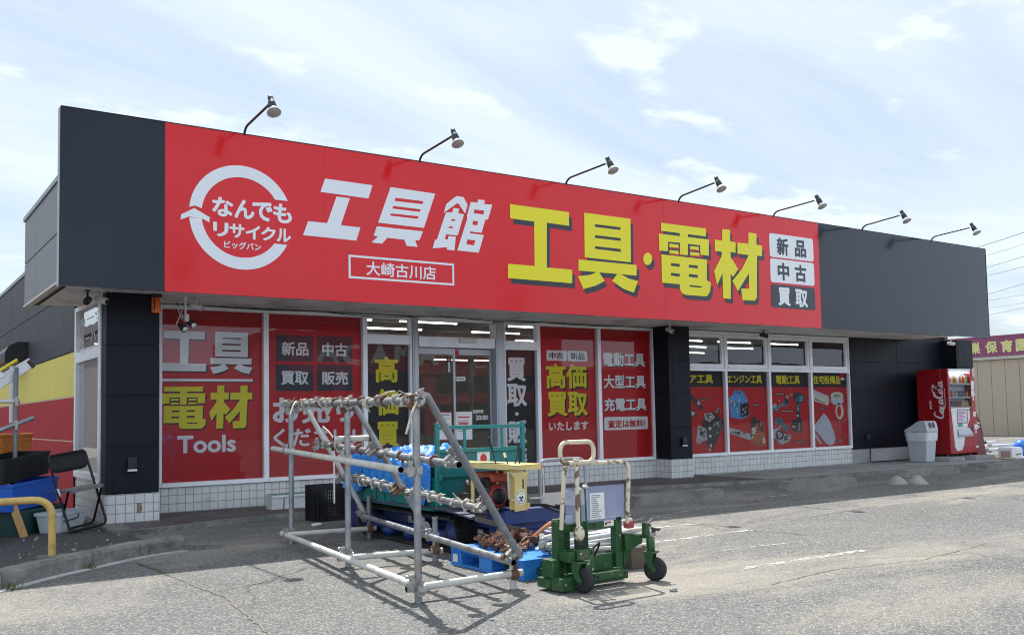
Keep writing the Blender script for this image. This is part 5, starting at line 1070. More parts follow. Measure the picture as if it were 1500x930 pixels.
b = MB(); b.box(3.80, 5.08, .09, 3.862, 5.20, .21); b.build('side_block', J_grn, jack, bevel=.005)
for s_ in ([(4.43, .30), (4.43, .215), (4.47, .215), (4.60, .275), (4.60, .30)],):
    b = MB(); b.prism([(4.447, .215), (4.50, .215), (4.57, .245), (4.60, .252), (4.60, .305), (4.56, .31), (4.447, .33)], lambda u, v, d: (u, d, v), YJ - .06, YJ - .01); b.build('outrigger', J_grn, jack, bevel=.004)
    b = MB(); b.prism([(4.447, .10), (4.447, .214), (4.53, .214)], lambda u, v, d: (u, d, v), YJ - .04, YJ - .03); b.build('gusset', J_grn, jack)
b = MB(); b.prism([(3.93, .10), (3.93, .26), (4.0, .20), (3.96, .12)], lambda u, v, d: (u, d, v), YJ - .05, YJ - .036); b.build('gusset', J_grn, jack)
def caster(x, y, r_, ang, top):
    c_ = thing_part = MB(); ca, sa = math.cos(ang), math.sin(ang); ax = Vector((ca, sa, 0)); wc = Vector((x, y, r_)); fwd = Vector((-sa, ca, 0)); w_ = .024
    t_ = MB(); t_.lathe([(r_ * .62, -w_), (r_ * .93, -w_), (r_, -w_ * .55), (r_, w_ * .55), (r_ * .93, w_), (r_ * .62, w_)], wc, ax, 28)
    wh = t_.build('caster_wheel', J_rub, jack); h = MB(); h.lathe([(0, -w_ * .8), (r_ * .2, -w_ * 1.1), (r_ * .25, -w_ * .6), (r_ * .62, -w_ * .7), (r_ * .62, w_ * .7), (r_ * .25, w_ * .6), (r_ * .2, w_ * 1.1), (0, w_ * .8)], wc, ax, 20); h.build('hub', C_iron, wh)
    f_ = MB(); piv = wc + fwd * .03 + Vector((0, 0, r_ + .035))
    for s_ in (-1, 1):
        o_ = ax * s_ * (w_ + .012)
        P = [(-.020, .0), (-.014, -.018), (.010, -.020), (.020, -.006), (.058, r_ * .62), (.062, r_ + .03), (.0, r_ + .03), (.008, r_ * .62)]
        f_.prism(P, lambda u, v, d: wc + o_ + fwd * u + Vector((0, 0, v)) + ax * d, -.004, .004)
    f_.obox(Matrix.Translation(piv) @ Matrix.Rotation(ang, 4, 'Z'), .085, .10, .012); f_.lathe([(0, .006), (.03, .006), (.03, top - piv.z), (0, top - piv.z)], piv, seg=16)
    f_.lathe([(0, -w_ - .026), (.014, -w_ - .026), (.014, w_ + .026), (0, w_ + .026)], wc, ax, 10); f_.build('caster_fork', J_grn, wh, bevel=.002, segs=1)
caster(3.945, 4.935, .082, R(12), .20); caster(4.615, 4.965, .082, R(27), .30)
b = MB(); b.lathe([(0, .29), (.027, .29), (.027, .375), (0, .375)], (4.615, 5.05, 0), seg=14); b.box(4.585, 5.02, .30, 4.60, 5.06, .40); b.build('king_pin', J_grn, jack)
b = MB(); b.box(4.60, 5.03, .37, 4.65, 5.07, .385); b.bar((4.61, 5.03, .39), (4.655, 5.02, .425), .035, .006); b.tube([(4.64, 5.03, .36), (4.68, 4.99, .345), (4.70, 5.0, .35)], .009, 6); b.blob((4.66, 5.02, .34), .018, 0, 4, .4, 4); b.build('brake_pedal', C_iron, jack)
# U-shaped guard handle and the pump lever with its ring
def gpath(): return bent([(3.90, YJ - .035, .40), (3.925, YJ - .05, .795), (3.965, YJ - .05, .838), (4.47, YJ - .05, .83), (4.505, YJ - .05, .79), (4.485, YJ - .04, .40)], .06, 6)
b = MB(); b.tube(gpath(), .015, 12); gh = b.build('guard_handle', J_crm, jack)
for z in (.455, .635): b = MB(); b.lathe([(0, 0), (.012, 0), (.012, .006), (0, .006)], (4.487, YJ - .06, z), (0, -1, 0), 8); b.build('bolt', J_cap, gh)
b = MB(); b.tube([(3.995, YJ - .10, .40), (4.0, YJ - .09, .86)], .0155, 12); b.blob((3.995, YJ - .11, .375), .045, 0, 1, .15, 8, (.9, .8, 1.2)); b.lathe([(0, 0), (.02, .0), (.02, .02), (0, .02)], (4.0, YJ - .09, .855), seg=10); pl = b.build('pump_lever', J_crm, jack)
rg = [Vector((3.875 + x, YJ - .075, z)) for x, z in [(p[0], p[1]) for p in rrect(0, .29, .845, .985, .055, 6)]]
b = MB(); b.tube(rg, .0155, 12, closed=True); b.build('grip_ring', J_crm, pl)
b = MB(); 
for z in [.278 + i * .0078 for i in range(13)]: b.tube([Vector((3.998 + .028 * math.cos(a), YJ - .10 + .028 * math.sin(a), z + .0004 * a)) for a in [2 * math.pi * i / 14 for i in range(14)]], .0032, 6, closed=True)
b.build('spring', C_iron, jack); b = MB(); b.lathe([(0, .28), (.018, .28), (.018, .39), (0, .39)], (3.998, YJ - .10, 0), seg=12); b.build('piston', J_cap, jack)
for x, z1 in ((4.035, .655), (4.085, .67)):
    b = MB(); b.tube([(x + .012, YJ - .075, .16), (x, YJ - .07, z1)], .006, 6); lv = b.build('release_lever', J_grn, jack); b = MB(); b.lathe([(0, 0), (.022, .004), (.024, .014), (.012, .02), (0, .02)], (x, YJ - .07, z1), (0, -.5, .9), 12); b.build('lever_knob', J_cap, lv)
# bolts, hose, maker's plate
for i_, (x, y, z) in enumerate(((3.895, YJ - .031, .43), (3.895, YJ - .031, .34), (4.415, YJ - .031, .42), (4.415, YJ - .031, .32), (4.20, YJ - .023, .41), (4.30, YJ - .023, .41), (3.955, 4.974, .25), (4.055, 4.974, .25), (3.955, 4.974, .14), (4.055, 4.974, .14), (4.13, YJ - .136, .075), (4.37, YJ - .136, .075), (3.83, 4.979, .06), (3.90, 4.979, .06), (4.07, YJ - .061, .36), (4.07, YJ - .061, .20))):
    b = MB(); b.lathe([(0, 0), (.0085, 0), (.0085, .007), (0, .007)], (x, y, z), (0, -1, 0), 6, 0, False); b.build('bolt', C_iron if i_ % 3 else J_cap, jack)
b = MB(); b.tube(bent([(4.06, 4.99, .26), (4.12, 4.96, .32), (4.16, 5.05, .24), (4.14, 5.12, .14)], .04), .007, 8); b.build('hydraulic_hose', C_blk, jack)
b = MB(); b.rect(3.98, 4.035, .17, .205, front(4.9745), .001, 0); b.rect(3.985, 4.03, .187, .192, front(4.9745), .0016, 1); b.build('maker_plate', [mat('dull plate', (.35, .35, .33), .4, .5), C_blk], jack)
# clear shield with papers behind it
b = MB(); b.rect(3.945, 4.47, .43, .675, front(YJ - .03), 0); MS = NT('filmed acrylic'); _t = MS.n('ShaderNodeBsdfTransparent'); _d = MS.n('ShaderNodeBsdfPrincipled'); _d.inputs['Base Color'].default_value = (.40, .46, .68, 1); _d.inputs['Roughness'].default_value = .12; _m = MS.n('ShaderNodeMixShader')
MS.l(MS.ramp(MS.noise(MS.pos(), 5, 4), .3, .7, .5, .66), _m.inputs[0]); MS.l(_t.outputs[0], _m.inputs[1]); MS.l(_d.outputs[0], _m.inputs[2]); MS.l(_m.outputs[0], MS.out.inputs[0])
b.build('clear_shield', MS.m, jack)
sh = MB(); F = front(YJ - .034); sh.rect(4.155, 4.285, .448, .628, F, 0, 0)
for q in range(12): sh.rect(4.168, 4.168 + rnd.uniform(.05, .1), .46 + q * .0135, .466 + q * .0135, F, .0006, 1)
sh.build('instruction_sheet', [NM[0], PAL[5]], jack)
for rc in ((3.945, 4.0, .60, .66), (3.945, 4.005, .44, .49)): b = MB(); b.rect(*rc, front(YJ - .027), 0, 0); b.build('paper_label', NM[0], jack)
b = MB(); b.rect(4.285, 4.375, .39, .432, front(YJ - .0225), .001, 0); b.rect(4.31, 4.35, .41, .422, front(YJ - .0225), .0016, 1); b.build('paper_label', [NM[0], NM[1]], jack)

# ------------------------------------------------------------------ platform trolley behind the jack
T_grey = mat('grey trolley paint', (.30, .31, .32), .45, var=.1, dirt=(.2, .17, .14), damt=.4); T_deck = mat('lilac deck', (.50, .48, .62), .5, var=.08)
tro = thing('platform_trolley', 'flat platform trolley with grey tube handle and lilac deck beside the pallet jack', 'trolley', (5.1, 6.7, 0))
b = MB(); b.prism(rrect(4.75, 5.75, 6.30, 6.92, .06), lambda u, v, d: (u, v, d), .135, .16); b.build('deck', T_deck, tro, bevel=.005)
b = MB(); b.tube(bent([(5.09, 6.95, .15), (5.09, 6.97, .76), (5.62, 6.97, .76), (5.62, 6.95, .15)], .09, 6), .0155, 12); b.build('handle', T_grey, tro)
b = MB(); b.box(5.11, 6.955, .33, 5.60, 6.965, .46); b.build('handle_panel', mat('beige panel', (.42, .42, .36), .6), tro)
for x, y in ((4.85, 6.4), (4.85, 6.82), (5.66, 6.4), (5.66, 6.82)):
    b = MB(); b.lathe([(0, -.014), (.05, -.014), (.055, -.008), (.055, .008), (.05, .014), (0, .014)], (x, y, .055), (1, .2, 0), 18); b.box(x - .025, y - .02, .06, x - .018, y + .02, .134); b.box(x + .018, y - .02, .06, x + .025, y + .02, .134); b.build('wheel', J_rub, tro)
b = MB(); b.lathe([(0, -.03), (.035, -.03), (.04, 0), (.035, .03), (0, .03)], (5.09, 6.93, .19), (1, 0, 0), 14); b.build('hinge', C_blk, tro)

# ------------------------------------------------------------------ blue pallet and what lies on it
P_blue = mat('pallet blue', (.03, .25, .72), .4, var=.1, dirt=(.10, .16, .28), damt=.4, dscale=5)
pal = thing('plastic_pallet', 'bright blue plastic pallet under rusty clamps and silver tubes', 'pallet', (4.2, 6.05, 0))
PX0, PX1, PY0, PY1 = 3.90, 4.50, 5.56, 6.56
b = MB(); b.box(PX0, PY0, .115, PX1, PY1, .145); b.box(PX0, PY0, 0, PX1, PY1, .02)
for y0, y1 in ((PY0, PY0 + .16), ((PY0 + PY1) / 2 - .09, (PY0 + PY1) / 2 + .09), (PY1 - .16, PY1)):
    for x0, x1 in ((PX0, PX0 + .16), ((PX0 + PX1) / 2 - .09, (PX0 + PX1) / 2 + .09), (PX1 - .16, PX1)): b.box(x0 + .003, y0 + .003, .0205, x1 - .003, y1 - .003, .1145)
for i in range(28):
    y = PY0 + .02 + i * (PY1 - PY0 - .04) / 27; b.box(PX0 - .006, y - .004, .095, PX0 - .0005, y + .004, .143)
    x = PX0 + .02 + i * (PX1 - PX0 - .04) / 27; b.box(x - .004, PY0 - .006, .095, x + .004, PY0 - .0005, .143)
b.box(PX0 - .008, PY0 - .008, .138, PX0 - .0005, PY1, .1448); b.box(PX0 - .0004, PY0 - .008, .138, PX1, PY0 - .0005, .1448)
b.build('pallet_body', P_blue, pal, bevel=.004)
for y in (5.66, 6.48): b = MB(); b.add([(PX0 - .0035, y - .035, .03), (PX0 - .0035, y + .035, .03), (PX0 - .0035, y + .035, .09), (PX0 - .0035, y - .035, .09)], [(0, 1, 2, 3)]); b.build('white_label', NM[0], pal)
M_rustA = mat('orange rust', (.24, .10, .05), .8, var=.5, scale=30, bump=.5); M_rustB = mat('brown rust', (.13, .065, .04), .85, var=.4, scale=30, bump=.5); M_rustC = mat('pink primer rust', (.45, .26, .19), .75, var=.3, scale=25)
def loose_clamp(k):
    c = MB(); q = random.Random(k)
    c.lathe([(.028, -.028), (.036, -.028), (.036, .028), (.028, .028)], (0, 0, .036), (1, 0, 0), 12); c.lathe([(.026, -.025), (.034, -.025), (.034, .025), (.026, .025)], (0, .062, .03), (.3, .2, 1), 12)
    c.bar((0, .03, .03), (0, .13, .05), .035, .006); c.bar((.02, -.02, .05), (.09, -.05, .06), .03, .005); c.tube(bent([(-.03, .0, .07), (-.07, .03, .09), (-.05, .09, .06)], .03), .008, 6); c.tube([(-.0, -.03, .07), (.0, -.05, .01)], .007, 6); c.bar((.0, -.035, .05), (.06, -.075, .055), .02, .008); c.lathe([(0, 0), (.014, 0), (.014, .014), (0, .014)], (0, -.03, .075), (0, .3, 1), 6)
    return c
cl0 = []
for k, m in enumerate((M_rustA, M_rustB, M_rustC)):
    c = loose_clamp(k); cl0.append((c, m))
cp_i = 0; seedq = random.Random(5); cmesh = {}
for i in range(34):
    k = seedq.randrange(3); a = seedq.uniform(0, 6.28); rr = math.sqrt(seedq.random()) ; px, py = 4.22 + rr * .27 * math.cos(a), 6.15 + rr * .33 * math.sin(a)
    pz = .148 + (1 - rr) * .15 * seedq.random() + .003
    if k not in cmesh:
        o = cl0[k][0].build('pipe_clamp', cl0[k][1], base=(0, 0, 0)); cmesh[k] = o
    else: o = cmesh[k].copy(); COL.objects.link(o)
    o.location = (px, py, pz); o.rotation_euler = (seedq.uniform(-.9, .9), seedq.uniform(-.9, .9), seedq.uniform(0, 6.28)); o.scale = [seedq.uniform(.6, .82)] * 3
    tag(o, ('orange rusted pipe clamp in the heap on the blue pallet', 'dark brown rusted pipe clamp in the heap on the blue pallet', 'pinkish primed pipe clamp in the heap on the blue pallet')[k], 'clamp', 'rusty clamps heaped on the blue pallet')
b = MB(); b.tube(bent([(4.30, 6.0, .22), (4.38, 5.9, .33), (4.52, 5.92, .36), (4.66, 6.05, .30)], .08, 6), .016, 8); tag(b.build('orange_strap', mat('orange webbing', (.55, .22, .08), .7), base=(4.4, 6, .2)), 'orange webbing strap arched over the clamp heap', 'strap')
b = MB(); b.bar((4.05, 6.42, .36), (4.42, 6.22, .24), .05, .035); tag(b.build('wood_offcut', mat('grey timber', (.12, .09, .07), .8, var=.3, scale=20, stretch=(1, 1, 8)), base=(4.2, 6.3, .25)), 'dark weathered timber offcut leaning on the clamp heap', 'timber')
G_alu = galv('aluminium tube', (.42, .42, .42), (.62, .62, .61), .35, .4)
tl = ['fat silver tube highest of the bundle lying on the blue pallet', 'flat cream-tinged tube in the bundle behind the jack', 'long thin silver tube in the bundle behind the jack', 'lowest silver tube of the bundle, next to the asphalt side', 'bluish dark tube end of the bundle right of the jack mast']
for (p, q, r_, m), L in zip((((4.22, 5.78, .245), (5.02, 5.66, .33), .022, G_alu), ((4.24, 5.72, .20), (5.05, 5.55, .27), .023, G_pale), ((4.20, 5.68, .178), (4.98, 5.50, .20), .018, G_alu), ((4.18, 5.62, .168), (4.9, 5.42, .168), .017, G_alu), ((4.35, 5.70, .172), (5.06, 5.44, .25), .025, G_pipe)), tl):
    b = MB(); b.pipe(p, q, r_, 16, 0, .12, 1); tag(b.build('metal_tube', [m, G_in], base=p), L, 'tube', 'silver tubes on the blue pallet')
b = MB()
for i in range(9):
    p = Vector((4.14 + seedq.uniform(-.07, .07), 5.64 + seedq.uniform(-.05, .06), .18 + seedq.uniform(0, .07))); b.bar(p, p + Vector((seedq.uniform(-.08, .08), seedq.uniform(-.06, .06), seedq.uniform(-.03, .06))), .035, .016); b.lathe([(.018, 0), (.026, 0), (.026, .04), (.018, .04)], p, (seedq.uniform(-1, 1), -1, .3), 10)
tag(b.build('coupler_bundle', G_clamp, base=(4.14, 5.64, .15)), 'tangled grey steel couplers at the corner of the blue pallet', 'couplers')
b = MB(); b.box(4.80, 5.42, 0, 4.95, 5.72, .165); tag(b.build('timber_bearer', MAT['grey timber'], base=(4.87, 5.55, 0), bevel=.005), 'short grey timber bearer under the right ends of the silver tubes', 'timber')
b = MB(); b.box(4.86, 5.52, .29, 4.93, 5.58, .35); tag(b.build('red_tube_cap', mat('red cap', (.30, .05, .045), .5), base=(4.9, 5.55, .3), bevel=.012), 'red plastic cap on the silver tube bundle', 'cap')
# ================================================================== things by the left corner
M_blkt = mat('black tube', (.007, .007, .009), .4, spec=.3); M_seat = mat('grey vinyl seat', (.16, .15, .155), .55, var=.15); M_padb = mat('black vinyl back', (.009, .009, .010), .5, spec=.25)
chair = thing('folding_chair', 'black folding chair with grey vinyl seat beside the tiled corner pillar', 'folding chair', (2.0, 11.08, .045), R(24))
chair.rotation_euler = (0, R(-7), R(22))
def cl(name, paths, r_, m, par=chair):
    b = MB()
    for p in paths: b.tube(p, r_, 10)
    return b.build(name, m, par, local=True)
cl('front_frame', [bent([(-.215, -.12, .014), (-.215, .13, .72), (-.212, .15, .815), (.212, .15, .815), (.215, .13, .72), (.215, -.12, .014), (-.215, -.12, .014)], .075, 6)], .0135, M_blkt)
cl('rear_frame', [bent([(-.195, -.13, .44), (-.195, .11, .014), (.195, .11, .014), (.195, -.13, .44)], .06, 5)], .0125, M_blkt)
b = MB(); b.prism(rrect(-.212, .212, .625, .812, .075, 6), lambda u, v, d: (u, .112 + (v - .62) * .19 + d + .03 * (1 - (u / .212) ** 2), v), -.012, .012); b.build('backrest', M_padb, chair, local=True, bevel=.004)
b = MB(); b.prism(rrect(-.19, .19, -.20, .17, .05), lambda u, v, d: (u, v, .415 - (v - .0) * .06 + d), 0, .032); b.build('seat', M_seat, chair, local=True, bevel=.01)
for s in (-1, 1):
    b = MB(); b.bar((s * .222, -.03, .385), (s * .222, .02, .475), .006, .022, 0, (1, 0, 0)); b.build('hinge_plate', mat('chrome', (.6, .6, .6), .2, .9), chair, local=True)

W_, D_ = Vector((.6, .8, 0)), Vector((-.8, .6, 0))
def tub(name, label, cat, o, w, d, h, m, taper=.03, rim=.02, z0=.02, rot=0.0, tilt=0.0, roll=0.0, ribs=0, holes=False, par_group=None):
    """open plastic box: tapered walls, rolled rim, ribs"""
    base = Vector(o) + W_ * w / 2 + D_ * d / 2; t = thing(name, label, cat, (base.x, base.y, z0), R(53.13 + rot), par_group)
    if tilt or roll: t.rotation_euler = (R(tilt), R(roll), R(53.13 + rot))
    b = MB(); x, y = w / 2, d / 2; wl = .008
    def ring(z, off): k = taper * (1 - z / h); return [(-x + k + off, -y + k + off, z), (x - k - off, -y + k + off, z), (x - k - off, y - k - off, z), (-x + k + off, y - k - off, z)]
    vs = ring(0, 0) + ring(h, 0) + ring(h, wl) + ring(.012, wl)
    fs = [(3, 2, 1, 0)] + [(i, (i + 1) % 4, 4 + (i + 1) % 4, 4 + i) for i in range(4)] + [(4 + i, 4 + (i + 1) % 4, 8 + (i + 1) % 4, 8 + i) for i in range(4)] + [(8 + i, 8 + (i + 1) % 4, 12 + (i + 1) % 4, 12 + i) for i in range(4)] + [(12, 13, 14, 15)]
    b.add(vs, fs); bo = b.build('box_body', m, t, local=True, bevel=.006)
    r_ = MB()
    for (x0, y0, x1, y1) in ((-x - rim, -y - rim, x + rim, -y), (-x - rim, y, x + rim, y + rim), (-x - rim, -y, -x, y), (x, -y, x + rim, y)): r_.box(x0, y0, h - .035, x1, y1, h)
    for i in range(ribs):
        zz_ = h * (i + .8) / (ribs + 1); k = taper * (1 - zz_ / h); r_.box(-x + k - .006, -y + k - .007, zz_, x - k + .006, -y + k - .0005, zz_ + .012); r_.box(-x + k - .007, -y + k, zz_, -x + k - .0005, y - k, zz_ + .012)
    if holes:
        n_ = int(w / .035)
        for i in range(n_):
            xx = -x + .03 + i * (w - .06) / (n_ - 1); r_.box(xx - .005, -y + taper * .5 - .006, .03, xx + .005, -y + taper * .5 + .006, h - .05)
    r_.build('rim', m, t, local=True, bevel=.004, segs=1)
    return t
P_org = mat('orange plastic', (.62, .20, .035), .5, var=.15, dirt=(.35, .14, .05), damt=.5); P_blk = mat('black crate plastic', (.010, .010, .012), .5, spec=.3, var=.2, dirt=(.08, .075, .07), damt=.3); P_bl2 = mat('royal blue plastic', (.012, .105, .50), .4, var=.08); P_grn = mat('bottle green plastic', (.010, .055, .05), .45)
P0 = Vector((1.395, 10.99, 0))
tub('storage_bin', 'dark bottle-green bin at the bottom of the stack behind the yellow rail', 'bin', P0, .90, .44, .262, P_grn, taper=.012, rim=.009)
tub('storage_bin', 'royal blue bin stacked on the green bin', 'bin', P0 + W_ * -.12 + D_ * .02, .90, .42, .285, P_bl2, ribs=1, z0=.295, taper=.012, rim=.009, roll=-2)
tub('plastic_crate', 'black crate on top of the royal blue bin', 'crate', P0 + W_ * -.21 + D_ * .06, .88, .40, .25, P_blk, z0=.60, ribs=2, taper=.010, rim=.008, roll=-4)
for z, L in ((.02, 'lower black crate standing behind the green bin'), (.32, 'middle black crate behind the royal blue bin'), (.74, 'upper black crate left of the stack, below the orange crate')):
    tub('plastic_crate', L, 'crate', P0 + W_ * -.30 + D_ * .50, .50, .40, .25 if z > .5 else .30, P_blk, z0=z - (.12 if z > .5 else 0), ribs=2)
tub('plastic_crate', 'orange crate topmost of the stack against the red wall', 'crate', P0 + W_ * .26 + D_ * .48, .80, .42, .27, P_org, z0=.80, ribs=3, holes=True, taper=.012, rim=.008)
for z, L in ((.02, 'lower dark grey crate hidden under the orange crate'), (.41, 'upper dark grey crate carrying the orange crate')): tub('plastic_crate', L, 'crate', P0 + W_ * .27 + D_ * .49, .78, .40, .385, P_blk, z0=z, ribs=2)
lb = tub('plastic_crate', 'light blue crate at the left edge behind the yellow rail', 'crate', (.86, 10.25, 0), .42, .34, .36, mat('sky blue plastic', (.07, .36, .75), .45), z0=.02, ribs=2, holes=True, rot=-8)
# see-through box under the chair
M_clear = NT('clear plastic'); _tr = M_clear.n('ShaderNodeBsdfTransparent'); _tr.inputs[0].default_value = (.88, .9, .92, 1); _d = M_clear.n('ShaderNodeBsdfPrincipled'); _d.inputs['Base Color'].default_value = (.68, .71, .74, 1); _d.inputs['Roughness'].default_value = .3; _m = M_clear.n('ShaderNodeMixShader'); _m.inputs[0].default_value = .72
M_clear.l(_tr.outputs[0], _m.inputs[1]); M_clear.l(_d.outputs[0], _m.inputs[2]); M_clear.l(_m.outputs[0], M_clear.out.inputs[0])
tub('clear_box', 'translucent white plastic box with a black rod in it, under the folding chair', 'plastic box', (1.775, 10.965, 0), .55, .29, .215, M_clear.m, taper=.035, rim=.012)
b = MB(); b.tube(bent([(1.80, 11.02, .14), (1.98, 11.22, .155), (1.99, 11.23, .20)], .02), .006, 6); tag(b.build('black_rod', M_blkt, base=(1.9, 11.1, .15)), 'bent black rod lying against the translucent box', 'rod')
M_tim = mat('tan timber', (.50, .29, .11), .7, var=.2, scale=12, stretch=(6, 6, 1))
b = MB(); b.bar((1.415, 10.90, .02), (1.235, 11.0, .60), .075, .022, 0, (.2, 1, 0)); tag(b.build('timber_board', M_tim, base=(1.41, 10.9, .02), bevel=.003), 'tan timber board leaning against the stack of bins', 'timber board')
# pipe stand with ladder parts laid on it
G_std = G_dark
ps = thing('pipe_stand', 'grey scaffold-pipe stand holding ladder parts above the crates', 'pipe stand', (1.2, 11.75, .02))
for x, y, z in ((1.405, 11.60, 1.80), (.55, 11.3, 1.62)): b = MB(); b.pipe((x, y, .02), (x, y, z), .0243, 14, 0, .14, 1); b.build('post', [G_std, G_in], ps)
b = MB(); b.pipe((.3, 11.55, 1.425), (1.385, 11.55, 1.425), .0243, 14, 0, .14, 1); b.build('crossbar', [G_pale, G_in], ps)
b = MB(); b.pipe((.7, 11.5, .90), (1.58, 11.56, 1.245), .0243, 14, 0, .14, 1); b.build('crossbar', [G_pipe, G_in], ps)
for p in ((1.405, 11.57, 1.425), (1.405, 11.57, 1.17)): b = MB(); b.lathe([(.028, -.03), (.04, -.03), (.04, .03), (.028, .03)], p, (1, 0, .3), 12); b.bar(Vector(p) + Vector((0, -.03, -.05)), Vector(p) + Vector((0, -.03, .05)), .03, .04); b.build('clamp', G_clamp, ps)
b = MB(); b.tube(bent([(1.30, 11.5, .36), (1.42, 11.4, .38), (1.36, 11.3, .33), (1.44, 11.3, .30)], .05), .02, 6); b.build('clamp', G_rust, ps)
M_al = galv('ladder aluminium', (.50, .51, .52), (.66, .66, .66), .35, .5)
ld = thing('ladder_section', 'aluminium ladder rail lying across the pipe stand, upper one with a black end cap', 'ladder', (.8, 11.7, 1.6))
b = MB(); b.bar((.15, 11.7, .78), (1.55, 11.7, 1.83), .035, .085); b.bar((.0, 12.1, .80), (1.62, 12.1, 1.9), .035, .085); b.build('rail', M_al, ld, bevel=.006)
for i in range(5):
    t_ = .1 + .2 * i; p = Vector((.15, 11.7, .78)).lerp(Vector((1.55, 11.7, 1.83)), t_); b = MB(); b.tube([p, p + Vector((0, .4, 0))], .016, 8); b.build('rung', M_al, ld)
for p in ((1.565, 11.7, 1.842),): b = MB(); b.bar(Vector(p) - Vector((.02, 0, .015)), Vector(p) + Vector((.015, 0, .012)), .045, .095); b.build('end_cap', C_blk, ld, bevel=.006)
ld = thing('ladder_section', 'whitish ladder rail with yellow tips lying in front of the longer rail', 'ladder', (.7, 11.5, 1.6))
b = MB(); b.bar((.0, 11.5, .92), (1.26, 11.5, 1.735), .04, .10); b.build('rail', mat('pale aluminium', (.66, .67, .68), .4, .3), ld, bevel=.008)
for dz in (0, .035): b = MB(); b.tube([(1.22 + dz * .6, 11.47 + dz, 1.745 + dz * .4), (1.40, 11.47 + dz, 1.875 - dz * .3)], .016, 8); b.build('yellow_tip', mat('yellow tip', (.75, .60, .03), .45), ld)
# yellow guard rail
M_gr = mat('ochre rail paint', (.66, .44, .13), .45, var=.07, dirt=(.30, .20, .10), damt=.5, dscale=9)
gr = thing('guard_rail', 'ochre yellow tube guard rail set in the dark asphalt at the left edge', 'guard rail', (1.0, 9.2, .02))
b = MB(); b.tube(bent([(1.414, 9.21, .01), (1.414, 9.21, .515), (.20, 9.21, .515), (.20, 9.21, .01)], .17, 8), .032, 16); b.build('rail_tube', M_gr, gr)
b = MB()
for x in (1.414, .20): b.prism([(x + .13 * math.cos(i * .63) * (1 + .3 * math.sin(i * 2.3)), 9.21 + .10 * math.sin(i * .63)) for i in range(10)], lambda u, v, d: (u, v, d), .015, .026)
b.build('footing', M_conc, gr)
# black crate, white planters by the wall
cr = MB(); cr.box(0, 0, 0, 1, 1, 1)
t = thing('milk_crate', 'black perforated crate standing on the asphalt behind the scaffold rack', 'crate', (4.5, 10.35, 0), R(4))
b = MB(); x, y, h = .205, .16, .41
b.box(-x, -y, 0, x, y, .015); b.box(-x, -y, h - .05, x, -y + .012, h); b.box(-x, y - .012, h - .05, x, y, h); b.box(-x, -y + .012, h - .05, -x + .012, y - .012, h); b.box(x - .012, -y + .012, h - .05, x, y - .012, h)
for i in range(15):
    q = -x + .008 + i * (2 * x - .016) / 14; b.box(q - .007, -y + .001, .015, q + .007, -y + .009, h - .05); b.box(q - .007, y - .009, .015, q + .007, y - .001, h - .05)
for i in range(11):
    q = -y + .02 + i * (2 * y - .04) / 10; b.box(-x + .001, q - .007, .015, -x + .009, q + .007, h - .05); b.box(x - .009, q - .007, .015, x - .001, q + .007, h - .05)
for i in range(9):
    z = .05 + i * .038; b.box(-x + .0015, -y + .0085, z, x - .0015, -y + .012, z + .012); b.box(-x + .0085, -y + .012, z, -x + .011, y - .012, z + .012)
b.build('crate_body', P_blk, t, local=True)
M_plw = mat('white planter', (.66, .67, .66), .5, dirt=(.4, .4, .38), damt=.4)
for x0, x1, L in ((4.43, 4.80, 'long white planter box by the tiled base behind the black crate'), (4.26, 4.41, 'small white planter end tipped beside the long white one')):
    b = MB(); z = .048
    b.prism([(11.52, z), (11.70, z), (11.73, z + .17), (11.49, z + .17)], lambda u, v, d: (d, u, v), x0, x1); b.box(x0 - .01, 11.475, z + .15, x1 + .01, 11.745, z + .18); b.box(x0 + .01, 11.50, z + .181, x1 - .01, 11.72, z + .184, 1)
    tag(b.build('planter', [M_plw, mat('green mesh', (.12, .36, .20), .7)], base=(x0, 11.6, z), bevel=.006), L, 'planter')
# ================================================================== drinks machine, bin and clutter at the right end
V_r = mat('machine red', (.34, .008, .014), .28, var=.04, dirt=(.22, .03, .03), damt=.25); V_w = mat('machine white', (.72, .72, .73), .3, var=.03); V_g = mat('machine grey', (.35, .36, .38), .35, .4)
VX0, VX1, VY, VYB, VZ0, VZ1 = 18.86, 19.89, 11.18, 11.90, .165, 1.972
vm = thing('vending_machine', 'red drinks vending machine with white script lettering on its side, against the dark wall', 'vending machine', (19.4, 11.55, .045))
b = MB(); b.box(VX0, VY + .16, VZ0, VX1, VYB, VZ1); b.build('cabinet', V_r, vm, bevel=.012)
for x in (VX0 + .08, VX1 - .08):
    for y in (VY + .12, VYB - .1): b = MB(); b.lathe([(0, 0), (.03, 0), (.03, .02), (.015, .02), (.015, .04), (0, .04)], (x, y, .128), seg=10); b.build('foot', V_g, vm)
F = lambda u, v, d: (VX0 - d, v, u)
def script(b, strokes, f, w, d):
    # brush lettering: each stroke is a ribbon that swells in its middle
    for q, S in enumerate(strokes):
        P = [Vector(p) for p in densify(S, 6)]; n = len(P); L = []
        for i, p in enumerate(P):
            t_ = (P[min(i + 1, n - 1)] - P[max(0, i - 1)]); t_ = t_.normalized() if t_.length else Vector((1, 0)); nn = Vector((-t_.y, t_.x)); ww = w * (.45 + .75 * abs(t_.y)) * (.6 + .4 * math.sin(math.pi * i / (n - 1)))
            L += [f(p.x + nn.x * ww, p.y + nn.y * ww, d + q * .0002), f(p.x - nn.x * ww, p.y - nn.y * ww, d + q * .0002)]
        b.add(L, [(2 * i, 2 * i + 1, 2 * i + 3, 2 * i + 2) for i in range(n - 1)])
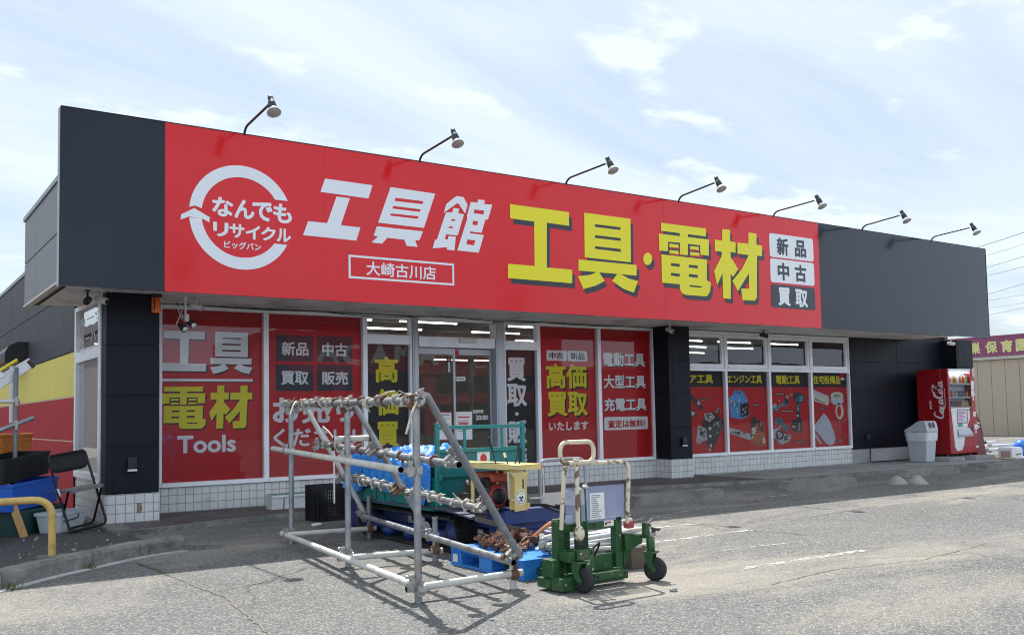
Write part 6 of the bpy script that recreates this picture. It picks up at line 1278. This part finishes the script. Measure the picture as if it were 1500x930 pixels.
def oval(cx, cy, rx, ry, sl=.35): return [(cx + rx * math.cos(R(a)) + sl * ry * math.sin(R(a)), cy + ry * math.sin(R(a))) for a in range(40, 401, 30)]
CC = [[(1.9, 2.9), (1.6, 3.5), (.9, 3.2), (.2, 1.9), (.15, .7), (.7, .1), (1.4, .4), (1.9, .9), (3.4, -.45), (6.0, -.7), (8.2, -.5), (9.3, -.7)], oval(2.35, .8, .45, .75), oval(3.75, .8, .5, .75)[2:10], oval(5.0, .8, .45, .75), [(5.75, 1.6), (5.55, .5), (5.8, .1), (6.1, .3)],
      [(8.1, 2.9), (7.8, 3.5), (7.1, 3.2), (6.5, 1.9), (6.5, .7), (7.0, .1), (7.6, .5)], [(6.9, 2.3), (8.0, 3.4), (9.6, 3.9), (10.8, 3.5)], oval(8.4, .8, .45, .75), [(9.2, .1), (9.6, 2.0), (10.2, 3.3), (9.9, 3.3), (9.35, 1.2), (9.6, .1), (10.0, .5)], oval(10.6, .8, .45, .75), [(11.4, 1.6), (11.1, .5), (11.4, .1), (11.8, .4)], [(5.95, .95), (6.4, 1.0)]]
b = MB(); ksc = .79 / 11.8; script(b, [[(.93 + x * ksc, 11.30 + y * .062) for x, y in S] for S in CC], F, .0165, .002)
b.text('eco', 1.12, 1.30, 11.565, 11.615, F, .002, 0, .02, .3); b.build('script_lettering', mat('white script', (.78, .76, .75), .4), vm)
dz = lambda py: 1.97 - (py - 540) / 126 * 1.805
dx = lambda px: VX0 + (px - 1388.5) / 43.5 * 1.03
dr_ = MB(); dr_.box(VX0, VY, VZ0 + .01, VX0 + .055, VY + .158, VZ1 - .002); dr_.box(VX0 + .056, VY, 1.915, dx(1425.5), VY + .158, VZ1 - .002, 1); dr_.box(dx(1425.6), VY, VZ0 + .01, VX1, VY + .158, VZ1 - .004); dr_.box(VX0 + .056, VY, VZ0 + .01, dx(1425.5), VY + .158, 1.150); do = dr_.build('door', [V_r, V_w], vm, bevel=.006)
FV = front(VY)
b = MB(); b.sheet([(dx(1391.5), dz(598)), (dx(1422), dz(598)), (dx(1422), dz(612)), (dx(1418), dz(622)), (dx(1412.5), dz(638)), (dx(1410), dz(652)), (dx(1407), dz(660)), (dx(1398.5), dz(661.5)), (dx(1395.5), dz(655)), (dx(1393), dz(620))], [], FV, .002, 0)
b.build('white_panel', V_w, do)
b = MB(); b.rect(dx(1400.5), dx(1418), dz(621), dz(600), FV, .003, 0); b.rect(dx(1402), dx(1416.5), dz(619.5), dz(601.5), FV, .0036, 1)
for q in range(7): b.rect(dx(1403), dx(1403 + rnd.uniform(5, 12)), dz(604.5 + q * 2.2), dz(603 + q * 2.2), FV, .004, 2 if q % 2 else 3)
b.build('price_screen', [mat('screen frame', (.25, .1, .12), .3), mat('screen white', (.68, .66, .68), .3), mat('screen pink', (.62, .12, .18), .4), mat('screen blue', (.2, .3, .5), .4)], do)
b = MB(); b.rect(dx(1401), dx(1409), dz(626), dz(621), FV, .003, 0); b.build('green_label', mat('green label', (.06, .30, .13), .4), do)
b = MB(); b.box(dx(1400.5), VY - .03, dz(640.5), dx(1424), VY - .001, dz(637.5)); b.add([(dx(1400.5), VY - .004, dz(627.5)), (dx(1420), VY - .004, dz(627.5)), (dx(1424), VY - .03, dz(637.4)), (dx(1400.5), VY - .03, dz(637.4))], [(0, 1, 2, 3)]); b.box(dx(1420), VY - .006, dz(637), dx(1425), VY - .001, dz(626.5), 1); b.build('delivery_flap', [V_g, C_blk], do)
b = MB(); b.sheet(ell(dx(1424.2), dz(608), .07, .095), [ell(dx(1424.2), dz(608), .03, .045)], FV, .004, 0); b.rect(dx(1420), dx(1426), dz(603), dz(600), FV, .003, 1); b.build('coin_ring', [V_r, C_blk], do)
for (a, c, e, f_) in ((1427, 1432, 558, 571), (1427, 1432, 572, 581), (1429, 1431, 582, 587), (1428.5, 1433, 604, 611), (1429.5, 1435, 623, 631), (1430, 1433, 633, 636), (1431, 1435, 655, 658)):
    b = MB(); b.rect(dx(a) - .03, dx(c) - .03, dz(f_), dz(e), FV, .002, 0); b.rect(dx(a) + .0, dx(c) - .06, dz(f_ - 2.5), dz(f_ - 3.5), FV, .003, 1); b.build('sticker', [V_w, V_g], do)
b = MB(); b.sheet(ell(dx(1430.0), dz(545), .055, .10), [], FV, .008, 0); b.sheet(ell(dx(1430.0), dz(545), .044, .082), [], FV, .0085, 1); b.sheet(ell(dx(1430.0), dz(545), .034, .066), [], FV, .009, 0); b.text('8', dx(1430) - .018, dx(1430) + .018, dz(545) - .04, dz(545) + .04, FV, .0095, 1, .04); b.build('round_sign', [V_w, V_r], do)
# lit display case with rows of dummy bottles
dc = MB(); xw0, xw1 = dx(1391), dx(1425.4); dc.box(xw0, VY + .14, 1.155, xw1, VY + .15, 1.91, 0)
for z in (1.165, 1.375, 1.66): dc.box(xw0, VY + .02, z - .022, xw1, VY + .139, z, 1); dc.box(xw0, VY + .012, z - .03, xw1, VY + .0195, z + .005, 1)
dco = dc.build('display_case', [mat('case back', (.45, .55, .68), .5), V_w], vm)
bc = [(.5, .06, .05), (.7, .35, .06), (.75, .68, .6), (.1, .22, .5), (.12, .35, .2), (.62, .55, .2), (.3, .18, .1), (.7, .72, .75), (.05, .3, .5), (.45, .1, .15)]
bm_ = [mat('bottle %d' % i, c, .3) for i, c in enumerate(bc)]; bo_ = {}
for r_, z in enumerate((1.165, 1.375, 1.66)):
    for i in range(12):
        k = (i // 2 * 3 + r_ * 4 + (i * r_) % 3) % 10; h_ = .13 if r_ < 2 else .17
        x = xw0 + .035 + i * (xw1 - xw0 - .07) / 11
        if (k, r_ == 2) not in bo_:
            b = MB(); b.lathe([(0, 0), (.024, 0), (.026, .01), (.026, h_ * .62), (.012, h_ * .82), (.012, h_), (0, h_)], (0, 0, 0), seg=10); o = b.build('display_bottle', bm_[k], dco, local=True); bo_[(k, r_ == 2)] = o
        else: o = bo_[(k, r_ == 2)].copy(); COL.objects.link(o)
        l_ = Vector((x, VY + .075, z + .001)) - Vector(vm.location); o.location = l_
for r_, z in enumerate((1.165, 1.375, 1.66)):
    b = MB()
    for i in range(12): x = xw0 + .035 + i * (xw1 - xw0 - .07) / 11; b.box(x - .02, VY + .004, z - .026, x + .02, VY + .0115, z - .004)
    b.build('button_row', mat('button grey', (.2, .3, .35), .3), dco)
b = MB(); b.rect(xw0, xw1, 1.155, 1.91, front(VY + .005), 0); b.build('display_glass', glass('case glass', 1.2), vm)
b = MB(); b.box(xw0 + .02, VY + .03, 1.885, xw1 - .02, VY + .06, 1.90); b.build('case_lamp', lamp_mat('case tube', (.9, .95, 1), 9), dco)
for x0, x1, y0, y1, L in ((18.42, 18.98, 10.95, 11.40, 'pale concrete block under the left front foot of the drinks machine'), (19.30, 20.05, 10.90, 11.42, 'dirty grey plastic crate lid under the right foot of the drinks machine')):
    b = MB(); b.box(x0, y0, .046, x1, y1, .125); b.box(x0 + .05, y0 - .004, .06, x0 + .2, y0 - .001, .11, 1)
    tag(b.build('support_block', [M_concp, mat('faded print', (.3, .22, .24), .6)], base=(x0, y0, .045), bevel=.015), L, 'block')
for y in (11.65,): b = MB(); b.box(18.9, y, .046, 19.85, y + .12, .127); tag(b.build('support_block', M_conc, base=(18.9, y, .045), bevel=.008), 'long grey concrete block under the rear of the drinks machine', 'block')
rc_ = thing('recycling_box', 'dark red slanted recycling box right of the drinks machine', 'recycling box', (20.0, 11.4, .045))
b = MB(); b.prism([(19.93, .047), (20.30, .047), (20.16, .62), (20.10, .82), (19.93, 1.06)], lambda u, v, d: (u, d, v), 11.22, 11.62); b.build('box_body', mat('dull red', (.19, .008, .012), .4), rc_, bevel=.01)
for z in (.72, .80): b = MB(); b.bar((19.96, 11.215, z + .02), (20.08, 11.215, z - .01), .008, .03); b.build('white_stripe', V_w, rc_)
# grey litter bin with a hooded lid and a bag edge showing
L_g = mat('bin grey', (.48, .50, .53), .45, var=.05, dirt=(.35, .35, .34), damt=.3); L_bag = mat('bin bag', (.66, .68, .70), .35, bump=.6, bscale=25)
lb_ = thing('litter_bin', 'light grey litter bin with two-hole hooded lid beside the red drinks machine', 'litter bin', (18.13, 11.38, .045))
def taper(b, z0, z1, k0, k1, c=(18.13, 11.38), hx=.19, hy=.235, m=0):
    v = [(c[0] + sx * hx * k, c[1] + sy * hy * k, z) for z, k in ((z0, k0), (z1, k1)) for sx, sy in ((-1, -1), (1, -1), (1, 1), (-1, 1))]
    b.add(v, [(3, 2, 1, 0), (4, 5, 6, 7)] + [(i, (i + 1) % 4, 4 + (i + 1) % 4, 4 + i) for i in range(4)], m)
b = MB(); taper(b, .046, .66, .80, 1.0); b.build('bin_body', L_g, lb_, bevel=.02, segs=3)
b = MB(); n_ = 48; zs = (.655, .60, .53, .47)
for j, z in enumerate(zs):
    for i in range(n_):
        a = 2 * math.pi * i / n_; k = max(abs(math.cos(a)), abs(math.sin(a))); q = (1.03 + .035 * mnoise.noise(Vector((a * 3, z * 14, 0)))) * (.80 + .20 * (z - .046) / .614 + .025) ; zz_ = z + (.03 * mnoise.noise(Vector((a * 2, 3, 1))) if j == 3 else 0)
        b.v.append((18.13 + math.cos(a) / k * .19 * q, 11.38 + math.sin(a) / k * .235 * q, zz_))
for j in range(3):
    for i in range(n_): b.f.append((j * n_ + i, (j + 1) * n_ + i, (j + 1) * n_ + (i + 1) % n_, j * n_ + (i + 1) % n_)); b.m.append(0); b.sm.append(True)
b.build('bag_edge', L_bag, lb_)
b = MB(); b.prism([(11.13, .662), (11.63, .662), (11.63, .69), (11.60, .72), (11.45, .80), (11.36, .86), (11.30, .885), (11.20, .885), (11.165, .86), (11.14, .78), (11.13, .70)], lambda u, v, d: (18.13 + d, u, v), -.20, .20); lid = b.build('lid', L_g, lb_, bevel=.02, segs=3)
b = MB()
for x in (-.062, .062): b.sheet(ell(18.13 + x, .80, .045, .06), [], lambda u, v, d: (u, 11.1395 - .006 + .0 - (v - .78) * -.25 - d, v), .004, 0)
b.build('bin_hole', C_blk, lid)
# bits stacked beyond the machine
M_ww = mat('white plastic', (.72, .73, .74), .4)
co = thing('cooler_box', 'white rounded cooler box with a black handle on the asphalt right of the drinks machine', 'cooler box', (20.45, 10.75, 0))
b = MB(); b.prism(rrect(20.23, 20.66, .0, .275, .05), lambda u, v, d: (u, d, v), 10.62, 10.92); bo = b.build('box_body', M_ww, co, bevel=.012)
b = MB(); b.tube(bent([(20.38, 10.61, .13), (20.40, 10.60, .12), (20.55, 10.60, .135), (20.58, 10.61, .15)], .02), .009, 6); b.build('handle', C_blk, bo)
b = MB(); b.box(20.225, 10.66, .02, 20.229, 10.86, .2); b.build('end_label', mat('busy label', (.4, .3, .28), .6, var=.7, scale=60), bo)
b = MB(); b.box(19.95, 10.62, .001, 20.66, 11.0, .022) if False else b.box(19.85, 10.55, .052, 20.25, 10.8, .066); tag(b.build('plywood_sheet', mat('plywood', (.46, .36, .2), .7), base=(20, 10.6, .05)), 'thin plywood sheet lying in front of the white cooler box', 'plywood')
rk = [((20.35, 11.5, .34), (20.75, 11.5, .34), 'short white tube on top of the clutter by the tan building'), ((20.6, 11.65, .265), (22.6, 11.5, .265), 'long white pipe across the clutter right of the machine'), ((20.4, 11.5, .18), (21.2, 11.45, .19), 'white pipe beneath the long one'), ((20.45, 11.3, .09), (20.9, 11.3, .10), 'lowest white pipe end of the clutter'), ((20.7, 11.45, .36), (21.1, 11.45, .36), 'short galvanised tube end beside the short white tube')]
for p, q, L in rk: b = MB(); b.pipe(p, q, .03, 12, 0, .14, 1); tag(b.build('loose_pipe', [M_ww if 'white' in L else G_pipe, G_in], base=p), L, 'pipe')
b = MB()
for i in range(26): p = Vector((20.4 + rnd.random() * .9, 11.35 + rnd.random() * .4, .02 + rnd.random() * .26)); b.bar(p, p + Vector((rnd.uniform(-.2, .2), rnd.uniform(-.1, .1), rnd.uniform(-.04, .04))), rnd.uniform(.02, .06), rnd.uniform(.02, .05))
tag(b.build('scrap_heap', galv('scrap', (.10, .09, .085), (.45, .44, .42), .6, .2), base=(20.8, 11.5, 0)), 'low heap of mixed grey metal scrap behind the white cooler box', 'scrap heap')
b = MB(); b.blob((21.55, 11.05, .20), .24, 0, 9, .12, 12, (1.1, .9, .9)); b.box(21.35, 10.95, .0, 21.8, 11.2, .05); tag(b.build('blue_sack', mat('blue sack', (.02, .16, .60), .4, bump=.5, bscale=12), base=(21.55, 11.05, 0)), 'bright blue stuffed sack at the right edge beside the white cooler box', 'sack')
b = MB(); b.bar((20.9, 10.9, .03), (22.6, 10.5, .03), .14, .03); tag(b.build('white_board', M_ww, base=(21.5, 10.7, 0)), 'long white board on the ground at the right edge', 'board')

# ------------------------------------------------------------------ nursery building across the side lot
NX = 36.0
N_tan = mat('tan steel siding', (.47, .39, .30), .6, var=.05); N_pur = mat('plum fascia', (.28, .07, .16), .5, var=.1, dirt=(.3, .12, .16), damt=.35)
nb = thing('nursery_building', 'low tan building with plum fascia and yellow characters at the right edge', 'building', (NX + 8, 22, 0))
b = MB(); y = 12.0
while y < 44: b.box(NX + .15, y + .012, 0, NX + .30, y + .541, 2.93, 0); y += .545
b.box(NX + .17, 12, 0, NX + 14, 44.2, 2.94, 1); b.build('wall', [N_tan, M_joint], nb)
b = MB(); b.box(NX, 11.6, 3.07, NX + 14.2, 44.5, 3.80); b.box(NX - .02, 11.58, 3.80, NX + 14.2, 44.5, 3.86); b.build('fascia', N_pur, nb)
b = MB(); b.box(NX + .03, 11.7, 2.945, NX + 14.1, 44.4, 3.065); b.build('eave_trim', mat('cream eave', (.55, .52, .46), .6), nb)
FN = lambda u, v, d: (NX - d, -u, v)
b = MB()
for ch, y0, y1 in (('ー', 20.9, 20.5), ('巣', 20.32, 19.92), ('保', 19.72, 19.25), ('育', 19.12, 18.65), ('園', 18.55, 18.06)):
    if ch != 'ー': b.text(ch, -y0, -y1, 3.19, 3.66, FN, .02, 0, .045)
b.build('lettering', mat('pale yellow letters', (.72, .66, .28), .5), nb)

# overhead wires to the upper right
M_wire = mat('black wire', (.02, .02, .022), .6)
def wire_pt(px, py, Y):
    d = _r * ((px - 750) / 1384.82) + _u * (-(py - 522.7) / 1384.82) + _f; t_ = Y / d.y; return Vector((d.x * t_, Y, EYE + d.z * t_))
ws = [((1434, 362), (1500, 340), .03), ((1446, 374.5), (1500, 357), .016), ((1446, 392), (1500, 375), .022), ((1447, 404), (1500, 390), .02), ((1448, 431), (1500, 415), .022), ((1450, 440), (1500, 431), .014), ((1450, 451), (1500, 443), .012), ((1451, 461), (1500, 450), .016)]
wl_ = ['thickest overhead wire, leaving the top right corner of the signboard', 'overhead wire just under the thickest one', 'third overhead wire from the top', 'fourth overhead wire from the top', 'fifth overhead wire from the top', 'sixth overhead wire from the top, thin', 'thin overhead wire second from the bottom', 'lowest overhead wire above the plum fascia']
for ((x0, y0), (x1, y1), r_), L in zip(ws, wl_):
    a, c = wire_pt(x0, y0, 42.0), wire_pt(x1, y1, 34.0); d = c - a; p, q = a - d * 1.4, a + d * 3.0; sag = .25
    b = MB(); b.tube([p.lerp(q, i / 14) - Vector((0, 0, sag * (1 - (2 * i / 14 - 1) ** 2) - sag * .9)) for i in range(15)], r_ * .75, 5); tag(b.build('overhead_wire', M_wire, base=tuple(a)), L, 'wire', 'overhead wires')

# ------------------------------------------------------------------ what stands behind the viewer and shows in the shop windows
st_ = thing('opposite_store', 'red store with big white letters mirrored in the glass of the sliding doors', 'store', (30, -36, 0))
O_red = mat('store red', (.42, .02, .03), .6); O_dk = mat('store glass', (.02, .024, .03), .2); O_gy = mat('store grey', (.10, .095, .10), .7)
b = MB(); b.box(21, -44, 0, 42, -30.3, 2.0, 1); b.box(21, -44, 2.0, 42, -30.0, 2.7, 0); b.box(21, -44, 2.7, 42, -30.3, 3.9, 1); b.box(21, -44, 3.9, 42, -29.9, 6.6, 0); b.box(9, -44, 0, 20.9, -31, 4.4, 2)
for x in (24, 30.5, 36, 41): b.box(x, -30.25, 0, x + .8, -30.05, 3.9, 0)
b.build('facade', [O_red, O_dk, O_gy], st_)
b = MB(); FO = lambda u, v, d: (u, -29.9 + d, v)
for i, ch in enumerate('YAMADA'): x1 = 33.2 - i * 1.75; b.text(ch, x1, x1 - 1.5, 4.55, 5.75, FO, .02, 0, .05)
b.sheet([(34.4, 4.4), (36.2, 4.4), (36.2, 5.9), (34.4, 5.9)], [[(34.5, 4.5), (36.1, 4.5), (36.1, 5.8), (34.5, 5.8)]], FO, .02); b.build('store_lettering', mat('store white', (.75, .75, .75), .5), st_)
for x, y, L in ((9.2, -14, 'grey utility pole mirrored in the leftmost poster window'), (26, -17, 'grey utility pole mirrored in the right poster windows')):
    t = thing('utility_pole', L, 'utility pole', (x, y, 0)); b = MB(); b.lathe([(.16, 0), (.11, 9.5), (0, 9.5)], (x, y, 0), seg=14); b.build('pole', M_conc, t)
    b = MB(); b.box(x - .9, y - .05, 8.2, x + .9, y + .05, 8.3); b.box(x - .7, y - .05, 7.4, x + .7, y + .05, 7.48); b.lathe([(0, 6.3), (.28, 6.3), (.3, 7.1), (0, 7.1)], (x + .4, y, 0), seg=14); b.build('crossarm', G_dark, t)
for z, dy in ((8.35, -.0), (7.5, .0), (8.35, .3)):
    b = MB(); b.tube([Vector((-20 + i * 4, -14 - (i - 7) * .4 + dy, z - .6 + .6 * abs(((i * 4 - 29) % 17) / 8.5 - 1))) for i in range(18)], .012, 5); tag(b.build('street_wire', M_wire, base=(0, -14, z)), 'street wire mirrored as a thin line in the poster windows', 'wire', 'street wires seen mirrored')

t = thing('warehouse', 'plain grey warehouse beyond the side wall, mirrored in the corner window', 'warehouse', (-10, 44, 0))
b = MB(); b.box(-18, 34, 0, -4.2, 56, 5.2, 0); b.build('wall', mat('mauve grey siding', (.20, .17, .18), .7, var=.1), t); b = MB(); b.box(-18.3, 33.7, 5.21, -3.9, 56.3, 5.6); b.build('roof', O_gy, t)

sh_ = thing('shop_row', 'dark low shop row across the road, mirrored in the right poster windows', 'shops', (70, -40, 0))
b = MB(); b.box(44, -52, 0, 62, -34, 4.6, 0); b.box(62.4, -52, 0, 84, -36, 5.2, 1); b.box(84.5, -50, 0, 110, -33, 4.2, 0); b.build('wall', [mat('dun render', (.07, .065, .06), .8), mat('slate render', (.05, .055, .065), .8)], sh_)
b = MB(); b.box(43.6, -52.4, 4.61, 62.3, -33.5, 4.9); b.box(62.35, -52.4, 5.21, 84.3, -35.5, 5.5); b.box(84.4, -50.3, 4.21, 110.3, -32.6, 4.5); b.build('roof', G_dark, sh_)
